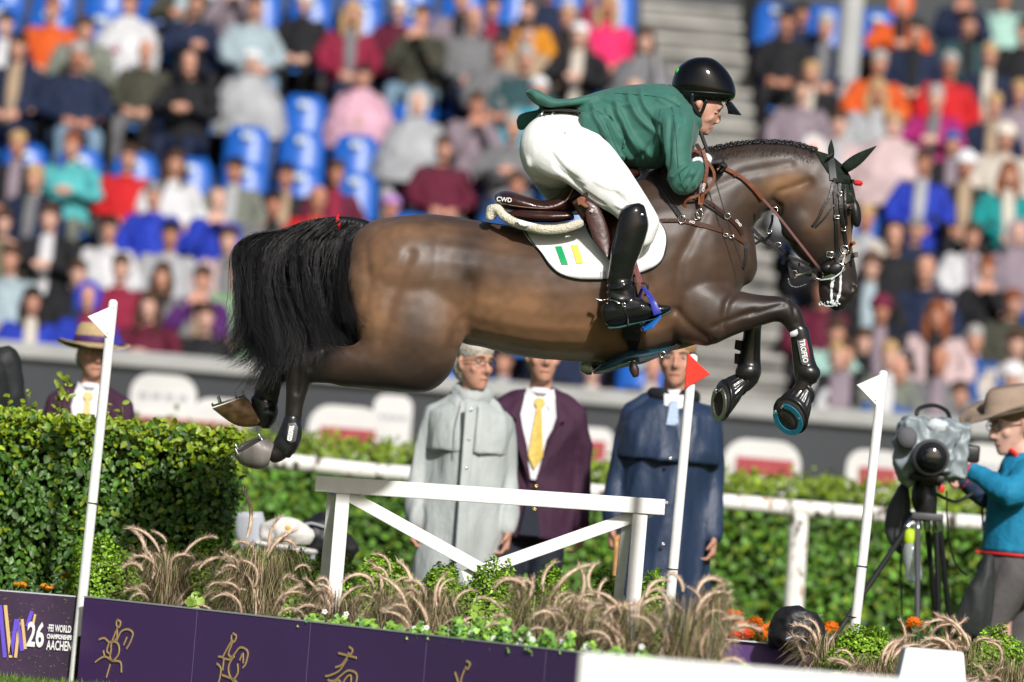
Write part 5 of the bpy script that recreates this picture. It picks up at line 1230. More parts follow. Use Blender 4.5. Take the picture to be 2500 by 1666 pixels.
def flag_pole(xb, yb, xt, yt, Y, fl, m, label, cut, rings_, seams=None):
    """white pole from the photo points (bottom, top); fl = the three corners of the flag"""
    A = lambda x, y, dy=0.0: at(x, y, Y + dy); b = A(xb, yb); t = A(xt, yt); r = 13 * Y / F; d = (t - b).normalized(); g0 = b - d * (b.z - (.0 if not cut else .0)) / d.z
    e = empty('flag_pole', (g0.x, g0.y, 0), label, 'flag pole', 'slim flag poles marking the jump')
    MB().limb([(g0, r), (t, r * .92)], n=20, sub=1).build('pole', WP, e)
    for x, y in rings_: c = A(x, y); MB().limb([(c - d * .0022, r * 1.10), (c + d * .0022, r * 1.10)], n=20, sub=1, cap=False).build('pole_joint', mat('joint_black', (.02, .02, .02), .5), e)
    MB().prism([A(x, y, -r * 1.02) for x, y in fl], (0, r * .9, 0)).build('flag', m, e, smooth=False, bevel=.002)
    for x, y in ((fl[0][0] * .82 + fl[1][0] * .09 + fl[2][0] * .09, fl[0][1] * .82 + fl[1][1] * .09 + fl[2][1] * .09), (fl[2][0] * .82 + fl[1][0] * .09 + fl[0][0] * .09, fl[2][1] * .82 + fl[1][1] * .09 + fl[0][1] * .09)):
        MB().ball(A(x, y, -r * 1.05), (.003, .002, .003), 8, 5).build('screw', mat('steel'), e)
flag_pole(192, 1545, 276, 742, 24.72, [(286, 742), (213, 773), (265, 828)], mat('flag_white', (.80, .80, .80), .4), 'white flag on a white pole before the tall hedge', False, [(227, 1229)])
flag_pole(1622, 1615, 1692, 870, 23.9, [(1678, 861), (1734, 914), (1672, 950)], mat('flag_red', (.72, .028, .012), .4), 'red flag on a white pole before the navy coat', False, [(1642, 1390)])
flag_pole(2086, 1545, 2156, 915, 24.6, [(2166, 907), (2091, 940), (2139, 990)], mat('flag_white'), 'white flag on a white pole left of the television camera', False, [(2105, 1383), (2084, 1507)])
# blurred white jump fence in front of everything
def front_fence():
    Y = 16.5; a = at(1415, 1606, Y); b = at(2760, 1690, Y); e = empty('low_white_fence', ((a.x + b.x) / 2, Y, 0), 'low white fence board in front of the planter', 'fence')
    zt = (a.z + b.z) / 2
    MB().box(((a.x + b.x) / 2, Y, zt - .09), (b.x - a.x, .04, .18)).build('board', WP, e, smooth=False, bevel=.01)
    for x in (a.x + .15, b.x - .2, (a.x + b.x) / 2): MB().box((x, Y + .05, zt / 2 - .02), (.05, .05, zt - .04)).box((x, Y + .05, .02), (.08, .35, .04)).build('foot', WP, e, smooth=False, bevel=.005)
front_fence()
def block():
    Y = 22.9; t0 = at(2206, 1578, Y); t1 = at(2348, 1592, Y); w = t1.x - t0.x; zt = (t0.z + t1.z) / 2; x = (t0.x + t1.x) / 2
    m = MB().box((x, Y, zt / 2), (w * 1.62, w * 1.5, zt), taper=.62); o = m.build('white_block', mat('block_white', (.72, .73, .74), .5, bump=.1, bs=30, var=.04), smooth=False, bevel=.012, voxel=0)
    tag(o, 'white tapered plastic block standing before the feathery grass', 'block')
block()
def umbrella():
    Y = 24.2; A = lambda x, y, dy=0.0: at(x, y, Y + dy); fab = mat('nylon_black', (.012, .012, .014), .5, .5, bump=.3, bs=30)
    m = MB().limb([(A(1890, 1572, .05), (.03, .03)), (A(1915, 1548, .03), (.075, .09)), (A(1940, 1538), (.085, .11)), (A(1970, 1552), (.07, .10)), (A(2005, 1572), (.04, .05))], n=14, side=(0, 1, 0)); m.ball(A(1942, 1552), (.10, .10, .075))
    o = m.build('photo_bag', fab, voxel=.009, it=4); displace(o.data, folds(.012, (16, 16, 16), 51)); tag(o, 'crumpled black nylon bag lying on the purple board', 'bag')
    MB().limb([(A(1920, 1560, -.105), .003), (A(1945, 1553, -.11), .003), (A(1972, 1570, -.105), .003)], n=6).build('trim', mat('trim_silver', (.6, .6, .62), .3), o)
umbrella()
def bags():
    Y = 27.2; A = lambda x, y, dy=0.0: at(x, y, Y + dy)
    c = empty('plastic_chair', (A(660, 1300).x, Y, 0), 'pale grey moulded chair half hidden behind the grass plumes', 'chair'); pm = mat('chair_grey', (.42, .44, .47), .4, .5)
    rows = []
    for i in range(7):
        v = i / 6; row = []
        for k in range(9): u = k / 8 - .5; row.append(A(608 + u * 2 * 40 * (1 - .35 * abs(v - .5)) + v * 10, 1250 + 95 * v, .08 + .10 * u * u))
        rows.append(row)
    MB().sheet(rows, .015).build('backrest', pm, c)
    MB().box(A(700, 1338), (.30, .34, .03), Matrix.Rotation(.08, 3, 'Y')).build('seat', mat('cushion_white', (.66, .64, .60), .7), c, bevel=.02)
    for sx in (-1, 1):
        for sy in (-1, 1): b = A(700, 1345) + Vector((sx * .13, sy * .15, 0)); MB().limb([(b, .014), ((b.x + sx * .02, b.y, 0), .012)], n=8, sub=1).build('leg', pm, c)
    cl = MB().limb([(A(655, 1300, -.1), .05), (A(700, 1296, -.12), .065), (A(745, 1308, -.1), .045)], n=12).build('folded_jacket', mat('jacket_white', (.66, .64, .60), .7, bump=.3), voxel=.01, it=3); displace(cl.data, folds(.012, (14, 14, 14), 53)); tag(cl, 'white jacket with yellow badge folded on the grey chair', 'jacket')
    MB().ball(A(703, 1290, -.18), (.014, .008, .014)).build('badge', mat('badge_yellow', (.7, .4, .02), .5), cl)
    b = MB().limb([(A(738, 1300, .1), (.07, .06)), (A(775, 1300, .1), (.10, .10)), (A(800, 1320, .1), (.10, .11)), (A(850, 1345, .1), (.05, .06))], n=14).build('black_bag', mat('nylon_black'), voxel=.011, it=3); displace(b.data, folds(.012, (12, 12, 12), 54)); tag(b, 'black equipment bag behind the left gate leg', 'bag')
    MB().limb([(A(735, 1285, .0), .008), (A(760, 1278, .0), .008), (A(800, 1290, .0), .008)], n=6).build('strap', mat('strap_pale', (.3, .32, .34), .5), b)
bags()
# ================================================================== the horse
def pl_rings(secs, n=24, sub=4):
    """secs: (ax, ay, bx, by, half_width_m, dz, [exponent]) silhouette points in photo pixels of the jump plane"""
    S = [list(s[:6]) + [s[6] if len(s) > 6 else 2.15] for s in secs]; out = []
    for a in crom(S, sub):
        ax, ay, bx, by, hw, dz, p = a; A_ = Hp(ax, ay, dz); B_ = Hp(bx, by, dz); c = (A_ + B_) / 2; u = (A_ - B_) / 2; w = -_f * max(hw, .001); ring = []
        for k in range(n):
            t = 2 * math.pi * k / n; cs, sn = math.cos(t), math.sin(t)
            ring.append(c + u * (math.copysign(abs(cs) ** (2 / p), cs)) + w * (math.copysign(abs(sn) ** (2 / p), sn)))
        out.append(ring)
    return out
def dome_caps(rs):
    def cap(r, q):
        c = sum(r, Vector()) / len(r); c2 = sum(q, Vector()) / len(q); t = (c - c2).normalized(); R_ = min((p - c).length for p in r)
        return [[c + (p - c) * math.sqrt(1 - h * h) + t * R_ * h * .7 for p in r] for h in (.5, .85)]
    a = cap(rs[0], rs[1]); b = cap(rs[-1], rs[-2]); return [a[1], a[0]] + rs + b
def pl(m, secs, n=24, sub=4, caps=True):
    rs = pl_rings(secs, n, sub); return m.rings(dome_caps(rs) if caps else rs)
def pball(m, px, py, dz, rx, ry, rd, ang=0, n=20, q=12):
    """ellipsoid in the jump plane, radii rx, ry in photo pixels, rd metres"""
    c = Hp(px, py, dz); ca, sa = math.cos(R(ang)), math.sin(R(ang)); X = (CR * ca + CU * sa); Y = (-CR * sa + CU * ca); rs = []
    for i in range(1, q):
        ph = math.pi * i / q - math.pi / 2
        rs.append([c + X * (rx * PX * math.cos(ph) * math.cos(t)) + Y * (ry * PX * math.sin(ph)) - _f * (rd * math.cos(ph) * math.sin(t)) for t in (2 * math.pi * k / n for k in range(n))])
    return m.rings(rs)
def to_px(co):
    d = co - np.array(CP)[None]; z = d @ np.array(_f); return CX + (d @ np.array(CR)) / z * F, CY - (d @ np.array(CU)) / z * F, z - 24.0

horse = empty('horse', Hp(1300, 880, 0), 'dark bay horse in mid leap over the planter, front legs folded', 'horse')
def horse_body():
    m = MB()
    pl(m, [(850, 640, 850, 740, .07, 0), (862, 580, 862, 800, .16, 0), (905, 541, 900, 830, .235, 0), (960, 530, 960, 850, .265, 0), (1030, 523, 1030, 850, .275, 0, 2.3), (1100, 528, 1100, 845, .27, 0), (1160, 538, 1160, 846, .275, 0), (1220, 548, 1220, 860, .295, 0),
           (1300, 556, 1300, 875, .315, 0), (1400, 552, 1400, 882, .325, 0), (1480, 510, 1490, 884, .32, 0), (1540, 455, 1560, 878, .30, 0), (1590, 425, 1620, 864, .28, 0), (1650, 420, 1690, 845, .25, 0), (1710, 430, 1745, 815, .215, 0), (1760, 460, 1790, 760, .17, 0), (1795, 520, 1812, 700, .12, 0)])
    # neck
    pl(m, [(1580, 420, 1790, 730, .20, 0), (1640, 394, 1812, 690, .17, 0), (1690, 378, 1822, 640, .15, 0), (1740, 363, 1828, 590, .13, 0), (1790, 353, 1845, 545, .112, 0), (1850, 348, 1875, 520, .10, 0), (1910, 349, 1905, 508, .095, 0), (1960, 356, 1935, 515, .09, 0), (2010, 372, 1955, 530, .08, 0)])
    # head
    pl(m, [(1990, 366, 1892, 500, .070, 0), (2030, 380, 1894, 520, .085, 0), (2060, 405, 1899, 548, .098, 0), (2078, 436, 1912, 580, .105, 0), (2088, 470, 1928, 604, .108, 0), (2092, 502, 1946, 624, .104, 0), (2087, 540, 1962, 640, .092, 0), (2081, 572, 1976, 653, .08, 0), (2083, 611, 1988, 668, .070, 0), (2089, 645, 1997, 688, .064, 0),
           (2094, 680, 1998, 710, .060, 0), (2098, 706, 2001, 731, .058, 0), (2089, 727, 2010, 745, .050, 0), (2070, 742, 2030, 752, .034, 0)], n=28)
    pball(m, 1962, 545, -.055, 62, 52, .052, 20); pball(m, 1962, 545, .055, 62, 52, .052, 20)          # cheeks
    for s in (-1, 1):
        pball(m, 2066, 505, s * .078, 20, 17, .030, -10); pball(m, 2072, 480, s * .07, 22, 12, .03, -40)
        pball(m, 2082, 706, s * .045, 20, 15, .018, 40); pball(m, 2028, 735, s * .022, 26, 14, .03, 8)
        pl(m, [(1975, 560, 1985, 568, .012, s * .098), (2010, 600, 2016, 606, .010, s * .085), (2040, 640, 2046, 646, .008, s * .068)], n=10)
    # haunch, thigh, gaskin near (-) and far (+)
    for s in (-1, 1):
        pball(m, 1000, 668, s * .11, 146, 132, .178, 0, 32, 18)
    pl(m, [(852, 650, 1128, 610, .11, -.13), (846, 690, 1140, 700, .125, -.15), (856, 750, 1142, 770, .135, -.16), (868, 800, 1138, 830, .135, -.165), (872, 822, 1118, 872, .13, -.165), (868, 836, 1092, 922, .118, -.165), (850, 842, 1040, 958, .105, -.165), (826, 840, 960, 957, .095, -.16), (800, 838, 900, 950, .084, -.155),
           (768, 838, 842, 944, .072, -.15), (738, 846, 800, 936, .062, -.15), (712, 862, 772, 936, .054, -.15), (702, 890, 762, 930, .046, -.15)], n=28)
    pl(m, [(700, 872, 768, 905, .048, -.15), (698, 910, 758, 935, .042, -.15), (697, 945, 752, 955, .036, -.15), (696, 985, 742, 990, .031, -.15), (693, 1018, 738, 1024, .033, -.15), (674, 1062, 732, 1072, .040, -.15), (670, 1085, 722, 1098, .040, -.15), (666, 1092, 694, 1122, .033, -.15), (664, 1090, 672, 1132, .036, -.15)], n=20)
    pl(m, [(852, 650, 1120, 620, .11, .13), (850, 760, 1110, 790, .13, .15), (850, 830, 1060, 905, .12, .16), (820, 840, 920, 935, .09, .16), (770, 845, 820, 925, .07, .155), (720, 850, 760, 915, .058, .15), (680, 868, 728, 915, .048, .15), (640, 905, 706, 930, .040, .15)], n=24)
    pl(m, [(650, 885, 712, 905, .044, .15), (626, 935, 690, 935, .036, .15), (618, 965, 682, 970, .033, .15), (616, 990, 676, 1000, .038, .15), (622, 1012, 668, 1032, .038, .15), (628, 1005, 645, 1043, .034, .15), (610, 990, 628, 1042, .034, .15)], n=20)
    # shoulder and forearm near
    for s in (-1, 1): pball(m, 1690, 650, s * .115, 92, 150, .115, -14, 28, 16); pball(m, 1742, 640, s * .07, 62, 120, .12, -8)
    pl(m, [(1668, 640, 1655, 835, .12, -.12), (1730, 668, 1700, 842, .12, -.125), (1780, 700, 1735, 846, .108, -.13), (1820, 714, 1782, 824, .09, -.13), (1862, 722, 1832, 804, .074, -.13), (1900, 724, 1880, 789, .063, -.13), (1928, 730, 1903, 786, .056, -.13), (1946, 745, 1914, 795, .052, -.13), (1958, 765, 1922, 806, .045, -.13)], n=26)
    pl(m, [(1954, 752, 1915, 785, .046, -.13), (1963, 780, 1923, 806, .040, -.13), (1970, 815, 1929, 825, .034, -.13), (1978, 850, 1934, 855, .031, -.13), (1988, 885, 1938, 888, .033, -.13), (1998, 912, 1940, 912, .040, -.13), (1985, 938, 1940, 935, .036, -.13), (1975, 962, 1928, 952, .036, -.13)], n=20)
    # far fore: forearm runs behind, knee hidden, cannon hangs down
    pl(m, [(1680, 680, 1670, 830, .10, .12), (1740, 705, 1720, 830, .09, .12), (1790, 722, 1775, 815, .07, .12), (1830, 730, 1805, 800, .056, .12), (1858, 750, 1815, 800, .048, .12)], n=20)
    pl(m, [(1862, 765, 1812, 785, .044, .12), (1858, 800, 1814, 815, .036, .12), (1855, 840, 1808, 850, .032, .12), (1855, 880, 1802, 880, .033, .12), (1857, 910, 1798, 908, .040, .12), (1848, 938, 1802, 922, .036, .12), (1826, 958, 1795, 925, .036, .12)], n=20)
    me = remeshed(m.mesh('body'), .0085, 16, .5)
    co = verts(me); px, py, dz = to_px(co)
    # muscle and vein relief
    no = np.empty(len(co) * 3, dtype=np.float32); me.vertices.foreach_get('normal', no); no = no.reshape(-1, 3)
    d = .0032 * vnoise(co, (5, 5, 5), 2) + .0010 * vnoise(co, (22, 22, 22), 5)
    def crease(pts, w, depth):
        out = np.zeros(len(co))
        for (ax, ay), (bx, by) in zip(pts[:-1], pts[1:]):
            L2 = (bx - ax) ** 2 + (by - ay) ** 2; t = np.clip(((px - ax) * (bx - ax) + (py - ay) * (by - ay)) / L2, 0, 1); q = np.hypot(px - ax - t * (bx - ax), py - ay - t * (by - ay)); out = np.maximum(out, np.exp(-(q / w) ** 2))
        return -1.45 * depth * out
    for pts, w, dp in (([(1150, 690), (1142, 740), (1128, 800), (1112, 850)], 20, .013), ([(1720, 520), (1660, 640), (1650, 760)], 14, .007), ([(1650, 760), (1690, 800), (1735, 835)], 10, .006), ([(1840, 760), (1740, 800)], 7, .005), ([(1910, 745), (1830, 770)], 6, .004),
                       ([(1868, 522), (1900, 470), (1975, 445)], 9, .007), ([(1700, 480), (1820, 420), (1930, 400)], 12, .004), ([(1900, 560), (1905, 505), (1890, 495)], 8, .006), ([(870, 830), (800, 850), (760, 900)], 9, .005), ([(1560, 600), (1580, 700), (1560, 800)], 14, .005), ([(1794, 712), (1775, 740), (1765, 800)], 9, .008), ([(2060, 560), (2050, 620)], 7, .004),
                       ([(1000, 620), (960, 720), (930, 830)], 16, .006), ([(890, 600), (900, 700), (880, 780)], 12, .004), ([(730, 880), (724, 960)], 5, .005), ([(1936, 740), (1942, 790)], 5, .004)):
        d = d + crease(pts, w, dp)
    # nostril hollow, mouth line
    q = np.hypot((px - 2084) / 9, (py - 703) / 13); d = d - .016 * np.exp(-q ** 2) * (np.abs(dz) > .02); d = d + crease([(2016, 700), (2040, 716), (2062, 726)], 3.5, .006)
    co2 = co + no * d[:, None]; me.vertices.foreach_set('co', co2.astype(np.float32).ravel()); me.update()
    # coat colour: bay with dark points; belly and flank tan includes painted highlights
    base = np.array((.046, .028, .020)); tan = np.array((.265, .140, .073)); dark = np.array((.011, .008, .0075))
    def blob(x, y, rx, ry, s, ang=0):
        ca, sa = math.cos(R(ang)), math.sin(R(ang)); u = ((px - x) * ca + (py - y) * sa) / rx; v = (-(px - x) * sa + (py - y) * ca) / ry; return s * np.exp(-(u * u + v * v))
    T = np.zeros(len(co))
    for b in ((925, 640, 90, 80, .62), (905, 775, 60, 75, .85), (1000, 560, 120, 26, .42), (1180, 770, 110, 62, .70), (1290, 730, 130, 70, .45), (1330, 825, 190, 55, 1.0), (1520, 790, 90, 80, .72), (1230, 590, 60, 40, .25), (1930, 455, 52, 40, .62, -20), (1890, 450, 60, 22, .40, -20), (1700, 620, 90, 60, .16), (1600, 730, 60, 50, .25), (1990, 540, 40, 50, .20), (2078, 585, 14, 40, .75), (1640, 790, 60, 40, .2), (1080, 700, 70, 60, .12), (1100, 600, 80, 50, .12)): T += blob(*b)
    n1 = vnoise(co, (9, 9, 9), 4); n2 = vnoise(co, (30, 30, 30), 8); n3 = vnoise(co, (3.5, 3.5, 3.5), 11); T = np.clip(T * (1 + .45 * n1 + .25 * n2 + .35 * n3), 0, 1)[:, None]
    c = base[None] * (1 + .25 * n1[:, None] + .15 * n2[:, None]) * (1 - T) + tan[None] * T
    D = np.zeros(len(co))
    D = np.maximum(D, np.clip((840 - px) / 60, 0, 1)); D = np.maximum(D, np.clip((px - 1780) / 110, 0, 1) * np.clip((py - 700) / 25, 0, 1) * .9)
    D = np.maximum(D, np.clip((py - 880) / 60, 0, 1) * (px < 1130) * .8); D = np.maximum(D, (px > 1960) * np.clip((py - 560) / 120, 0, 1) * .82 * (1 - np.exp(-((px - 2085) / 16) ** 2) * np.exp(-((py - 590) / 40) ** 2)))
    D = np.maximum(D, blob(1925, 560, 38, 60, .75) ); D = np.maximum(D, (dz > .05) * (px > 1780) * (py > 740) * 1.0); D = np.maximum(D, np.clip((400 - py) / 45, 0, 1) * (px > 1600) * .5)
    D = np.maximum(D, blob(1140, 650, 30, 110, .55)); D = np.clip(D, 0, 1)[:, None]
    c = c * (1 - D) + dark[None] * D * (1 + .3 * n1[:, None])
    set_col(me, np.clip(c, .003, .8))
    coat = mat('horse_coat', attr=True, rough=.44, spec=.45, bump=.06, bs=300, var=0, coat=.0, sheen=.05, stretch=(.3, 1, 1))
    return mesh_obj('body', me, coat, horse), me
body_o, body_me = horse_body()
BVH = BVHTree.FromPolygons([v.co.copy() for v in body_me.vertices], [tuple(p.vertices) for p in body_me.polygons])
def surf(px, py, off=.004, bvh=None, default=-.1):
    d = ray(px, py).normalized(); h = (bvh or BVH).ray_cast(CP, d)
    if h[0] is None: return Hp(px, py, default)
    return h[0] - d * off
black_hoof = mat('hoof_horn', (.16, .145, .13), .35, .5, bump=.15, bs=60, var=.5, vs=14, stretch=(1, 1, .3))
horn2 = mat('hoof_horn_tan', (.32, .18, .09), .35, .5, bump=.15, bs=60, var=.6, vs=22); steel_s = mat('shoe_steel', (.45, .45, .43), .3, metal=.9, bump=.2, bs=80); sole_m = mat('hoof_sole', (.05, .042, .035), .8, bump=.5, bs=40, var=.4)
def shoe(par, c, a, b, m, w=.011, studs=()):
    """horseshoe: U ring in the plane of half axes a (towards the toe) and b"""
    c = Vector(c); nr = a.cross(b).normalized(); P = []
    for t in np.linspace(R(28), R(332), 25):
        P.append(c - a * math.cos(t) * -1 * -1 + b * math.sin(t))
    rows = []
    for p in P: d = (c - p).normalized(); rows.append([p + nr * .004, p + d * w * 1.7 + nr * .004, p + d * w * 1.7 - nr * .004, p - nr * .004])
    q = MB().rings(rows).build('horseshoe', m, par, smooth=False)
    for t, L in studs:
        p = c - a * math.cos(R(t)) * 1 + b * math.sin(R(t)); p = p + (c - p).normalized() * .008
        MB().limb([(p, .0055), (p + L, .0045)], n=8, sub=1).build('stud', steel_s, q)
def hooves():
    # near hind: sole turned up and back
    h = pl(MB(), [(670, 1083, 655, 1137, .048, -.15), (662, 1077, 630, 1146, .056, -.15), (652, 1070, 592, 1136, .062, -.15), (648, 1070, 572, 1115, .064, -.15)], n=28, caps=False).build('hoof', black_hoof, horse)
    c = Hp(610, 1093, -.15); a = (Hp(571, 1112, -.15) - Hp(648, 1073, -.15)) / 2; b = _f * .058 + (Hp(604, 1083, 0) - Hp(610, 1093, 0))
    MB().rings([[c + a * math.cos(t) * .98 + b * math.sin(t) * .98 + n_ for t in (2 * math.pi * k / 24 for k in range(24))] for n_ in (CU * .003, CU * .0005)]).build('sole', sole_m, h)
    up = (CU * .9 - CR * .42).normalized(); shoe(h, c + up * .006, -a, b, steel_s, studs=((150, up * .018), (40, up * .022), (205, up * .014), (330, up * .024)))
    # far hind
    h = pl(MB(), [(607, 975, 640, 1036, .046, .15), (603, 972, 612, 1043, .052, .15), (601, 970, 570, 1036, .058, .15), (599, 969, 518, 998, .062, .15)], n=28, caps=False).build('hoof', horn2, horse)
    c = Hp(558, 982, .15); a = (Hp(515, 995, .15) - Hp(601, 968, .15)) / 2; b = _f * .062
    up = (CU * .95 - CR * .3).normalized(); shoe(h, c + up * .005, -a, b, steel_s, studs=((12, up * .008), (60, up * .030), (120, up * .024), (165, up * .020), (300, up * .026)))
    # near fore
    A_ = Hp(1899, 988, -.13); B_ = Hp(1952, 1056, -.13); c = (A_ + B_) / 2; a = (A_ - B_) / 2; b = (Hp(1946, 1003, 0) - Hp(1923, 1021, 0)) * 1.0 - _f * .045
    tp = (Hp(1958, 968, -.13)); ax = (tp - c)
    def sect(t, q): cc = c + ax * t; return [cc + a * q * math.cos(u) + b * q * math.sin(u) for u in (2 * math.pi * k / 28 for k in range(28))]
    h = MB().rings([sect(-.02, 1.0), sect(.15, .97), sect(.5, .82), sect(.8, .70)]).build('hoof', mat('hoof_dark', (.03, .028, .026), .35, bump=.2, bs=50), horse)
    nr = ax.normalized(); MB().rings([sect(-.035, .70), sect(-.025, .72)]).build('sole', sole_m, h)
    shoe(h, c - ax * .045, -a, b, mat('shoe_teal', (.02, .17, .24), .35, .5, bump=.2, bs=80), w=.013, studs=((25, -nr * .014), (335, -nr * .014), (110, -nr * .008)))
    # far fore
    A_ = Hp(1757, 941, .12); B_ = Hp(1758, 1027, .12); c = (A_ + B_) / 2; a = (A_ - B_) / 2; b = (Hp(1772, 981, 0) - Hp(1755, 984, 0)) - _f * .055; tp = Hp(1808, 940, .12); ax2 = tp - c
    def sect2(t, q): cc = c + ax2 * t; return [cc + a * q * math.cos(u) + b * q * math.sin(u) for u in (2 * math.pi * k / 28 for k in range(28))]
    h = MB().rings([sect2(-.02, 1.0), sect2(.15, .97), sect2(.5, .82), sect2(.8, .72)]).build('hoof', mat('hoof_dark'), horse)
    nr = ax2.normalized(); MB().rings([sect2(-.035, .68), sect2(-.025, .70)]).build('sole', sole_m, h)
    shoe(h, c - ax2 * .045, -a, b, steel_s, w=.012, studs=((25, -nr * .014), (335, -nr * .014)))
    # bell boots and tendon boots are things of their own
    rub = mat('rubber_black', (.013, .013, .014), .28, .6, bump=.05, bs=90, coat=.2)
    for sec_, s0, s1, lab, axv in ((sect, .12, 1.18, 'ribbed black bell boot over the nearer front hoof', ax), (sect2, .12, 1.15, 'ribbed black bell boot over the farther front hoof', ax2)):
        rs = []; N = 96
        for t, q in ((s0, 1.16), (s0 + .06, 1.17), (s0 + .10, 1.10), (.45, 1.0), (.75, .84), (.98, .66), (1.04, .62), (1.08, .70), (s1, .70), (s1 + .01, .60)):
            cc = (c if sec_ is sect2 else (Hp(1899, 988, -.13) + Hp(1952, 1056, -.13)) / 2) + axv * t; base_r = sec_(t, q); rib = .035 if .25 < t < .98 else 0
            big = []
            for k in range(N):
                u = 2 * math.pi * k / N; aa, bb = (a, b) if sec_ is sect2 else ((Hp(1899, 988, -.13) - Hp(1952, 1056, -.13)) / 2, (Hp(1946, 1003, 0) - Hp(1923, 1021, 0)) - _f * .045); r_ = q * (1 + rib * math.cos(u * 20)); big.append(cc + aa * r_ * math.cos(u) + bb * r_ * math.sin(u))
            rs.append(big)
        o = MB(); o.rings(rs); o = o.build('bell_boot', rub, smooth=True); tag(o, lab, 'horse boot', 'protective boots on the horse legs')
    def tendon(secs, bulge, lab, dz, straps=(), text=None):
        e = empty('tendon_boot', Hp(secs[0][0], secs[0][1], dz), lab, 'horse boot', 'protective boots on the horse legs')
        m = pl(MB(), [(*s_, dz) for s_ in secs], n=28); pball(m, *bulge[:2], dz - .012, *bulge[2:4], .040, bulge[4]); m.build('shell', rub, e, voxel=.004, it=4)
        for s_ in straps: MB().prism([Hp(x, y, dz - .012) for x, y in s_], _f * .024).build('strap', mat('strap_black', (.010, .010, .011), .7), e, smooth=False)
        return e
    e = tendon([(1976, 806, 1926, 800, .040), (1978, 820, 1929, 818, .041), (1984, 850, 1933, 855, .040), (1990, 880, 1936, 885, .040), (2001, 908, 1938, 908, .044), (1998, 926, 1942, 926, .040)], (1974, 910, 30, 24, -10), 'shiny black tendon boot with white lettering on the nearer front leg', -.13)
    MB().prism([Hp(x, y, -.176) for x, y in ((1928, 812), (1946, 804), (1949, 814), (1944, 821), (1930, 824))], _f * .006).build('cuff', mat('cuff_pale', (.55, .6, .6), .6), e)
    MB().prism([Hp(x, y, -.1795) for x, y in ((1945, 832), (1968, 827), (1977, 880), (1972, 893), (1960, 892), (1955, 884))], _f * .01).build('badge', mat('badge_grey', (.10, .10, .105), .4), e, bevel=.002)
    put_text('TROFEO', 'lettering', .030, Hp(1962, 858, -.182), Hp(1969, 890, 0) - Hp(1958, 830, 0), Hp(1980, 855, 0) - Hp(1955, 860, 0), whitep, e, bold=.0012, sx=.85)
    MB().prism([Hp(x, y, -.1805) for x, y in ((1966, 832), (1970, 831), (1979, 878), (1976, 880))], _f * .004).build('red_line', mat('red_print', (.45, .03, .08), .5), e)
    tendon([(1860, 790, 1815, 800, .040), (1858, 815, 1814, 820, .040), (1857, 850, 1808, 852, .038), (1857, 880, 1802, 882, .040), (1859, 908, 1797, 908, .043), (1852, 930, 1803, 922, .038)], (1826, 908, 32, 26, 10), 'black tendon boot with two strap ends on the farther front leg', .12,
           straps=([(1812, 832), (1796, 830), (1793, 852), (1809, 858)], [(1809, 864), (1794, 863), (1793, 888), (1806, 891)]))
    e = tendon([(734, 1022, 693, 1020, .040), (738, 1050, 683, 1050, .043), (734, 1080, 668, 1078, .045), (724, 1102, 670, 1092, .043), (712, 1112, 682, 1104, .036)], (708, 1068, 24, 32, 20), 'glossy black fetlock boot with white badge on the nearer hind leg', -.15)
    MB().prism([Hp(x, y, -.199) for x, y in ((703, 1034), (722, 1032), (728, 1045), (722, 1078), (710, 1082), (700, 1074))], _f * .012).build('badge', mat('badge_grey'), e, bevel=.002)
    put_text('TROFEO', 'lettering', .022, Hp(709, 1058, -.202), Hp(703, 1078, 0) - Hp(710, 1040, 0), Hp(720, 1058, 0) - Hp(700, 1055, 0), whitep, e, bold=.003, sx=.75)
    tendon([(676, 984, 612, 975, .042), (680, 1005, 618, 1000, .045), (674, 1028, 628, 1025, .044), (664, 1040, 634, 1036, .038)], (652, 1010, 26, 26, 0), 'black fetlock boot on the farther hind leg under the tail', .15)
hooves()
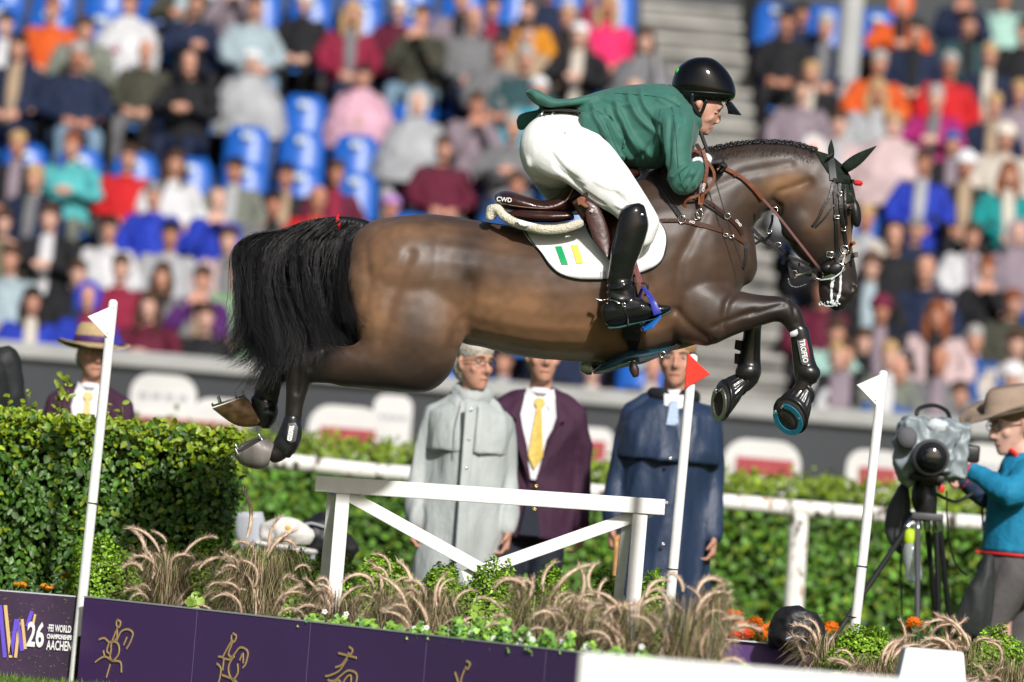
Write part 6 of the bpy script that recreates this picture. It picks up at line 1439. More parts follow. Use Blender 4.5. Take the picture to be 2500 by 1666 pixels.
# ears in a dark green crocheted bonnet, mane braids, tail
bon = mat('bonnet_green', (.017, .026, .018), .85, .2, bump=.8, bs=260, var=.25, vs=40)
def ear(tip, b0, b1, dz, yaw):
    m = MB(); rs = []
    for i, t in enumerate(np.linspace(0, 1, 9)):
        w = (1 - t) ** .7 * (.80 + .50 * math.sin(math.pi * t)) + .02
        c = (Hp(*b0, dz) * .5 + Hp(*b1, dz) * .5) * (1 - t) + Hp(*tip, dz + yaw) * t; u = (Hp(*b0, dz) - Hp(*b1, dz)) * .5 * w * .76; v = _f * .028 * w
        rs.append([c + u * math.cos(a) + v * math.sin(a) * (1 if math.sin(a) > 0 else .35) for a in (2 * math.pi * k / 16 for k in range(16))])
    return m.rings(rs)
def bonnet():
    e = empty('ear_bonnet', Hp(2040, 400, 0), 'dark green crocheted ear bonnet over the horse ears', 'ear bonnet')
    ear((2141, 356), (2050, 396), (2074, 428), -.06, -.01).build('ear_cover', bon, e); ear((2030, 340), (2018, 376), (2040, 386), .06, .0).build('ear_cover', bon, e)
    rows = []
    for i in range(9):
        v = i / 8; L_ = [(1988, 366), (1996, 380), (2006, 398), (2020, 420), (2040, 440), (2052, 455), (2058, 470), (2062, 485), (2068, 498)][i]; R_ = [(2028, 377), (2040, 384), (2056, 398), (2070, 414), (2079, 430), (2084, 448), (2087, 464), (2090, 478), (2094, 492)][i]
        row = []
        for k in range(9): u = k / 8; row.append(surf(L_[0] + (R_[0] - L_[0] - 2) * u, L_[1] + (R_[1] - L_[1] + 1) * u + (1.2 if k == 8 else 0), .005, default=-.03))
        rows.append(row)
    MB().sheet(rows, _f * .004).build('cap', bon, e)
    pball(MB(), 2088, 520, -.055, 14, 36, .03, 8).build('eye_shade', mat('leather_black', (.012, .011, .012), .4, .5, bump=.15, bs=90), e)
    m = pball(MB(), 2094, 447, -.02, 11, 7, .012); m.limb([(Hp(2088, 447, -.02), .004), (Hp(2104, 446, -.02), .006), (Hp(2100, 453, -.02), .004)], n=8); m.build('red_tassel', mat('tassel_red', (.6, .01, .015), .7), e)
bonnet()
pball(MB(), 2076, 510, -.106, 7, 6, .010).build('eye', mat('horse_eye', (.006, .004, .003), .05, .8, coat=1), horse)
hairm = mat('horse_hair', (.008, .0075, .008), .38, .5, attr=False)
def mane():
    m = MB(); pts = [(1606, 412), (1640, 392), (1690, 377), (1745, 362), (1800, 351), (1860, 347), (1915, 348), (1960, 356), (1990, 366)]; C_ = crom(pts, 9)
    for i, p in enumerate(C_):
        for s in (-1, 0, 1):
            c = Hp(p[0] + random.uniform(-3, 3), p[1] - 1 + abs(s) * 4 + random.uniform(-2, 2), s * .012 - .006); m.ball(c, (.009, .010, .0085), 8, 6, Matrix.Rotation(random.uniform(0, 3), 3, 'Y'))
        for _ in range(16):
            a = random.uniform(-1.2, 1.2); q = Hp(p[0] + random.uniform(-5, 5), p[1] + 2, random.uniform(-.02, .01)); m.limb([(q, .0011), (q + (CU * math.cos(a) + CR * math.sin(a)) * random.uniform(.008, .020), .0004)], n=3, sub=1, cap=False)
    m.build('mane', hairm, horse)
    b = MB()
    # soft shorter hair lying down the near side of the crest
    for _ in range(900):
        t = random.uniform(0, 1); i = t * (len(C_) - 1); p = C_[int(i)]; q0 = (p[0] + random.uniform(-6, 6), p[1] + 4); L = random.uniform(12, 34); q1 = (q0[0] - L * .25 + random.uniform(-4, 4), q0[1] + L)
        b.limb([(surf(*q0, .005), .0009), (surf(*q1, .003), .0004)], n=3, sub=1, cap=False)
    tag(b.build('crest_hair', hairm, horse), kind='stuff')
mane()
def tail():
    t = MB(); pl(t, [(912, 545, 880, 590, .05, 0), (880, 533, 862, 585, .042, 0), (840, 528, 828, 566, .038, 0), (800, 530, 795, 560, .034, 0), (760, 538, 765, 566, .03, 0), (715, 560, 728, 590, .026, 0)], n=16)
    tl = t.build('tail', hairm, horse, voxel=.007, it=3)
    pl(MB(), [(700, 572, 868, 588, .030, .01), (650, 610, 846, 640, .035, .01), (618, 670, 834, 690, .040, .01), (618, 735, 842, 745, .045, .0), (640, 790, 858, 800, .045, .0), (668, 835, 872, 842, .045, .01), (676, 866, 800, 862, .04, .02), (690, 890, 730, 880, .03, .03)], n=24).build('tail_core', mat('tail_black', (.006, .0055, .006), .6, .2, bump=1, bs=60, stretch=(6, 6, .6)), tl)
    mb_v = []; mb_f = []; spine = crom([(905, 560), (870, 545), (830, 538), (790, 538), (750, 545), (712, 560), (680, 580)], 4)
    rng = np.random.default_rng(5); N = 8000; base = 0; seg = 11; Vv = []; Ff = []
    # guide curves from the photograph: locks fall left, then down, some back to the thigh
    G = [  # start t along dock, then points
        (.95, [(650, 575), (605, 612), (592, 670), (590, 740), (604, 810), (615, 860), (600, 905)]), (.92, [(640, 580), (600, 640), (600, 720), (615, 800), (640, 860), (655, 920)]), (.85, [(655, 580), (622, 650), (625, 740), (650, 820), (665, 880), (690, 905)]),
        (.75, [(670, 585), (645, 660), (652, 750), (672, 830), (680, 890), (672, 935)]), (.65, [(690, 590), (670, 670), (685, 760), (708, 840), (705, 915)]), (.55, [(710, 590), (700, 670), (720, 750), (745, 830), (742, 905)]), (.45, [(740, 590), (735, 660), (755, 740), (785, 810), (815, 875)]),
        (.35, [(775, 590), (765, 670), (775, 750), (800, 810), (840, 848)]), (.25, [(815, 580), (805, 640), (815, 710), (830, 780), (868, 835), (905, 858)]), (.15, [(845, 585), (830, 640), (828, 700), (845, 750), (870, 800)]), (.08, [(862, 592), (845, 640), (836, 690), (842, 740), (862, 790)]),
        (.95, [(640, 570), (596, 600), (585, 650), (592, 730), (590, 800), (570, 850), (530, 868)]), (.9, [(650, 600), (615, 700), (612, 790), (600, 850), (560, 890)]), (.8, [(660, 610), (640, 720), (650, 820), (640, 880), (600, 935)]), (.8, [(660, 610), (640, 720), (655, 840), (650, 900), (620, 960)])]
    NL = 240; LK_ = []
    for l in range(NL):
        gi = int(rng.integers(0, len(G))) if rng.uniform() < .82 else int(rng.integers(11, 15)); gj = min(len(G) - 1, gi + 1) if gi < 10 else gi; LK_.append((gi, gj, rng.uniform(0, 1) if gj != gi else 0, rng.normal(0, 1, 2), rng.uniform(0, 6.28), rng.uniform(6, 11), rng.uniform(5, 17), rng.uniform(.84, 1.10) if 3 < gi < 11 else rng.uniform(.68, 1.05), rng.normal(0, .02), rng.normal(-.15, .08)))
    for j in range(N):
        gi, gj, w, sp0, ph, fr_, am, cut0, dz0, dz1 = LK_[int(rng.integers(0, NL))]
        t0 = G[gi][0] * (1 - w) + G[gj][0] * w; p0 = spine[int(np.clip(t0 + rng.normal(0, .03), 0, .999) * (len(spine) - 1))]
        a = G[gi][1]; b = G[gj][1]; K = min(len(a), len(b)); pts = [(p0[0], p0[1] - 4 + rng.uniform(-4, 14))] + [(a[k][0] * (1 - w) + b[k][0] * w, a[k][1] * (1 - w) + b[k][1] * w) for k in range(K)]
        stray = rng.uniform() < .16; sp = sp0 * .9 + rng.normal(0, 1.3 if stray else .25, 2); wv = ph + rng.normal(0, .3); cut = cut0 * rng.uniform(.86, 1.02); dz0 = dz0 + rng.normal(0, .008); dz1 = dz1 + rng.normal(0, .014)
        C_ = np.array(crom(pts, 4)); idx = np.linspace(0, (len(C_) - 1) * min(cut, 1), seg); P = np.stack([np.interp(idx, np.arange(len(C_)), C_[:, k]) for k in (0, 1)], 1)
        u = np.linspace(0, 1, seg); P[:, 0] += 9 * u + sp[0] * 16 * u ** .8 + np.sin(u * fr_ + wv) * am * u ** .8 + (rng.normal(0, 14) * np.clip(u - .75, 0, 1) * 4); P[:, 1] += sp[1] * 8 * u
        dzv = dz0 + (dz1 - dz0) * u; r_ = .0013 * rng.uniform(.6, 1.3)
        pts3 = np.array([list(Hp(x, y, z)) for (x, y), z in zip(P, dzv)])
        tg = np.gradient(pts3, axis=0); s1 = np.cross(tg, np.array(_f)); s1 /= np.linalg.norm(s1, axis=1)[:, None] + 1e-9; s2 = np.array(_f)[None].repeat(seg, 0); rad = (r_ * (1 - u * .8))[:, None]
        ring = np.stack([pts3 + s1 * rad, pts3 - s1 * rad * .5 + s2 * rad * .87, pts3 - s1 * rad * .5 - s2 * rad * .87], 1).reshape(-1, 3); Vv.append(ring)
        for k in range(seg - 1):
            o = base + 3 * k
            for m_ in range(3): Ff.append((o + m_, o + (m_ + 1) % 3, o + 3 + (m_ + 1) % 3, o + 3 + m_))
        base += 3 * seg
    q = mesh_obj('tail_hair', np_mesh('tail_hair', np.concatenate(Vv), np.array(Ff)), hairm, tl); tag(q, kind='stuff')
    rb = mat('ribbon_red', (.65, .01, .012), .5, .4)
    o = MB().limb([(Hp(822, 527, 0) + (_f * math.cos(a) * .036 + (CU * .9 + CR * .2) * math.sin(a) * .030) - CU * .024, (.006, .006)) for a in np.linspace(0, 6.1, 18)], n=6, sub=1, cap=False); o.limb([(Hp(825, 533, -.036), .006), (Hp(828, 550, -.040), .0075), (Hp(826, 562, -.038), .006)], n=6, flat=.4)
    tag(o.build('ribbon', rb), 'red ribbon tied round the top of the horse tail', 'ribbon')
tail()
# ================================================================== tack
LB = mat('leather_brown', (.035, .011, .009), .30, .5, bump=.12, bs=70, var=.2, vs=12, coat=.25); LT = mat('leather_tan', (.22, .075, .035), .42, .5, bump=.15, bs=90, var=.2, vs=30)
LK = mat('leather_black'); RK = mat('rein_brown', (.055, .022, .016), .4, .5, bump=.15, bs=90); ST = mat('steel'); fleece = mat('fleece', (.66, .62, .50), .95, .1, bump=1, bs=130, var=.06, vs=40)
padw = mat('pad_white', (.78, .79, .80), .75, .3, bump=.15, bs=50, var=.03)
def strap_on(name, pts, w, m, par, off=.006, th=.004, free=False, dz=None, sub=5):
    C_ = crom(pts, sub); P = []
    for p in C_:
        if free: P.append(Hp(p[0], p[1], p[2] if len(p) > 2 else dz))
        else: P.append(surf(p[0], p[1], off, default=-.1 if dz is None else dz))
    if not free:
        for _ in range(2): P = [P[0]] + [(P[i - 1] + P[i] * 2 + P[i + 1]) / 4 for i in range(1, len(P) - 1)] + [P[-1]]
        P = [min((p, surf(c[0], c[1], off * .7, default=-.1 if dz is None else dz)), key=lambda v: (v - CP).dot(_f)) for p, c in zip(P, C_)]
    W = w * PX / 2; rs = []
    for i, p in enumerate(P):
        t = (P[min(i + 1, len(P) - 1)] - P[max(i - 1, 0)]).normalized(); s = t.cross(_f).normalized(); q = s.cross(t)
        rs.append([p + s * W + q * th / 2, p + s * W - q * th / 2, p - s * W - q * th / 2, p - s * W + q * th / 2])
    o = MB().rings(rs).build(name, m, par, smooth=False, bevel=.0008); return o
def ring_at(px, py, r, m, par, off=.008, tube=.0022, name='ring', dz=None, sy=1.0):
    c = surf(px, py, off) if dz is None else Hp(px, py, dz)
    return MB().limb([(c + CR * (r * PX * math.cos(a)) + CU * (r * sy * PX * math.sin(a)), tube) for a in np.linspace(0, 6.283, 19)], n=6, sub=1, cap=False).build(name, m, par)
def buckle(px, py, w, h, m, par, off=.010, ang=0, dz=None):
    c = surf(px, py, off) if dz is None else Hp(px, py, dz); ca, sa = math.cos(R(ang)), math.sin(R(ang)); X = CR * ca + CU * sa; Y = -CR * sa + CU * ca
    P = [c + X * (x * w / 2 * PX) + Y * (y * h / 2 * PX) for x, y in ((-1, -1), (1, -1), (1, 1), (-1, 1), (-1, -1))]; b = MB()
    for p, q in zip(P[:-1], P[1:]): b.limb([(p, .0016), (q, .0016)], n=6, sub=1)
    return b.build('buckle', m, par)
def drape(name, outline_rows, off, th, m, par, bvh=None, default=-.3):
    """rows of (x0,y0,x1,y1) swept between, each row projected on the horse"""
    rows = []
    for a in crom(outline_rows, 4):
        row = []
        for k in range(15): u = k / 14; row.append(surf(a[0] + (a[2] - a[0]) * u, a[1] + (a[3] - a[1]) * u, off, bvh, default))
        rows.append(row)
    return MB().sheet(rows, _f * th).build(name, m, par)
def CWD(px, py, size, xv, par, dz=None, off=.012, s='CWD'):
    c = surf(px, py, off) if dz is None else Hp(px, py, dz); X = CR * xv[0] - CU * xv[1]; Y = CR * xv[1] + CU * xv[0]
    put_text(s, 'lettering', size, c, X, Y, whitep, par, bold=.0006, ext=.0004)
def saddle():
    p = empty('saddle_pad', Hp(1420, 600, -.3), 'white saddle pad with a green, white and yellow flag', 'saddle pad')
    rows = [(1262, 535, 1262, 538), (1275, 538, 1290, 585), (1300, 545, 1322, 617), (1330, 550, 1345, 648), (1370, 552, 1372, 671), (1410, 552, 1412, 680), (1450, 545, 1452, 681), (1490, 540, 1492, 680), (1530, 535, 1534, 674), (1565, 532, 1568, 663), (1596, 534, 1598, 650), (1612, 541, 1616, 632), (1623, 562, 1624, 605), (1626, 575, 1626, 590)]
    drape('pad', rows, .014, .010, padw, p); pipe = mat('piping_black', (.01, .01, .01), .5)
    C_ = crom([(1276, 556), (1296, 588), (1320, 616), (1344, 650), (1372, 671), (1418, 682), (1480, 682), (1530, 677), (1566, 665), (1598, 652), (1618, 632), (1627, 600), (1624, 566), (1610, 541)], 5)
    MB().limb([(surf(a[0], a[1], .012, default=-.3), .0032) for a in C_], n=6, sub=1).build('piping', pipe, p)
    gmt = mat('flag_green', (.0, .32, .10), .6); ymt = mat('flag_yellow', (.85, .60, .10), .6)
    for nm, q, mm in (('flag_stripe', [(1355, 602, 1371, 601), (1371, 624, 1379, 624), (1371, 646, 1388, 646)], gmt), ('flag_stripe', [(1393, 599, 1410, 598), (1401, 622, 1417, 621), (1409, 645, 1424, 642)], ymt)):
        rr_ = [(1355, 602, 1371, 601), (1363, 624, 1379, 623), (1371, 646, 1387, 646)] if mm is gmt else [(1393, 599, 1410, 598), (1401, 622, 1417, 620), (1408, 645, 1424, 642)]
        rows2 = [[surf(a[0] + (a[2] - a[0]) * u, a[1] + (a[3] - a[1]) * u, .0185) for u in np.linspace(0, 1, 8)] for a in crom(rr_, 5)]
        MB().sheet(rows2, _f * .001).build(nm, mm, p, smooth=False)
    drape('label_patch', [(1465, 663, 1465, 679), (1479, 663, 1479, 679)], .0155, .001, mat('patch_grey', (.5, .5, .5), .7), p)
    f = MB(); C_ = crom([(1196, 532), (1200, 515), (1215, 512), (1228, 528), (1255, 545), (1290, 556), (1330, 563), (1375, 560), (1415, 548)], 4)
    f.limb([(Hp(a[0], a[1] - 2, -.20 - .10 * min(1, max(0, (a[0] - 1196) / 120))), .021) for a in C_], n=12, sub=1); f.limb([(Hp(1196, 530, -.14), .02), (Hp(1202, 515, -.02), .03), (Hp(1200, 528, .12), .02)], n=10)
    q = f.build('fleece_edge', fleece, p, voxel=.006, it=2); displace(q.data, folds(.0018, (150, 150, 150), 3, False))
    s = empty('saddle', Hp(1350, 500, -.1), 'dark brown glossy jumping saddle with white maker letters', 'saddle')
    m = pl(MB(), [(1213, 474, 1216, 500, .10, 0), (1222, 468, 1226, 512, .16, 0, 2.6), (1244, 467, 1250, 520, .19, 0, 2.6), (1285, 480, 1285, 525, .20, 0, 2.4), (1329, 490, 1330, 530, .19, 0), (1362, 476, 1372, 530, .17, 0), (1388, 446, 1405, 520, .15, 0), (1430, 428, 1450, 500, .14, 0), (1480, 415, 1500, 480, .13, 0), (1525, 408, 1540, 450, .12, 0), (1552, 412, 1562, 432, .09, 0)], n=28)
    m.build('seat', LB, s, voxel=.006, it=5)
    m = pl(MB(), [(1240, 520, 1245, 536, .05, -.16), (1262, 512, 1262, 538, .06, -.17), (1300, 514, 1300, 543, .065, -.185), (1350, 516, 1352, 544, .06, -.195), (1392, 518, 1398, 538, .045, -.20)], n=20); m.build('panel', LB, s, voxel=.005, it=4)
    m = pl(MB(), [(1232, 536, 1234, 542, .05, -.16), (1270, 540, 1270, 550, .06, -.19), (1330, 545, 1332, 556, .06, -.215), (1390, 540, 1396, 548, .04, -.225)], n=14); m.build('under_pad', mat('pad_dark', (.03, .03, .032), .8), s)
    drape('flap', [(1396, 494, 1430, 470), (1410, 520, 1470, 480), (1425, 545, 1500, 500), (1440, 575, 1515, 530), (1458, 602, 1520, 565), (1474, 622, 1522, 590), (1486, 634, 1520, 615), (1496, 640, 1512, 632)], .030, .008, LB, s)
    (lambda n_, m_, p_: MB().rings([[Hp((a[0] + a[2]) / 2 + (a[2] - a[0]) / 2 * math.cos(t), (a[1] + a[3]) / 2 + (a[3] - a[1]) / 2 * math.cos(t), -.318 - .045 * i / 24 - .010 * math.sin(t)) for t in (2 * math.pi * q / 16 for q in range(16))] for i, a in enumerate(crom([(1420, 492, 1440, 489), (1424, 506, 1462, 506), (1432, 535, 1480, 545), (1442, 568, 1490, 585), (1456, 598, 1494, 612), (1474, 622, 1492, 632), (1482, 630, 1488, 634)], 4))]).build(n_, m_, p_))('small_flap', mat('leather_brown2', (.060, .022, .018), .38, .5, bump=.2, bs=50, coat=.15), s)
    MB().prism([Hp(x, y, -.36) for x, y in ((1408, 486), (1418, 480), (1430, 484), (1428, 496), (1438, 506), (1430, 508), (1417, 500), (1411, 502))], _f * .03).build('stirrup_keeper', LT, s, smooth=False, bevel=.003)
    MB().limb([(Hp(a[0], a[1], -.165 - .03 * min(1, (a[0] - 1213) / 60)), .0016) for a in crom([(1213, 492), (1240, 500), (1290, 507), (1340, 508), (1380, 492), (1400, 460), (1420, 438)], 4)], n=5, sub=1).build('seam', mat('seam_pale', (.30, .20, .15), .6), s)
    CWD(1231, 488, .026, (.99, .1), s, dz=-.196); CWD(1445, 514, .016, (.5, -.86), s, dz=-.352, s='26')
    g_ = empty('girth', Hp(1550, 800, -.3), 'black girth with buckle end and shiny blue-black stud guard', 'girth')
    drape('girth_band', [(1530, 690, 1552, 690), (1528, 740, 1560, 740), (1526, 790, 1560, 790), (1522, 812, 1566, 812), (1530, 836, 1560, 838), (1538, 860, 1554, 862), (1542, 876, 1560, 877)], .012, .010, LK, g_)
    drape('buckle_cover', [(1524, 790, 1560, 786), (1519, 812, 1564, 812), (1522, 830, 1558, 834)], .024, .006, mat('leather_black2', (.018, .018, .022), .35, .5, coat=.2), g_)
    guard = mat('guard_blue', (.012, .055, .085), .30, .6, coat=.4, var=.4, vs=14)
    pl(MB(), [(1448, 906, 1452, 914, .04, -.05), (1470, 888, 1476, 912, .10, -.05), (1500, 868, 1508, 902, .15, -.05), (1530, 852, 1545, 893, .17, -.05), (1560, 850, 1570, 888, .16, -.05), (1600, 850, 1605, 874, .13, -.05), (1640, 842, 1645, 856, .09, -.05), (1664, 838, 1666, 842, .05, -.05)], n=20).build('stud_guard', guard, g_)
    strap_on('belly_strap', [(1560, 880, -.22), (1600, 871, -.2), (1632, 856, -.17), (1662, 838, -.13)], 9, LK, g_, free=True); ring_at(1618, 866, 7, ST, g_, dz=-.2)
    MB().limb([(Hp(1532, 884, -.2), .004), (Hp(1550, 882, -.2), .004)], n=6).build('bar', ST, g_); pl(MB(), [(1538, 886, 1552, 886, .012, -.2), (1536, 902, 1560, 900, .018, -.2), (1543, 918, 1560, 914, .016, -.2)], n=12).build('leather_tab', mat('tab_brown', (.04, .02, .018), .5), g_)
    t = empty('stirrup', Hp(1590, 740, -.38), 'blue stirrup iron hanging from a brown leather', 'stirrup')
    bl = mat('stirrup_blue', (.035, .045, .36), .35, .5, coat=.3); bl2 = mat('tread_blue', (.01, .12, .42), .45)
    strap_on('stirrup_leather', [(1546, 630, -.345), (1552, 655, -.35), (1560, 680, -.36), (1566, 698, -.37)], 13, mat('leather_red', (.14, .025, .02), .4, bump=.15, bs=80), t, free=True)
    MB().limb([(Hp(1553, 693, -.37), .004), (Hp(1549, 702, -.37), .004), (Hp(1551, 735, -.36), .004)], n=8).build('eye_bar', LK, t)
    MB().limb([(Hp(1568, 692, -.37), .0045), (Hp(1580, 694, -.37), .005), (Hp(1580, 712, -.37), .005), (Hp(1574, 722, -.37), .004)], n=8).build('swivel', LK, t)
    rs = []
    for (x, y, w, d) in crom([(1568, 700, 3.5, -.380), (1580, 714, 5, -.420), (1592, 734, 6.5, -.456), (1601, 756, 8.5, -.464), (1606, 768, 10, -.462)], 4): rs.append([Hp(x - w, y + w * .35, d), Hp(x + w, y - w * .35, d), Hp(x + w, y - w * .35, d + .012), Hp(x - w, y + w * .35, d + .012)])
    MB().rings(rs).build('arch', bl, t, bevel=.002)
    rs = []
    for (x, y, w, d) in crom([(1568, 704, 3.5, -.36), (1560, 730, 5, -.31), (1562, 765, 8, -.29), (1570, 790, 10, -.29)], 4): rs.append([Hp(x - w, y, d), Hp(x + w, y, d), Hp(x + w, y, d + .012), Hp(x - w, y, d + .012)])
    MB().rings(rs).build('arch', bl, t)
    MB().prism([Hp(1614, 769, -.465), Hp(1592, 797, -.465), Hp(1571, 804, -.45), Hp(1562, 795, -.38), Hp(1574, 780, -.30), Hp(1600, 762, -.31)], CU * -.012 + CR * .002).build('tread', bl2, t, smooth=False, bevel=.003)
saddle()
def breastplate():
    b = empty('breastplate', Hp(1700, 560, -.2), 'brown leather breastplate with steel rings and white letters', 'breastplate')
    strap_on('strap', [(1586, 541), (1625, 538), (1664, 538)], 9, RK, b, .010); strap_on('strap', [(1664, 538), (1700, 546), (1740, 556), (1785, 571), (1821, 592)], 12, mat('rein_brown2', (.085, .04, .03), .42, bump=.15, bs=90), b, .009)
    ring_at(1665, 536, 9, ST, b, .016); strap_on('strap', [(1592, 425), (1612, 462), (1638, 500), (1660, 530)], 8, LK, b, .010); strap_on('strap', [(1604, 424), (1624, 460), (1648, 500), (1668, 530)], 4, LK, b, .010)
    strap_on('strap', [(1690, 470), (1740, 500), (1775, 528), (1806, 560), (1821, 592)], 9, RK, b, .009); strap_on('strap', [(1690, 482), (1735, 508), (1770, 534)], 4, LK, b, .009)
    ring_at(1776, 528, 7, ST, b, .014); ring_at(1786, 578, 6, ST, b, .016, sy=.6); ring_at(1772, 574, 6, ST, b, .016, sy=.6); strap_on('chest_strap', [(1820, 595), (1822, 625), (1815, 655)], 8, LK, b, .006)
    strap_on('strap', [(1740, 556), (1760, 592), (1790, 600)], 5, LK, b, .006) if False else None
    CWD(1686, 542, .015, (.97, .22), b); CWD(1803, 545, .014, (.64, .77), b)
breastplate()
def bridle():
    b = empty('bridle', Hp(2030, 520, -.1), 'black leather bridle with steel buckles, bit and reins', 'bridle')
    strap_on('headpiece', [(2026, 379), (2031, 405), (2035, 440)], 17, mat('leather_grey', (.045, .045, .05), .4, coat=.2), b, .010); strap_on('browband', [(2034, 440), (2060, 442), (2086, 444)], 10, LK, b, .014)
    strap_on('cheekpiece', [(2036, 445), (2040, 500), (2042, 560), (2044, 620), (2043, 645)], 8, LK, b, .010); strap_on('cheekpiece', [(2050, 448), (2052, 500), (2056, 540), (2064, 580), (2066, 612)], 8, LK, b, .010)
    strap_on('blinker_strap', [(2064, 452), (2064, 500), (2068, 550)], 5, LK, b, .012); strap_on('throat_lash', [(2034, 445), (2026, 480), (2010, 505), (2000, 530), (1984, 552)], 7, LK, b, .008); strap_on('throat_lash', [(2036, 500), (2015, 530), (1992, 553)], 4, LK, b, .010)
    for p in ((2051, 473), (2042, 530), (2044, 530), (2060, 560)): buckle(*p, 9, 8, ST, b, .015)
    buckle(2026, 622, 15, 13, ST, b, .013, -8); strap_on('noseband', [(2088, 592), (2080, 596), (2068, 602)], 9, LT, b, .009); strap_on('noseband', [(2095, 622), (2080, 625), (2060, 640)], 13, mat('noseband_grey', (.10, .095, .09), .4, coat=.3), b, .010)
    strap_on('flash', [(1988, 668), (2000, 642), (2024, 624), (2050, 622), (2064, 608)], 15, LK, b, .009); strap_on('chin_strap', [(1990, 655), (2010, 660), (2040, 646), (2062, 618)], 9, LK, b, .013)
    ring_at(2062, 610, 10, ST, b, .018); ring_at(2048, 655, 15, ST, b, .016, sy=.8); ring_at(2000, 672, 10, ST, b, .014); strap_on('bit_strap', [(2062, 612), (2056, 650), (2030, 672), (2004, 682)], 6, ST, b, .014)
    strap_on('bit_strap', [(2002, 684), (2030, 680), (2050, 668), (2060, 652)], 3, mat('bit_white', (.62, .66, .68), .3), b, .020)
    pball(MB(), 2040, 656, -.082, 18, 14, .012, 20).build('bit_guard', LK, b); pball(MB(), 2020, 654, -.075, 13, 10, .012, 10).build('bit_guard', LK, b)
    # near rein, from the hand along the neck to the bit
    rein = mat('rein_tan', (.17, .055, .028), .42, bump=.2, bs=90, var=.2, vs=30)
    strap_on('rein', [(1756, 405), (1785, 418), (1815, 436), (1842, 462), (1862, 486)], 10, rein, b, .014); strap_on('rein', [(1862, 486, -.16), (1900, 528, -.155), (1945, 585, -.15), (1988, 640, -.14), (2000, 655, -.12)], 6, mat('rein_plum', (.16, .07, .065), .4), b, free=True)
    for p in ((1768, 411), (1796, 425)): buckle(*p, 4, 11, LT, b, .018, -25)
    ring_at(1892, 513, 7, ST, b, dz=-.14); strap_on('keeper', [(1886, 525, -.12), (1884, 545, -.11), (1878, 560, -.1)], 6, LK, b, free=True); ring_at(1878, 563, 6, ST, b, dz=-.1, sy=1.3)
    # martingale fork and the chains beneath the chin
    mg = [(1832, 554, -.05), (1858, 580, -.05), (1885, 598, -.05), (1905, 612, -.05), (1925, 628, -.05)]; strap_on('martingale_strap', mg, 9, LK, b, free=True); strap_on('martingale_strap', [(1826, 568, .04), (1860, 590, .03), (1900, 606, .0), (1926, 630, -.03)], 6, LK, b, free=True)
    strap_on('martingale_strap', [(1822, 612, -.04), (1850, 592, -.05), (1876, 580, -.06), (1882, 566, -.08)], 6, LK, b, free=True); ring_at(1899, 598, 8, ST, b, dz=-.05, sy=.7)
    strap_on('martingale_strap', [(1925, 628, -.05), (1944, 634, -.05), (1960, 640, -.05), (1975, 648, -.06)], 9, LK, b, free=True); strap_on('rubber_stop', [(1926, 612, -.07), (1916, 632, -.05), (1909, 646, -.04)], 9, LK, b, free=True)
    strap_on('lower_rein', [(1928, 640, -.03), (1930, 660, -.03), (1936, 680, -.03)], 10, LK, b, free=True); strap_on('lower_rein', [(1950, 642, -.03), (1954, 660, -.03), (1966, 672, -.03), (1982, 672, -.05)], 5, LK, b, free=True); ring_at(1938, 670, 9, ST, b, dz=-.03)
    strap_on('lower_rein', [(1942, 672, -.03), (1960, 669, -.03), (1980, 664, -.05)], 4, ST, b, free=True)
    m = MB()
    for i, p in enumerate(crom([(1924, 682), (1930, 698), (1945, 702), (1965, 696), (1980, 688), (1994, 680)], 5)): m.ball(Hp(p[0], p[1], -.03), (.0075, .005, .0055), 8, 6)
    m.build('curb_chain', mat('chain_dark', (.08, .08, .085), .25, metal=.8), b)
    foam = mat('foam_white', (.72, .78, .80), .35, .5, bump=.5, bs=120); m = MB()
    for pts, w in (([(2036, 668), (2032, 690), (2030, 712), (2030, 735)], 7), ([(2052, 660), (2052, 690), (2050, 715), (2042, 738)], 6), ([(2004, 738), (2012, 744), (2026, 747), (2046, 740)], 5), ([(2030, 735), (2036, 744), (2044, 738)], 8), ([(2034, 668), (2046, 662), (2054, 656)], 6)):
        m.limb([(surf(a[0], a[1], .001, default=-.03), (w * PX * .6 * random.uniform(.5, 1.4), .0022)) for a in crom(pts, 4)], n=8, side=tuple(CR))
    for _ in range(14): m.ball(surf(random.uniform(2000, 2050), random.uniform(735, 747), .003, default=-.02), random.uniform(.002, .005), 6, 5)
    q = m.build('mouth_foam', foam, horse); tag(q, kind='stuff')
    # slack loop of rein held in the hand
    strap_on('rein_loop', [(1690, 368, -.20), (1706, 372, -.21), (1722, 388, -.22), (1738, 410, -.22), (1744, 430, -.22), (1738, 452, -.22), (1722, 470, -.22), (1698, 480, -.22), (1680, 486, -.22), (1672, 498, -.21), (1676, 515, -.2), (1688, 530, -.2)], 7, rein, b, free=True)
    strap_on('rein_end', [(1716, 366, -.22), (1722, 385, -.23), (1726, 410, -.235), (1722, 440, -.235), (1716, 470, -.23), (1714, 496, -.22)], 9, rein, b, free=True); strap_on('rein_end', [(1700, 352, -.2), (1712, 372, -.21), (1724, 390, -.22)], 10, LB, b, free=True)
    strap_on('rein_end', [(1712, 475, -.22), (1710, 500, -.22)], 12, LT, b, free=True); ring_at(1708, 522, 8, ST, b, dz=-.21, sy=1.4); ring_at(1700, 528, 6, ST, b, dz=-.21, sy=1.5)
    CWD(1718, 458, .014, (.2, -.98), b, dz=-.245)
bridle()
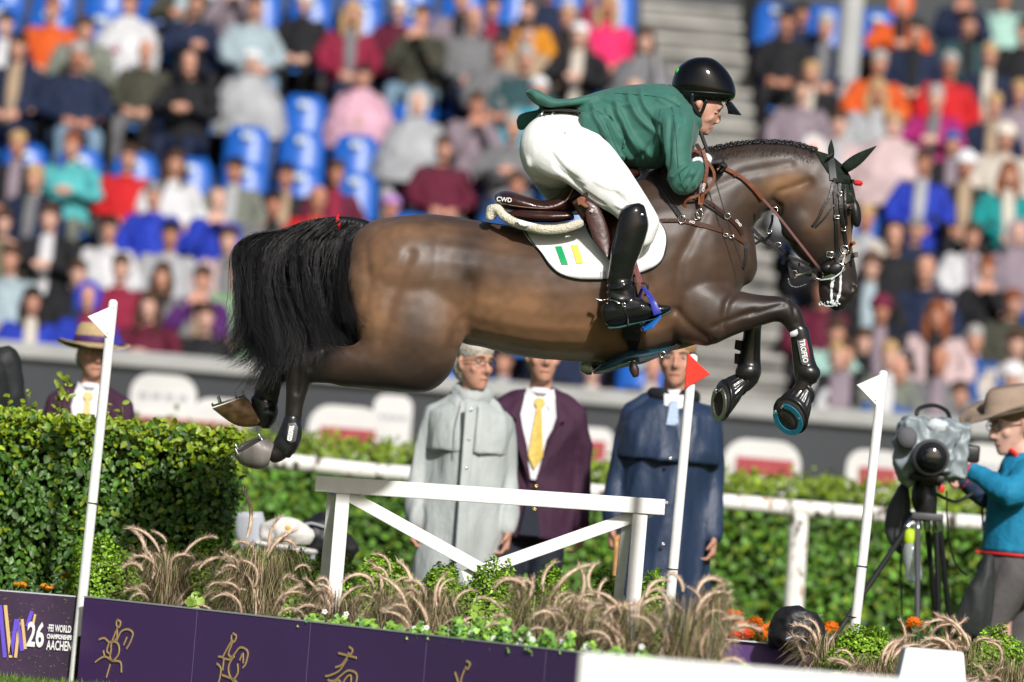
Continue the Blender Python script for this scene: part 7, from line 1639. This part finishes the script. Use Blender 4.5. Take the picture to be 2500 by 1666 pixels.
whip = MB(); whip.limb([(Hp(1712, 327, -.17), .0085), (Hp(1718, 345, -.17), .008), (Hp(1727, 368, -.17), .0075)], n=10); whip.limb([(Hp(1727, 368, -.17), .0040), (Hp(1742, 425, -.20), .003), (Hp(1770, 520, -.24), .0024), (Hp(1795, 600, -.22), .002), (Hp(1818, 660, -.20), .0016)], n=8)
tag(whip.build('riding_whip', mat('whip_dark', (.022, .022, .020), .5, bump=.1, bs=100)), 'thin black riding whip held in the rider glove', 'riding whip')
# ================================================================== the rider
def rider():
    o = empty('person', Hp(1500, 420, 0), 'rider in green jacket, white breeches and glossy black helmet on the horse', 'person')
    GR = mat('jacket_green', (.034, .135, .105), .62, .35, bump=.15, bs=160, var=.08, vs=9, sheen=.15); WB = mat('breeches_white', (.82, .82, .80), .7, .3, bump=.12, bs=90, var=.03, vs=9); BT = mat('boot_leather', (.008, .008, .009), .18, .5, bump=.10, bs=22, coat=.35)
    skin = mat('skin_rider', (.60, .33, .25), .5, .45, bump=.15, bs=160, var=.10, vs=35, subs=.15)
    # --- body: one continuous figure beneath the clothes
    b = MB()
    pl(b, [(1762, 252, 1662, 215, .070, 0), (1768, 262, 1655, 238, .075, 0), (1760, 268, 1660, 250, .077, 0), (1755, 278, 1668, 262, .074, 0), (1752, 290, 1678, 274, .066, 0), (1747, 300, 1685, 284, .058, 0), (1739, 308, 1688, 293, .052, 0), (1733, 318, 1692, 302, .045, 0), (1726, 326, 1697, 312, .036, 0), (1714, 330, 1703, 324, .022, 0)], n=26, sub=3)
    pl(b, [(1759, 268, 1748, 270, .008, 0), (1760, 280, 1746, 282, .009, 0), (1760, 292, 1744, 294, .010, 0), (1758, 299, 1742, 300, .0125, 0), (1750, 303, 1742, 302, .009, 0)], n=12, sub=3)
    for s in (-1, 1):
        pball(b, 1750, 300, s * .010, 5, 3.5, .006); pball(b, 1728, 287, s * .050, 16, 12, .012, 20); pball(b, 1752, 266, s * .03, 10, 5, .022, 15)
        pl(b, [(1712, 238, 1700, 246, .008, s * .078), (1716, 246, 1697, 252, .012, s * .082), (1714, 256, 1700, 260, .012, s * .081), (1709, 266, 1703, 265, .007, s * .078)], n=12, sub=2)
    pl(b, [(1741, 308, 1728, 306, .020, 0), (1743, 311, 1728, 309, .024, 0), (1738, 314, 1726, 313, .018, 0)], n=12, sub=2); pl(b, [(1737, 315, 1724, 314, .019, 0), (1738, 318, 1724, 317, .021, 0), (1732, 322, 1720, 321, .015, 0)], n=12, sub=2)
    pball(b, 1724, 323, 0, 9, 8, .024)
    pl(b, [(1700, 290, 1640, 240, .062, 0), (1690, 315, 1625, 262, .068, 0), (1660, 340, 1600, 280, .10, 0), (1600, 370, 1560, 240, .15, 0), (1500, 370, 1490, 245, .14, 0), (1420, 350, 1400, 290, .14, 0), (1340, 420, 1330, 310, .14, 0)], n=22)
    for s in (-1, 1):
        b.limb([(Hp(1640, 290, s * .15), .055), (Hp(1655, 380, s * .24), .043), (Hp(1663, 440, s * .25), .040), (Hp(1690, 425, s * .22), .035), (Hp(1722, 396, s * .155), .027)], n=12)
        b.limb([(Hp(1360, 350, s * .1), .085), (Hp(1450, 430, s * .2), .07), (Hp(1550, 520, s * .33), .055), (Hp(1530, 620, s * .375), .045), (Hp(1505, 735, s * .385), .035), (Hp(1580, 765, s * .39), .03)], n=12)
        hand(b, Hp(1718, 398, s * .162), (CR * .97 + CU * .20), (0, -s * .35, -1), .78, 1.2, thumb=-s)
    bo = b.build('body', skin, o, voxel=.0048, it=3)
    # eyes, brows, hair at the nape
    T_eye = MB(); pball(T_eye, 1745, 277, -.044, 5, 2.6, .008, -18); T_eye.build('eye', mat('eye_dark', (.03, .02, .018), .2), o)
    pball(MB(), 1744, 274, -.044, 8, 3.0, .010, -15).build('eyelid', skin, o); MB().limb([(Hp(1740, 269, -.057), .0028), (Hp(1751, 265, -.045), .0034), (Hp(1759, 268, -.020), .0025)], n=6).build('eyebrow', mat('brow_dark', (.06, .035, .02), .9), o)
    MB().limb([(Hp(1724, 313.5, -.033), .0014), (Hp(1733, 313, -.024), .002), (Hp(1740, 312.5, -.0), .002)], n=6).build('mouth', mat('lip'), o)
    pl(MB(), [(1668, 240, 1650, 252, .06, 0), (1690, 268, 1668, 272, .062, 0), (1696, 284, 1676, 280, .05, 0)], n=16).build('hair', mat('hair_rider', (.05, .03, .02), .8, bump=.5, bs=90), o)
    # --- jacket
    j = MB()
    pl(j, [(1422, 238, 1440, 344, .165, 0), (1450, 228, 1478, 352, .172, 0, 2.3), (1498, 214, 1520, 402, .185, 0, 2.3), (1552, 208, 1565, 412, .20, 0, 2.3), (1605, 203, 1625, 410, .215, 0, 2.2), (1640, 210, 1680, 395, .195, 0), (1668, 232, 1700, 350, .135, 0), (1690, 262, 1706, 318, .085, 0)], n=36, sub=5)
    pl(j, [(1578, 262, 1690, 262, .07, -.12), (1596, 285, 1696, 290, .085, -.19), (1606, 330, 1694, 330, .078, -.225), (1618, 378, 1688, 378, .068, -.25), (1626, 420, 1690, 412, .062, -.262), (1634, 450, 1700, 425, .060, -.265), (1650, 474, 1696, 400, .056, -.262), (1676, 477, 1690, 398, .052, -.25), (1702, 462, 1700, 392, .046, -.225), (1722, 432, 1712, 392, .040, -.195)], n=26, sub=5)
    pl(j, [(1600, 262, 1690, 270, .07, .12), (1612, 320, 1692, 330, .075, .22), (1626, 400, 1690, 400, .064, .25), (1640, 455, 1700, 420, .056, .25), (1676, 470, 1695, 395, .05, .24), (1715, 430, 1708, 392, .04, .19)], n=20)
    # side skirt of the near side and the lifted tails
    for s in (-1, 1): pl(j, [(1418, 276, 1416, 282, .012, s * .155), (1418, 274, 1420, 338, .016, s * .172), (1450, 276, 1452, 342, .016, s * .182), (1482, 290, 1486, 346, .016, s * .185), (1510, 330, 1520, 400, .012, s * .18)], n=16)
    pl(j, [(1460, 226, 1458, 262, .14, 0, 3.5), (1425, 236, 1424, 262, .15, 0, 4), (1395, 243, 1396, 264, .16, 0, 4), (1362, 246, 1364, 266, .165, 0, 4), (1338, 236, 1345, 268, .16, -.01, 4), (1316, 222, 1322, 262, .15, -.02, 4), (1296, 219, 1306, 252, .14, -.03, 4), (1284, 226, 1290, 236, .11, -.04, 4)], n=24)
    pl(j, [(1345, 262, 1350, 275, .05, .10, 4), (1310, 268, 1322, 290, .06, .11, 4), (1285, 275, 1296, 306, .06, .12, 4), (1270, 281, 1275, 318, .05, .12, 4)], n=20)
    me = remeshed(j.mesh('jacket'), .0062, 5); co = verts(me); px, py, dz = to_px(co)
    no = np.empty(len(co) * 3, dtype=np.float32); me.vertices.foreach_get('normal', no); no = no.reshape(-1, 3); d = np.zeros(len(co)); n0 = vnoise(co, (6, 6, 6), 3)
    def ridge(ax, ay, bx, by, w, h, bow=0):
        L = math.hypot(bx - ax, by - ay); ux, uy = (bx - ax) / L, (by - ay) / L; t = ((px - ax) * ux + (py - ay) * uy) / L; q = -(px - ax) * uy + (py - ay) * ux - bow * np.sin(np.clip(t, 0, 1) * math.pi) + n0 * 5
        return 1.5 * h * np.exp(-(q / w) ** 2) * np.clip(np.minimum(t, 1 - t) * 5 + .2, 0, 1) * ((t > -.04) & (t < 1.04))
    near = dz < 0.02; torso = near & (px < 1612)
    for (a, msk) in (((1500, 240, 1600, 390, 8, .012, 18), torso), ((1480, 262, 1560, 400, 6, .011, 12), torso), ((1462, 290, 1530, 395, 5, .010, 8), torso), ((1530, 222, 1605, 330, 8, .010, 14), torso), ((1560, 215, 1612, 300, 7, .008, 10), torso), ((1445, 262, 1490, 340, 5, .009, 6), torso), ((1600, 330, 1540, 402, 6, -.008, -5), torso), ((1505, 300, 1545, 398, 4, .009, 5), torso), ((1520, 280, 1578, 398, 4, .008, 6), torso), ((1470, 240, 1560, 262, 5, .006, 4), torso), ((1440, 250, 1500, 300, 5, .008, 4), torso),
                     ((1640, 275, 1622, 440, 7, -.008, -6), near), ((1610, 300, 1618, 400, 5, -.010, 0), near), ((1660, 300, 1645, 400, 8, .006, 6), near), ((1690, 405, 1660, 455, 4, .007, 4), near), ((1702, 405, 1676, 462, 4, .008, 4), near), ((1712, 410, 1694, 460, 3.5, .007, 3), near), ((1680, 400, 1640, 440, 5, .008, 4), near), ((1600, 235, 1660, 262, 6, .006, 4), near), ((1640, 230, 1692, 262, 5, .006, 5), near), ((1655, 250, 1668, 300, 5, -.006, 3), near)):
        d += ridge(*a) * msk
    d += .0022 * vnoise(co, (28, 28, 28), 6) + .004 * vnoise(co, (9, 14, 9), 16)
    co2 = co + no * d[:, None]; me.vertices.foreach_set('co', co2.astype(np.float32).ravel()); me.update(); jo = mesh_obj('jacket', me, GR, o)
    JB = BVHTree.FromPolygons([v.co.copy() for v in me.vertices], [tuple(p.vertices) for p in me.polygons]); seam = mat('seam_green', (.010, .055, .04), .8)
    for pts in ([(1640, 262), (1650, 330), (1655, 400), (1664, 450), (1676, 470)], [(1500, 228), (1560, 232), (1620, 240), (1660, 262)], [(1612, 268), (1606, 310), (1612, 360), (1622, 400)], [(1480, 300), (1500, 350), (1525, 400)]):
        MB().limb([(surf(a[0], a[1], .0006, JB, -.2), .0014) for a in crom(pts, 5)], n=5, sub=1).build('seam', seam, o)
    pl(MB(), [(1634, 206, 1644, 222, .06, 0), (1662, 226, 1676, 248, .085, 0), (1688, 258, 1700, 284, .085, 0), (1702, 292, 1708, 312, .06, 0)], n=20).build('collar', GR, o, voxel=.005, it=2)
    MB().limb([(Hp(1716, 396, -.19), .032), (Hp(1722, 392, -.18), .031)], n=18).build('shirt_cuff', SHIRT, o); pl(MB(), [(1690, 388, 1720, 432, .034, -.196), (1697, 384, 1724, 425, .034, -.19)], n=20).build('shirt_cuff', SHIRT, o)
    pl(MB(), [(1322, 268, 1324, 276, .13, 0, 3), (1360, 266, 1362, 277, .15, 0, 3), (1400, 268, 1402, 280, .158, 0, 3), (1424, 274, 1426, 286, .155, 0, 3)], n=24).build('belt', LK, o)
    # --- breeches
    w = MB()
    pball(w, 1362, 368, 0, 94, 96, .19, 0, 30, 18); pball(w, 1345, 360, -.085, 76, 82, .105, 0, 26, 16); pball(w, 1345, 360, .085, 76, 82, .105, 0, 26, 16)
    pl(w, [(1326, 275, 1324, 330, .12, 0), (1370, 270, 1372, 340, .16, 0), (1424, 278, 1440, 350, .158, 0), (1450, 300, 1470, 345, .15, 0)], n=28)
    pl(w, [(1440, 292, 1285, 408, .115, -.10), (1470, 330, 1330, 432, .112, -.15), (1500, 366, 1382, 446, .104, -.21), (1534, 412, 1438, 490, .092, -.265), (1572, 470, 1490, 520, .078, -.315), (1600, 515, 1512, 540, .068, -.345), (1612, 545, 1520, 575, .060, -.35), (1600, 580, 1530, 600, .05, -.35)], n=30, sub=5)
    pl(w, [(1430, 292, 1275, 392, .115, .10), (1440, 340, 1296, 425, .11, .16), (1460, 400, 1312, 455, .10, .22), (1480, 440, 1332, 486, .085, .28), (1520, 480, 1380, 520, .07, .33)], n=26)
    me = remeshed(w.mesh('breeches'), .0062, 6); co = verts(me); px, py, dz = to_px(co); no = np.empty(len(co) * 3, dtype=np.float32); me.vertices.foreach_get('normal', no); no = no.reshape(-1, 3); d = .0015 * vnoise(co, (20, 20, 20), 2) + .003 * vnoise(co, (8, 8, 8), 5); n0 = vnoise(co, (6, 6, 6), 3)
    for a in ((1350, 400, 1430, 455, 5, -.008, 6), (1340, 372, 1420, 440, 5, -.006, 8), (1380, 420, 1480, 500, 4, -.006, 6), (1500, 470, 1570, 520, 4, -.006, 5), (1480, 440, 1580, 505, 4, .005, 5), (1500, 500, 1590, 530, 3.5, .006, 4), (1285, 380, 1320, 470, 5, .005, 4), (1400, 300, 1430, 345, 5, -.004, 0), (1330, 280, 1318, 300, 3, -.004, 0), (1450, 440, 1520, 470, 4, .004, 3), (1380, 340, 1500, 400, 6, .003, 8), (1360, 330, 1412, 344, 2.5, -.003, 0)): d += ridge(*a)
    me.vertices.foreach_set('co', (co + no * d[:, None]).astype(np.float32).ravel()); me.update(); mesh_obj('breeches', me, WB, o)
    WBV = BVHTree.FromPolygons([v.co.copy() for v in me.vertices], [tuple(p.vertices) for p in me.polygons])
    MB().limb([(surf(a[0], a[1], .0004, WBV, -.2), .0012) for a in crom([(1372, 340), (1395, 330), (1416, 326)], 4)], n=5, sub=1).build('pocket_seam', mat('seam_white', (.45, .44, .42), .8), o)
    MB().ball(surf(1380, 325, .002, WBV), (.005, .003, .005), 10, 6).build('button', mat('seam_white'), o)
    for x in (1322, 1348): MB().limb([(Hp(x + 6, 268, -.10), .004), (Hp(x, 280, -.12), .004)], n=6).build('belt_loop', WB, o)
    # --- boots
    def boot(dz, near=True):
        s = -1 if near else 1; q = MB()
        pl(q, [(1512, 524, 1578, 512, .062, dz), (1506, 548, 1585, 548, .064, dz), (1500, 580, 1577, 582, .063, dz), (1490, 620, 1562, 622, .058, dz), (1485, 655, 1550, 655, .051, dz), (1482, 685, 1543, 684, .046, dz), (1482, 712, 1543, 706, .045, dz), (1480, 735, 1552, 722, .044, dz), (1476, 765, 1560, 735, .042, dz)], n=30, sub=5)
        pl(q, [(1476, 738, 1488, 796, .036, dz), (1500, 722, 1500, 797, .041, dz), (1530, 718, 1528, 793, .043, dz), (1556, 726, 1556, 788, .043, dz + s * .004), (1585, 737, 1585, 780, .044, dz + s * .008), (1612, 743, 1614, 770, .040, dz + s * .012), (1634, 746, 1636, 758, .024, dz + s * .014)], n=26, sub=4)
        me = remeshed(q.mesh('boot'), .005, 4); co = verts(me); px_, py_, dz_ = to_px(co); no = np.empty(len(co) * 3, dtype=np.float32); me.vertices.foreach_get('normal', no); no = no.reshape(-1, 3)
        wr = np.exp(-((py_ - 712) / 34) ** 2) * (px_ < 1570); nn = vnoise(co, (10, 10, 34), 7); d = wr * .010 * (1 - np.abs(nn) * 3.0) * .8 + .0012 * vnoise(co, (20, 20, 10), 3); d += .004 * np.exp(-((py_ - 640) / 60) ** 2) * (1 - np.abs(vnoise(co, (14, 14, 7), 9)) * 3) * .5
        me.vertices.foreach_set('co', (co + no * d[:, None]).astype(np.float32).ravel()); me.update(); bo = mesh_obj('boot', me, BT, o)
        sm = mat('boot_sole', (.030, .085, .085), .5, .5, bump=.3, bs=60, var=.3, vs=20)  # teal of reflected light put into the sole colour
        pl(MB(), [(1484, 798, 1487, 806, .034, dz), (1510, 797, 1512, 803, .038, dz), (1534, 791, 1536, 797, .038, dz), (1560, 786, 1562, 790, .040, dz + s * .004), (1600, 776, 1602, 780, .042, dz + s * .010), (1634, 759, 1640, 762, .026, dz + s * .014)], n=20, sub=3).build('sole', sm, bo)
        if near:
            B2 = BVHTree.FromPolygons([v.co.copy() for v in me.vertices], [tuple(p.vertices) for p in me.polygons])
            sp = MB(); sp.limb([(Hp(1455, 731, dz), .0058), (Hp(1470, 735, dz), .005)], n=8, sub=1); sp.limb([(Hp(1470, 735, dz), .004), (Hp(1474, 733, dz - .04), .0036)] + [(surf(x, y, .004, B2, dz - .045), .0032) for x, y in ((1484, 731), (1500, 735), (1513, 742))], n=6); sp.build('spur', mat('steel'), bo)
            MB().limb([(surf(x, y, .003, B2, dz - .045), .0034) for x, y in ((1516, 742), (1526, 732), (1537, 726), (1545, 722))], n=6).build('spur_strap', LK, bo); MB().limb([(surf(x, y, .003, B2, dz - .045), .0034) for x, y in ((1520, 745), (1527, 762), (1533, 778), (1533, 792))], n=6).build('spur_strap', LK, bo)
            buckle(1523, 745, 7, 7, mat('steel'), bo, dz=dz - .052)
            MB().limb([(surf(x, y, .001, B2, dz), .0012) for x, y in ((1500, 560), (1494, 600), (1490, 650), (1489, 700))], n=5).build('boot_seam', mat('seam_black', (.004, .004, .004), .8), bo)
            MB().ball(surf(1567, 525, .001, B2), (.009, .003, .007), 12, 6).build('badge', mat('steel'), bo); MB().ball(surf(1482, 741, .001, B2, dz - .03), (.004, .003, .004), 8, 6).build('rivet', mat('rose_gold', (.6, .35, .3), .3, metal=1), bo)
    boot(-.395); 
    # far foot: only its sole end shows under the belly
    far = MB(); pl(far, [(1500, 720, 1545, 720, .044, .385), (1470, 800, 1530, 810, .044, .39), (1440, 880, 1475, 905, .045, .40)], n=18); pl(far, [(1418, 884, 1452, 880, .03, .38), (1416, 905, 1446, 906, .036, .38), (1432, 915, 1446, 912, .02, .38)], n=16); fb = far.build('boot', BT, o, voxel=.007, it=3)
    MB().prism([Hp(x, y, .335) for x, y in ((1430, 880), (1440, 884), (1447, 900), (1447, 909), (1430, 910), (1418, 902), (1417, 890))], _f * .02).build('stirrup_plate', mat('plate_pale', (.55, .56, .57), .25, metal=.6), fb, bevel=.003)
    # --- gloves
    gl = mat('glove_black', (.018, .018, .018), .55, bump=.3, bs=60)
    for s in (-1, 1):
        m = MB(); wr = Hp(1716, 399, s * .165); d = (CR * .97 + CU * .20).normalized(); hand(m, wr, d, (0, -s * .35, -1), 1.0, 1.2, thumb=-s); pl(m, [(1716, 372, 1728, 412, .024, s * .165), (1730, 368, 1742, 408, .030, s * .16), (1746, 378, 1756, 404, .024, s * .155)], n=16); m.build('glove', gl, o, voxel=.0042, it=2)
    # --- helmet
    HM = mat('helmet_gloss', (.003, .003, .0035), .07, .35, coat=.35); HB = mat('helmet_matt', (.010, .010, .011), .45)
    h = MB(); pl(h, [(1706, 140.5, 1720, 140.5, .010, 0), (1694, 142, 1733, 141.5, .04, 0), (1677, 148.5, 1748, 148, .072, 0), (1659, 162, 1765, 162, .092, 0), (1648, 179, 1780, 180, .103, 0), (1641, 200, 1791, 201, .109, 0, 2.2), (1639, 218, 1796, 222, .110, 0, 2.2), (1643, 234, 1794, 238, .105, 0, 2.2), (1654, 246, 1786, 246, .096, 0), (1660, 250, 1778, 250, .086, 0)], n=40, sub=5, caps=False)
    he = empty('helmet_root', (0, 0, 0), '', '') if False else None
    ho = h.build('helmet', HM, o)
    pl(MB(), [(1642, 222, 1795, 232, .1115, 0, 2.2), (1644, 225, 1794, 236, .1112, 0, 2.2)], n=40, sub=2, caps=False).build('trim', HB, ho)
    for _ in range(1): pass
    v = MB(); rows = []
    for t in np.linspace(0, 1, 7):
        row = []
        for a in np.linspace(-1, 1, 13):
            w_ = (1 - t) * 1.0 + t * (1 - .55 * a * a); x = 1786 - 16 * a * a + (24 * w_) * t * (1 - .35 * a * a) + 0; y = 248 + 4 * a * a + t * 32 * (1 - .25 * a * a); row.append(Hp(x, y, a * (.088 - .02 * t)))
        rows.append(row)
    v.sheet(rows, Vector(CU) * -.004).build('visor', HM, ho)
    # harness and ear opening strap
    MB().limb([(Hp(1690, 232, -.095), .010), (Hp(1690, 252, -.090), .009), (Hp(1698, 270, -.082), .010), (Hp(1708, 282, -.068), .011)], n=8).build('harness', HB, ho); MB().limb([(Hp(1724, 246, -.090), .007), (Hp(1720, 258, -.084), .007), (Hp(1715, 271, -.076), .007), (Hp(1708, 283, -.066), .008)], n=8).build('harness', HB, ho)
    MB().limb([(Hp(1706, 284, -.066), .008), (Hp(1702, 300, -.055), .007), (Hp(1704, 316, -.035), .006), (Hp(1712, 328, .0), .006)], n=8).build('chin_strap', HB, ho)
    pl(MB(), [(1652, 242, 1672, 240, .068, 0), (1660, 262, 1690, 262, .074, 0), (1674, 280, 1704, 276, .066, 0)], n=20).build('nape_pad', HB, ho)
    MB().ball(Hp(1654, 174, -.02), (.009, .02, .017), 12, 8, Matrix.Rotation(.5, 3, 'Y')).build('green_sticker', mat('sticker_green', (.05, .45, .06), .4), ho)
rider()
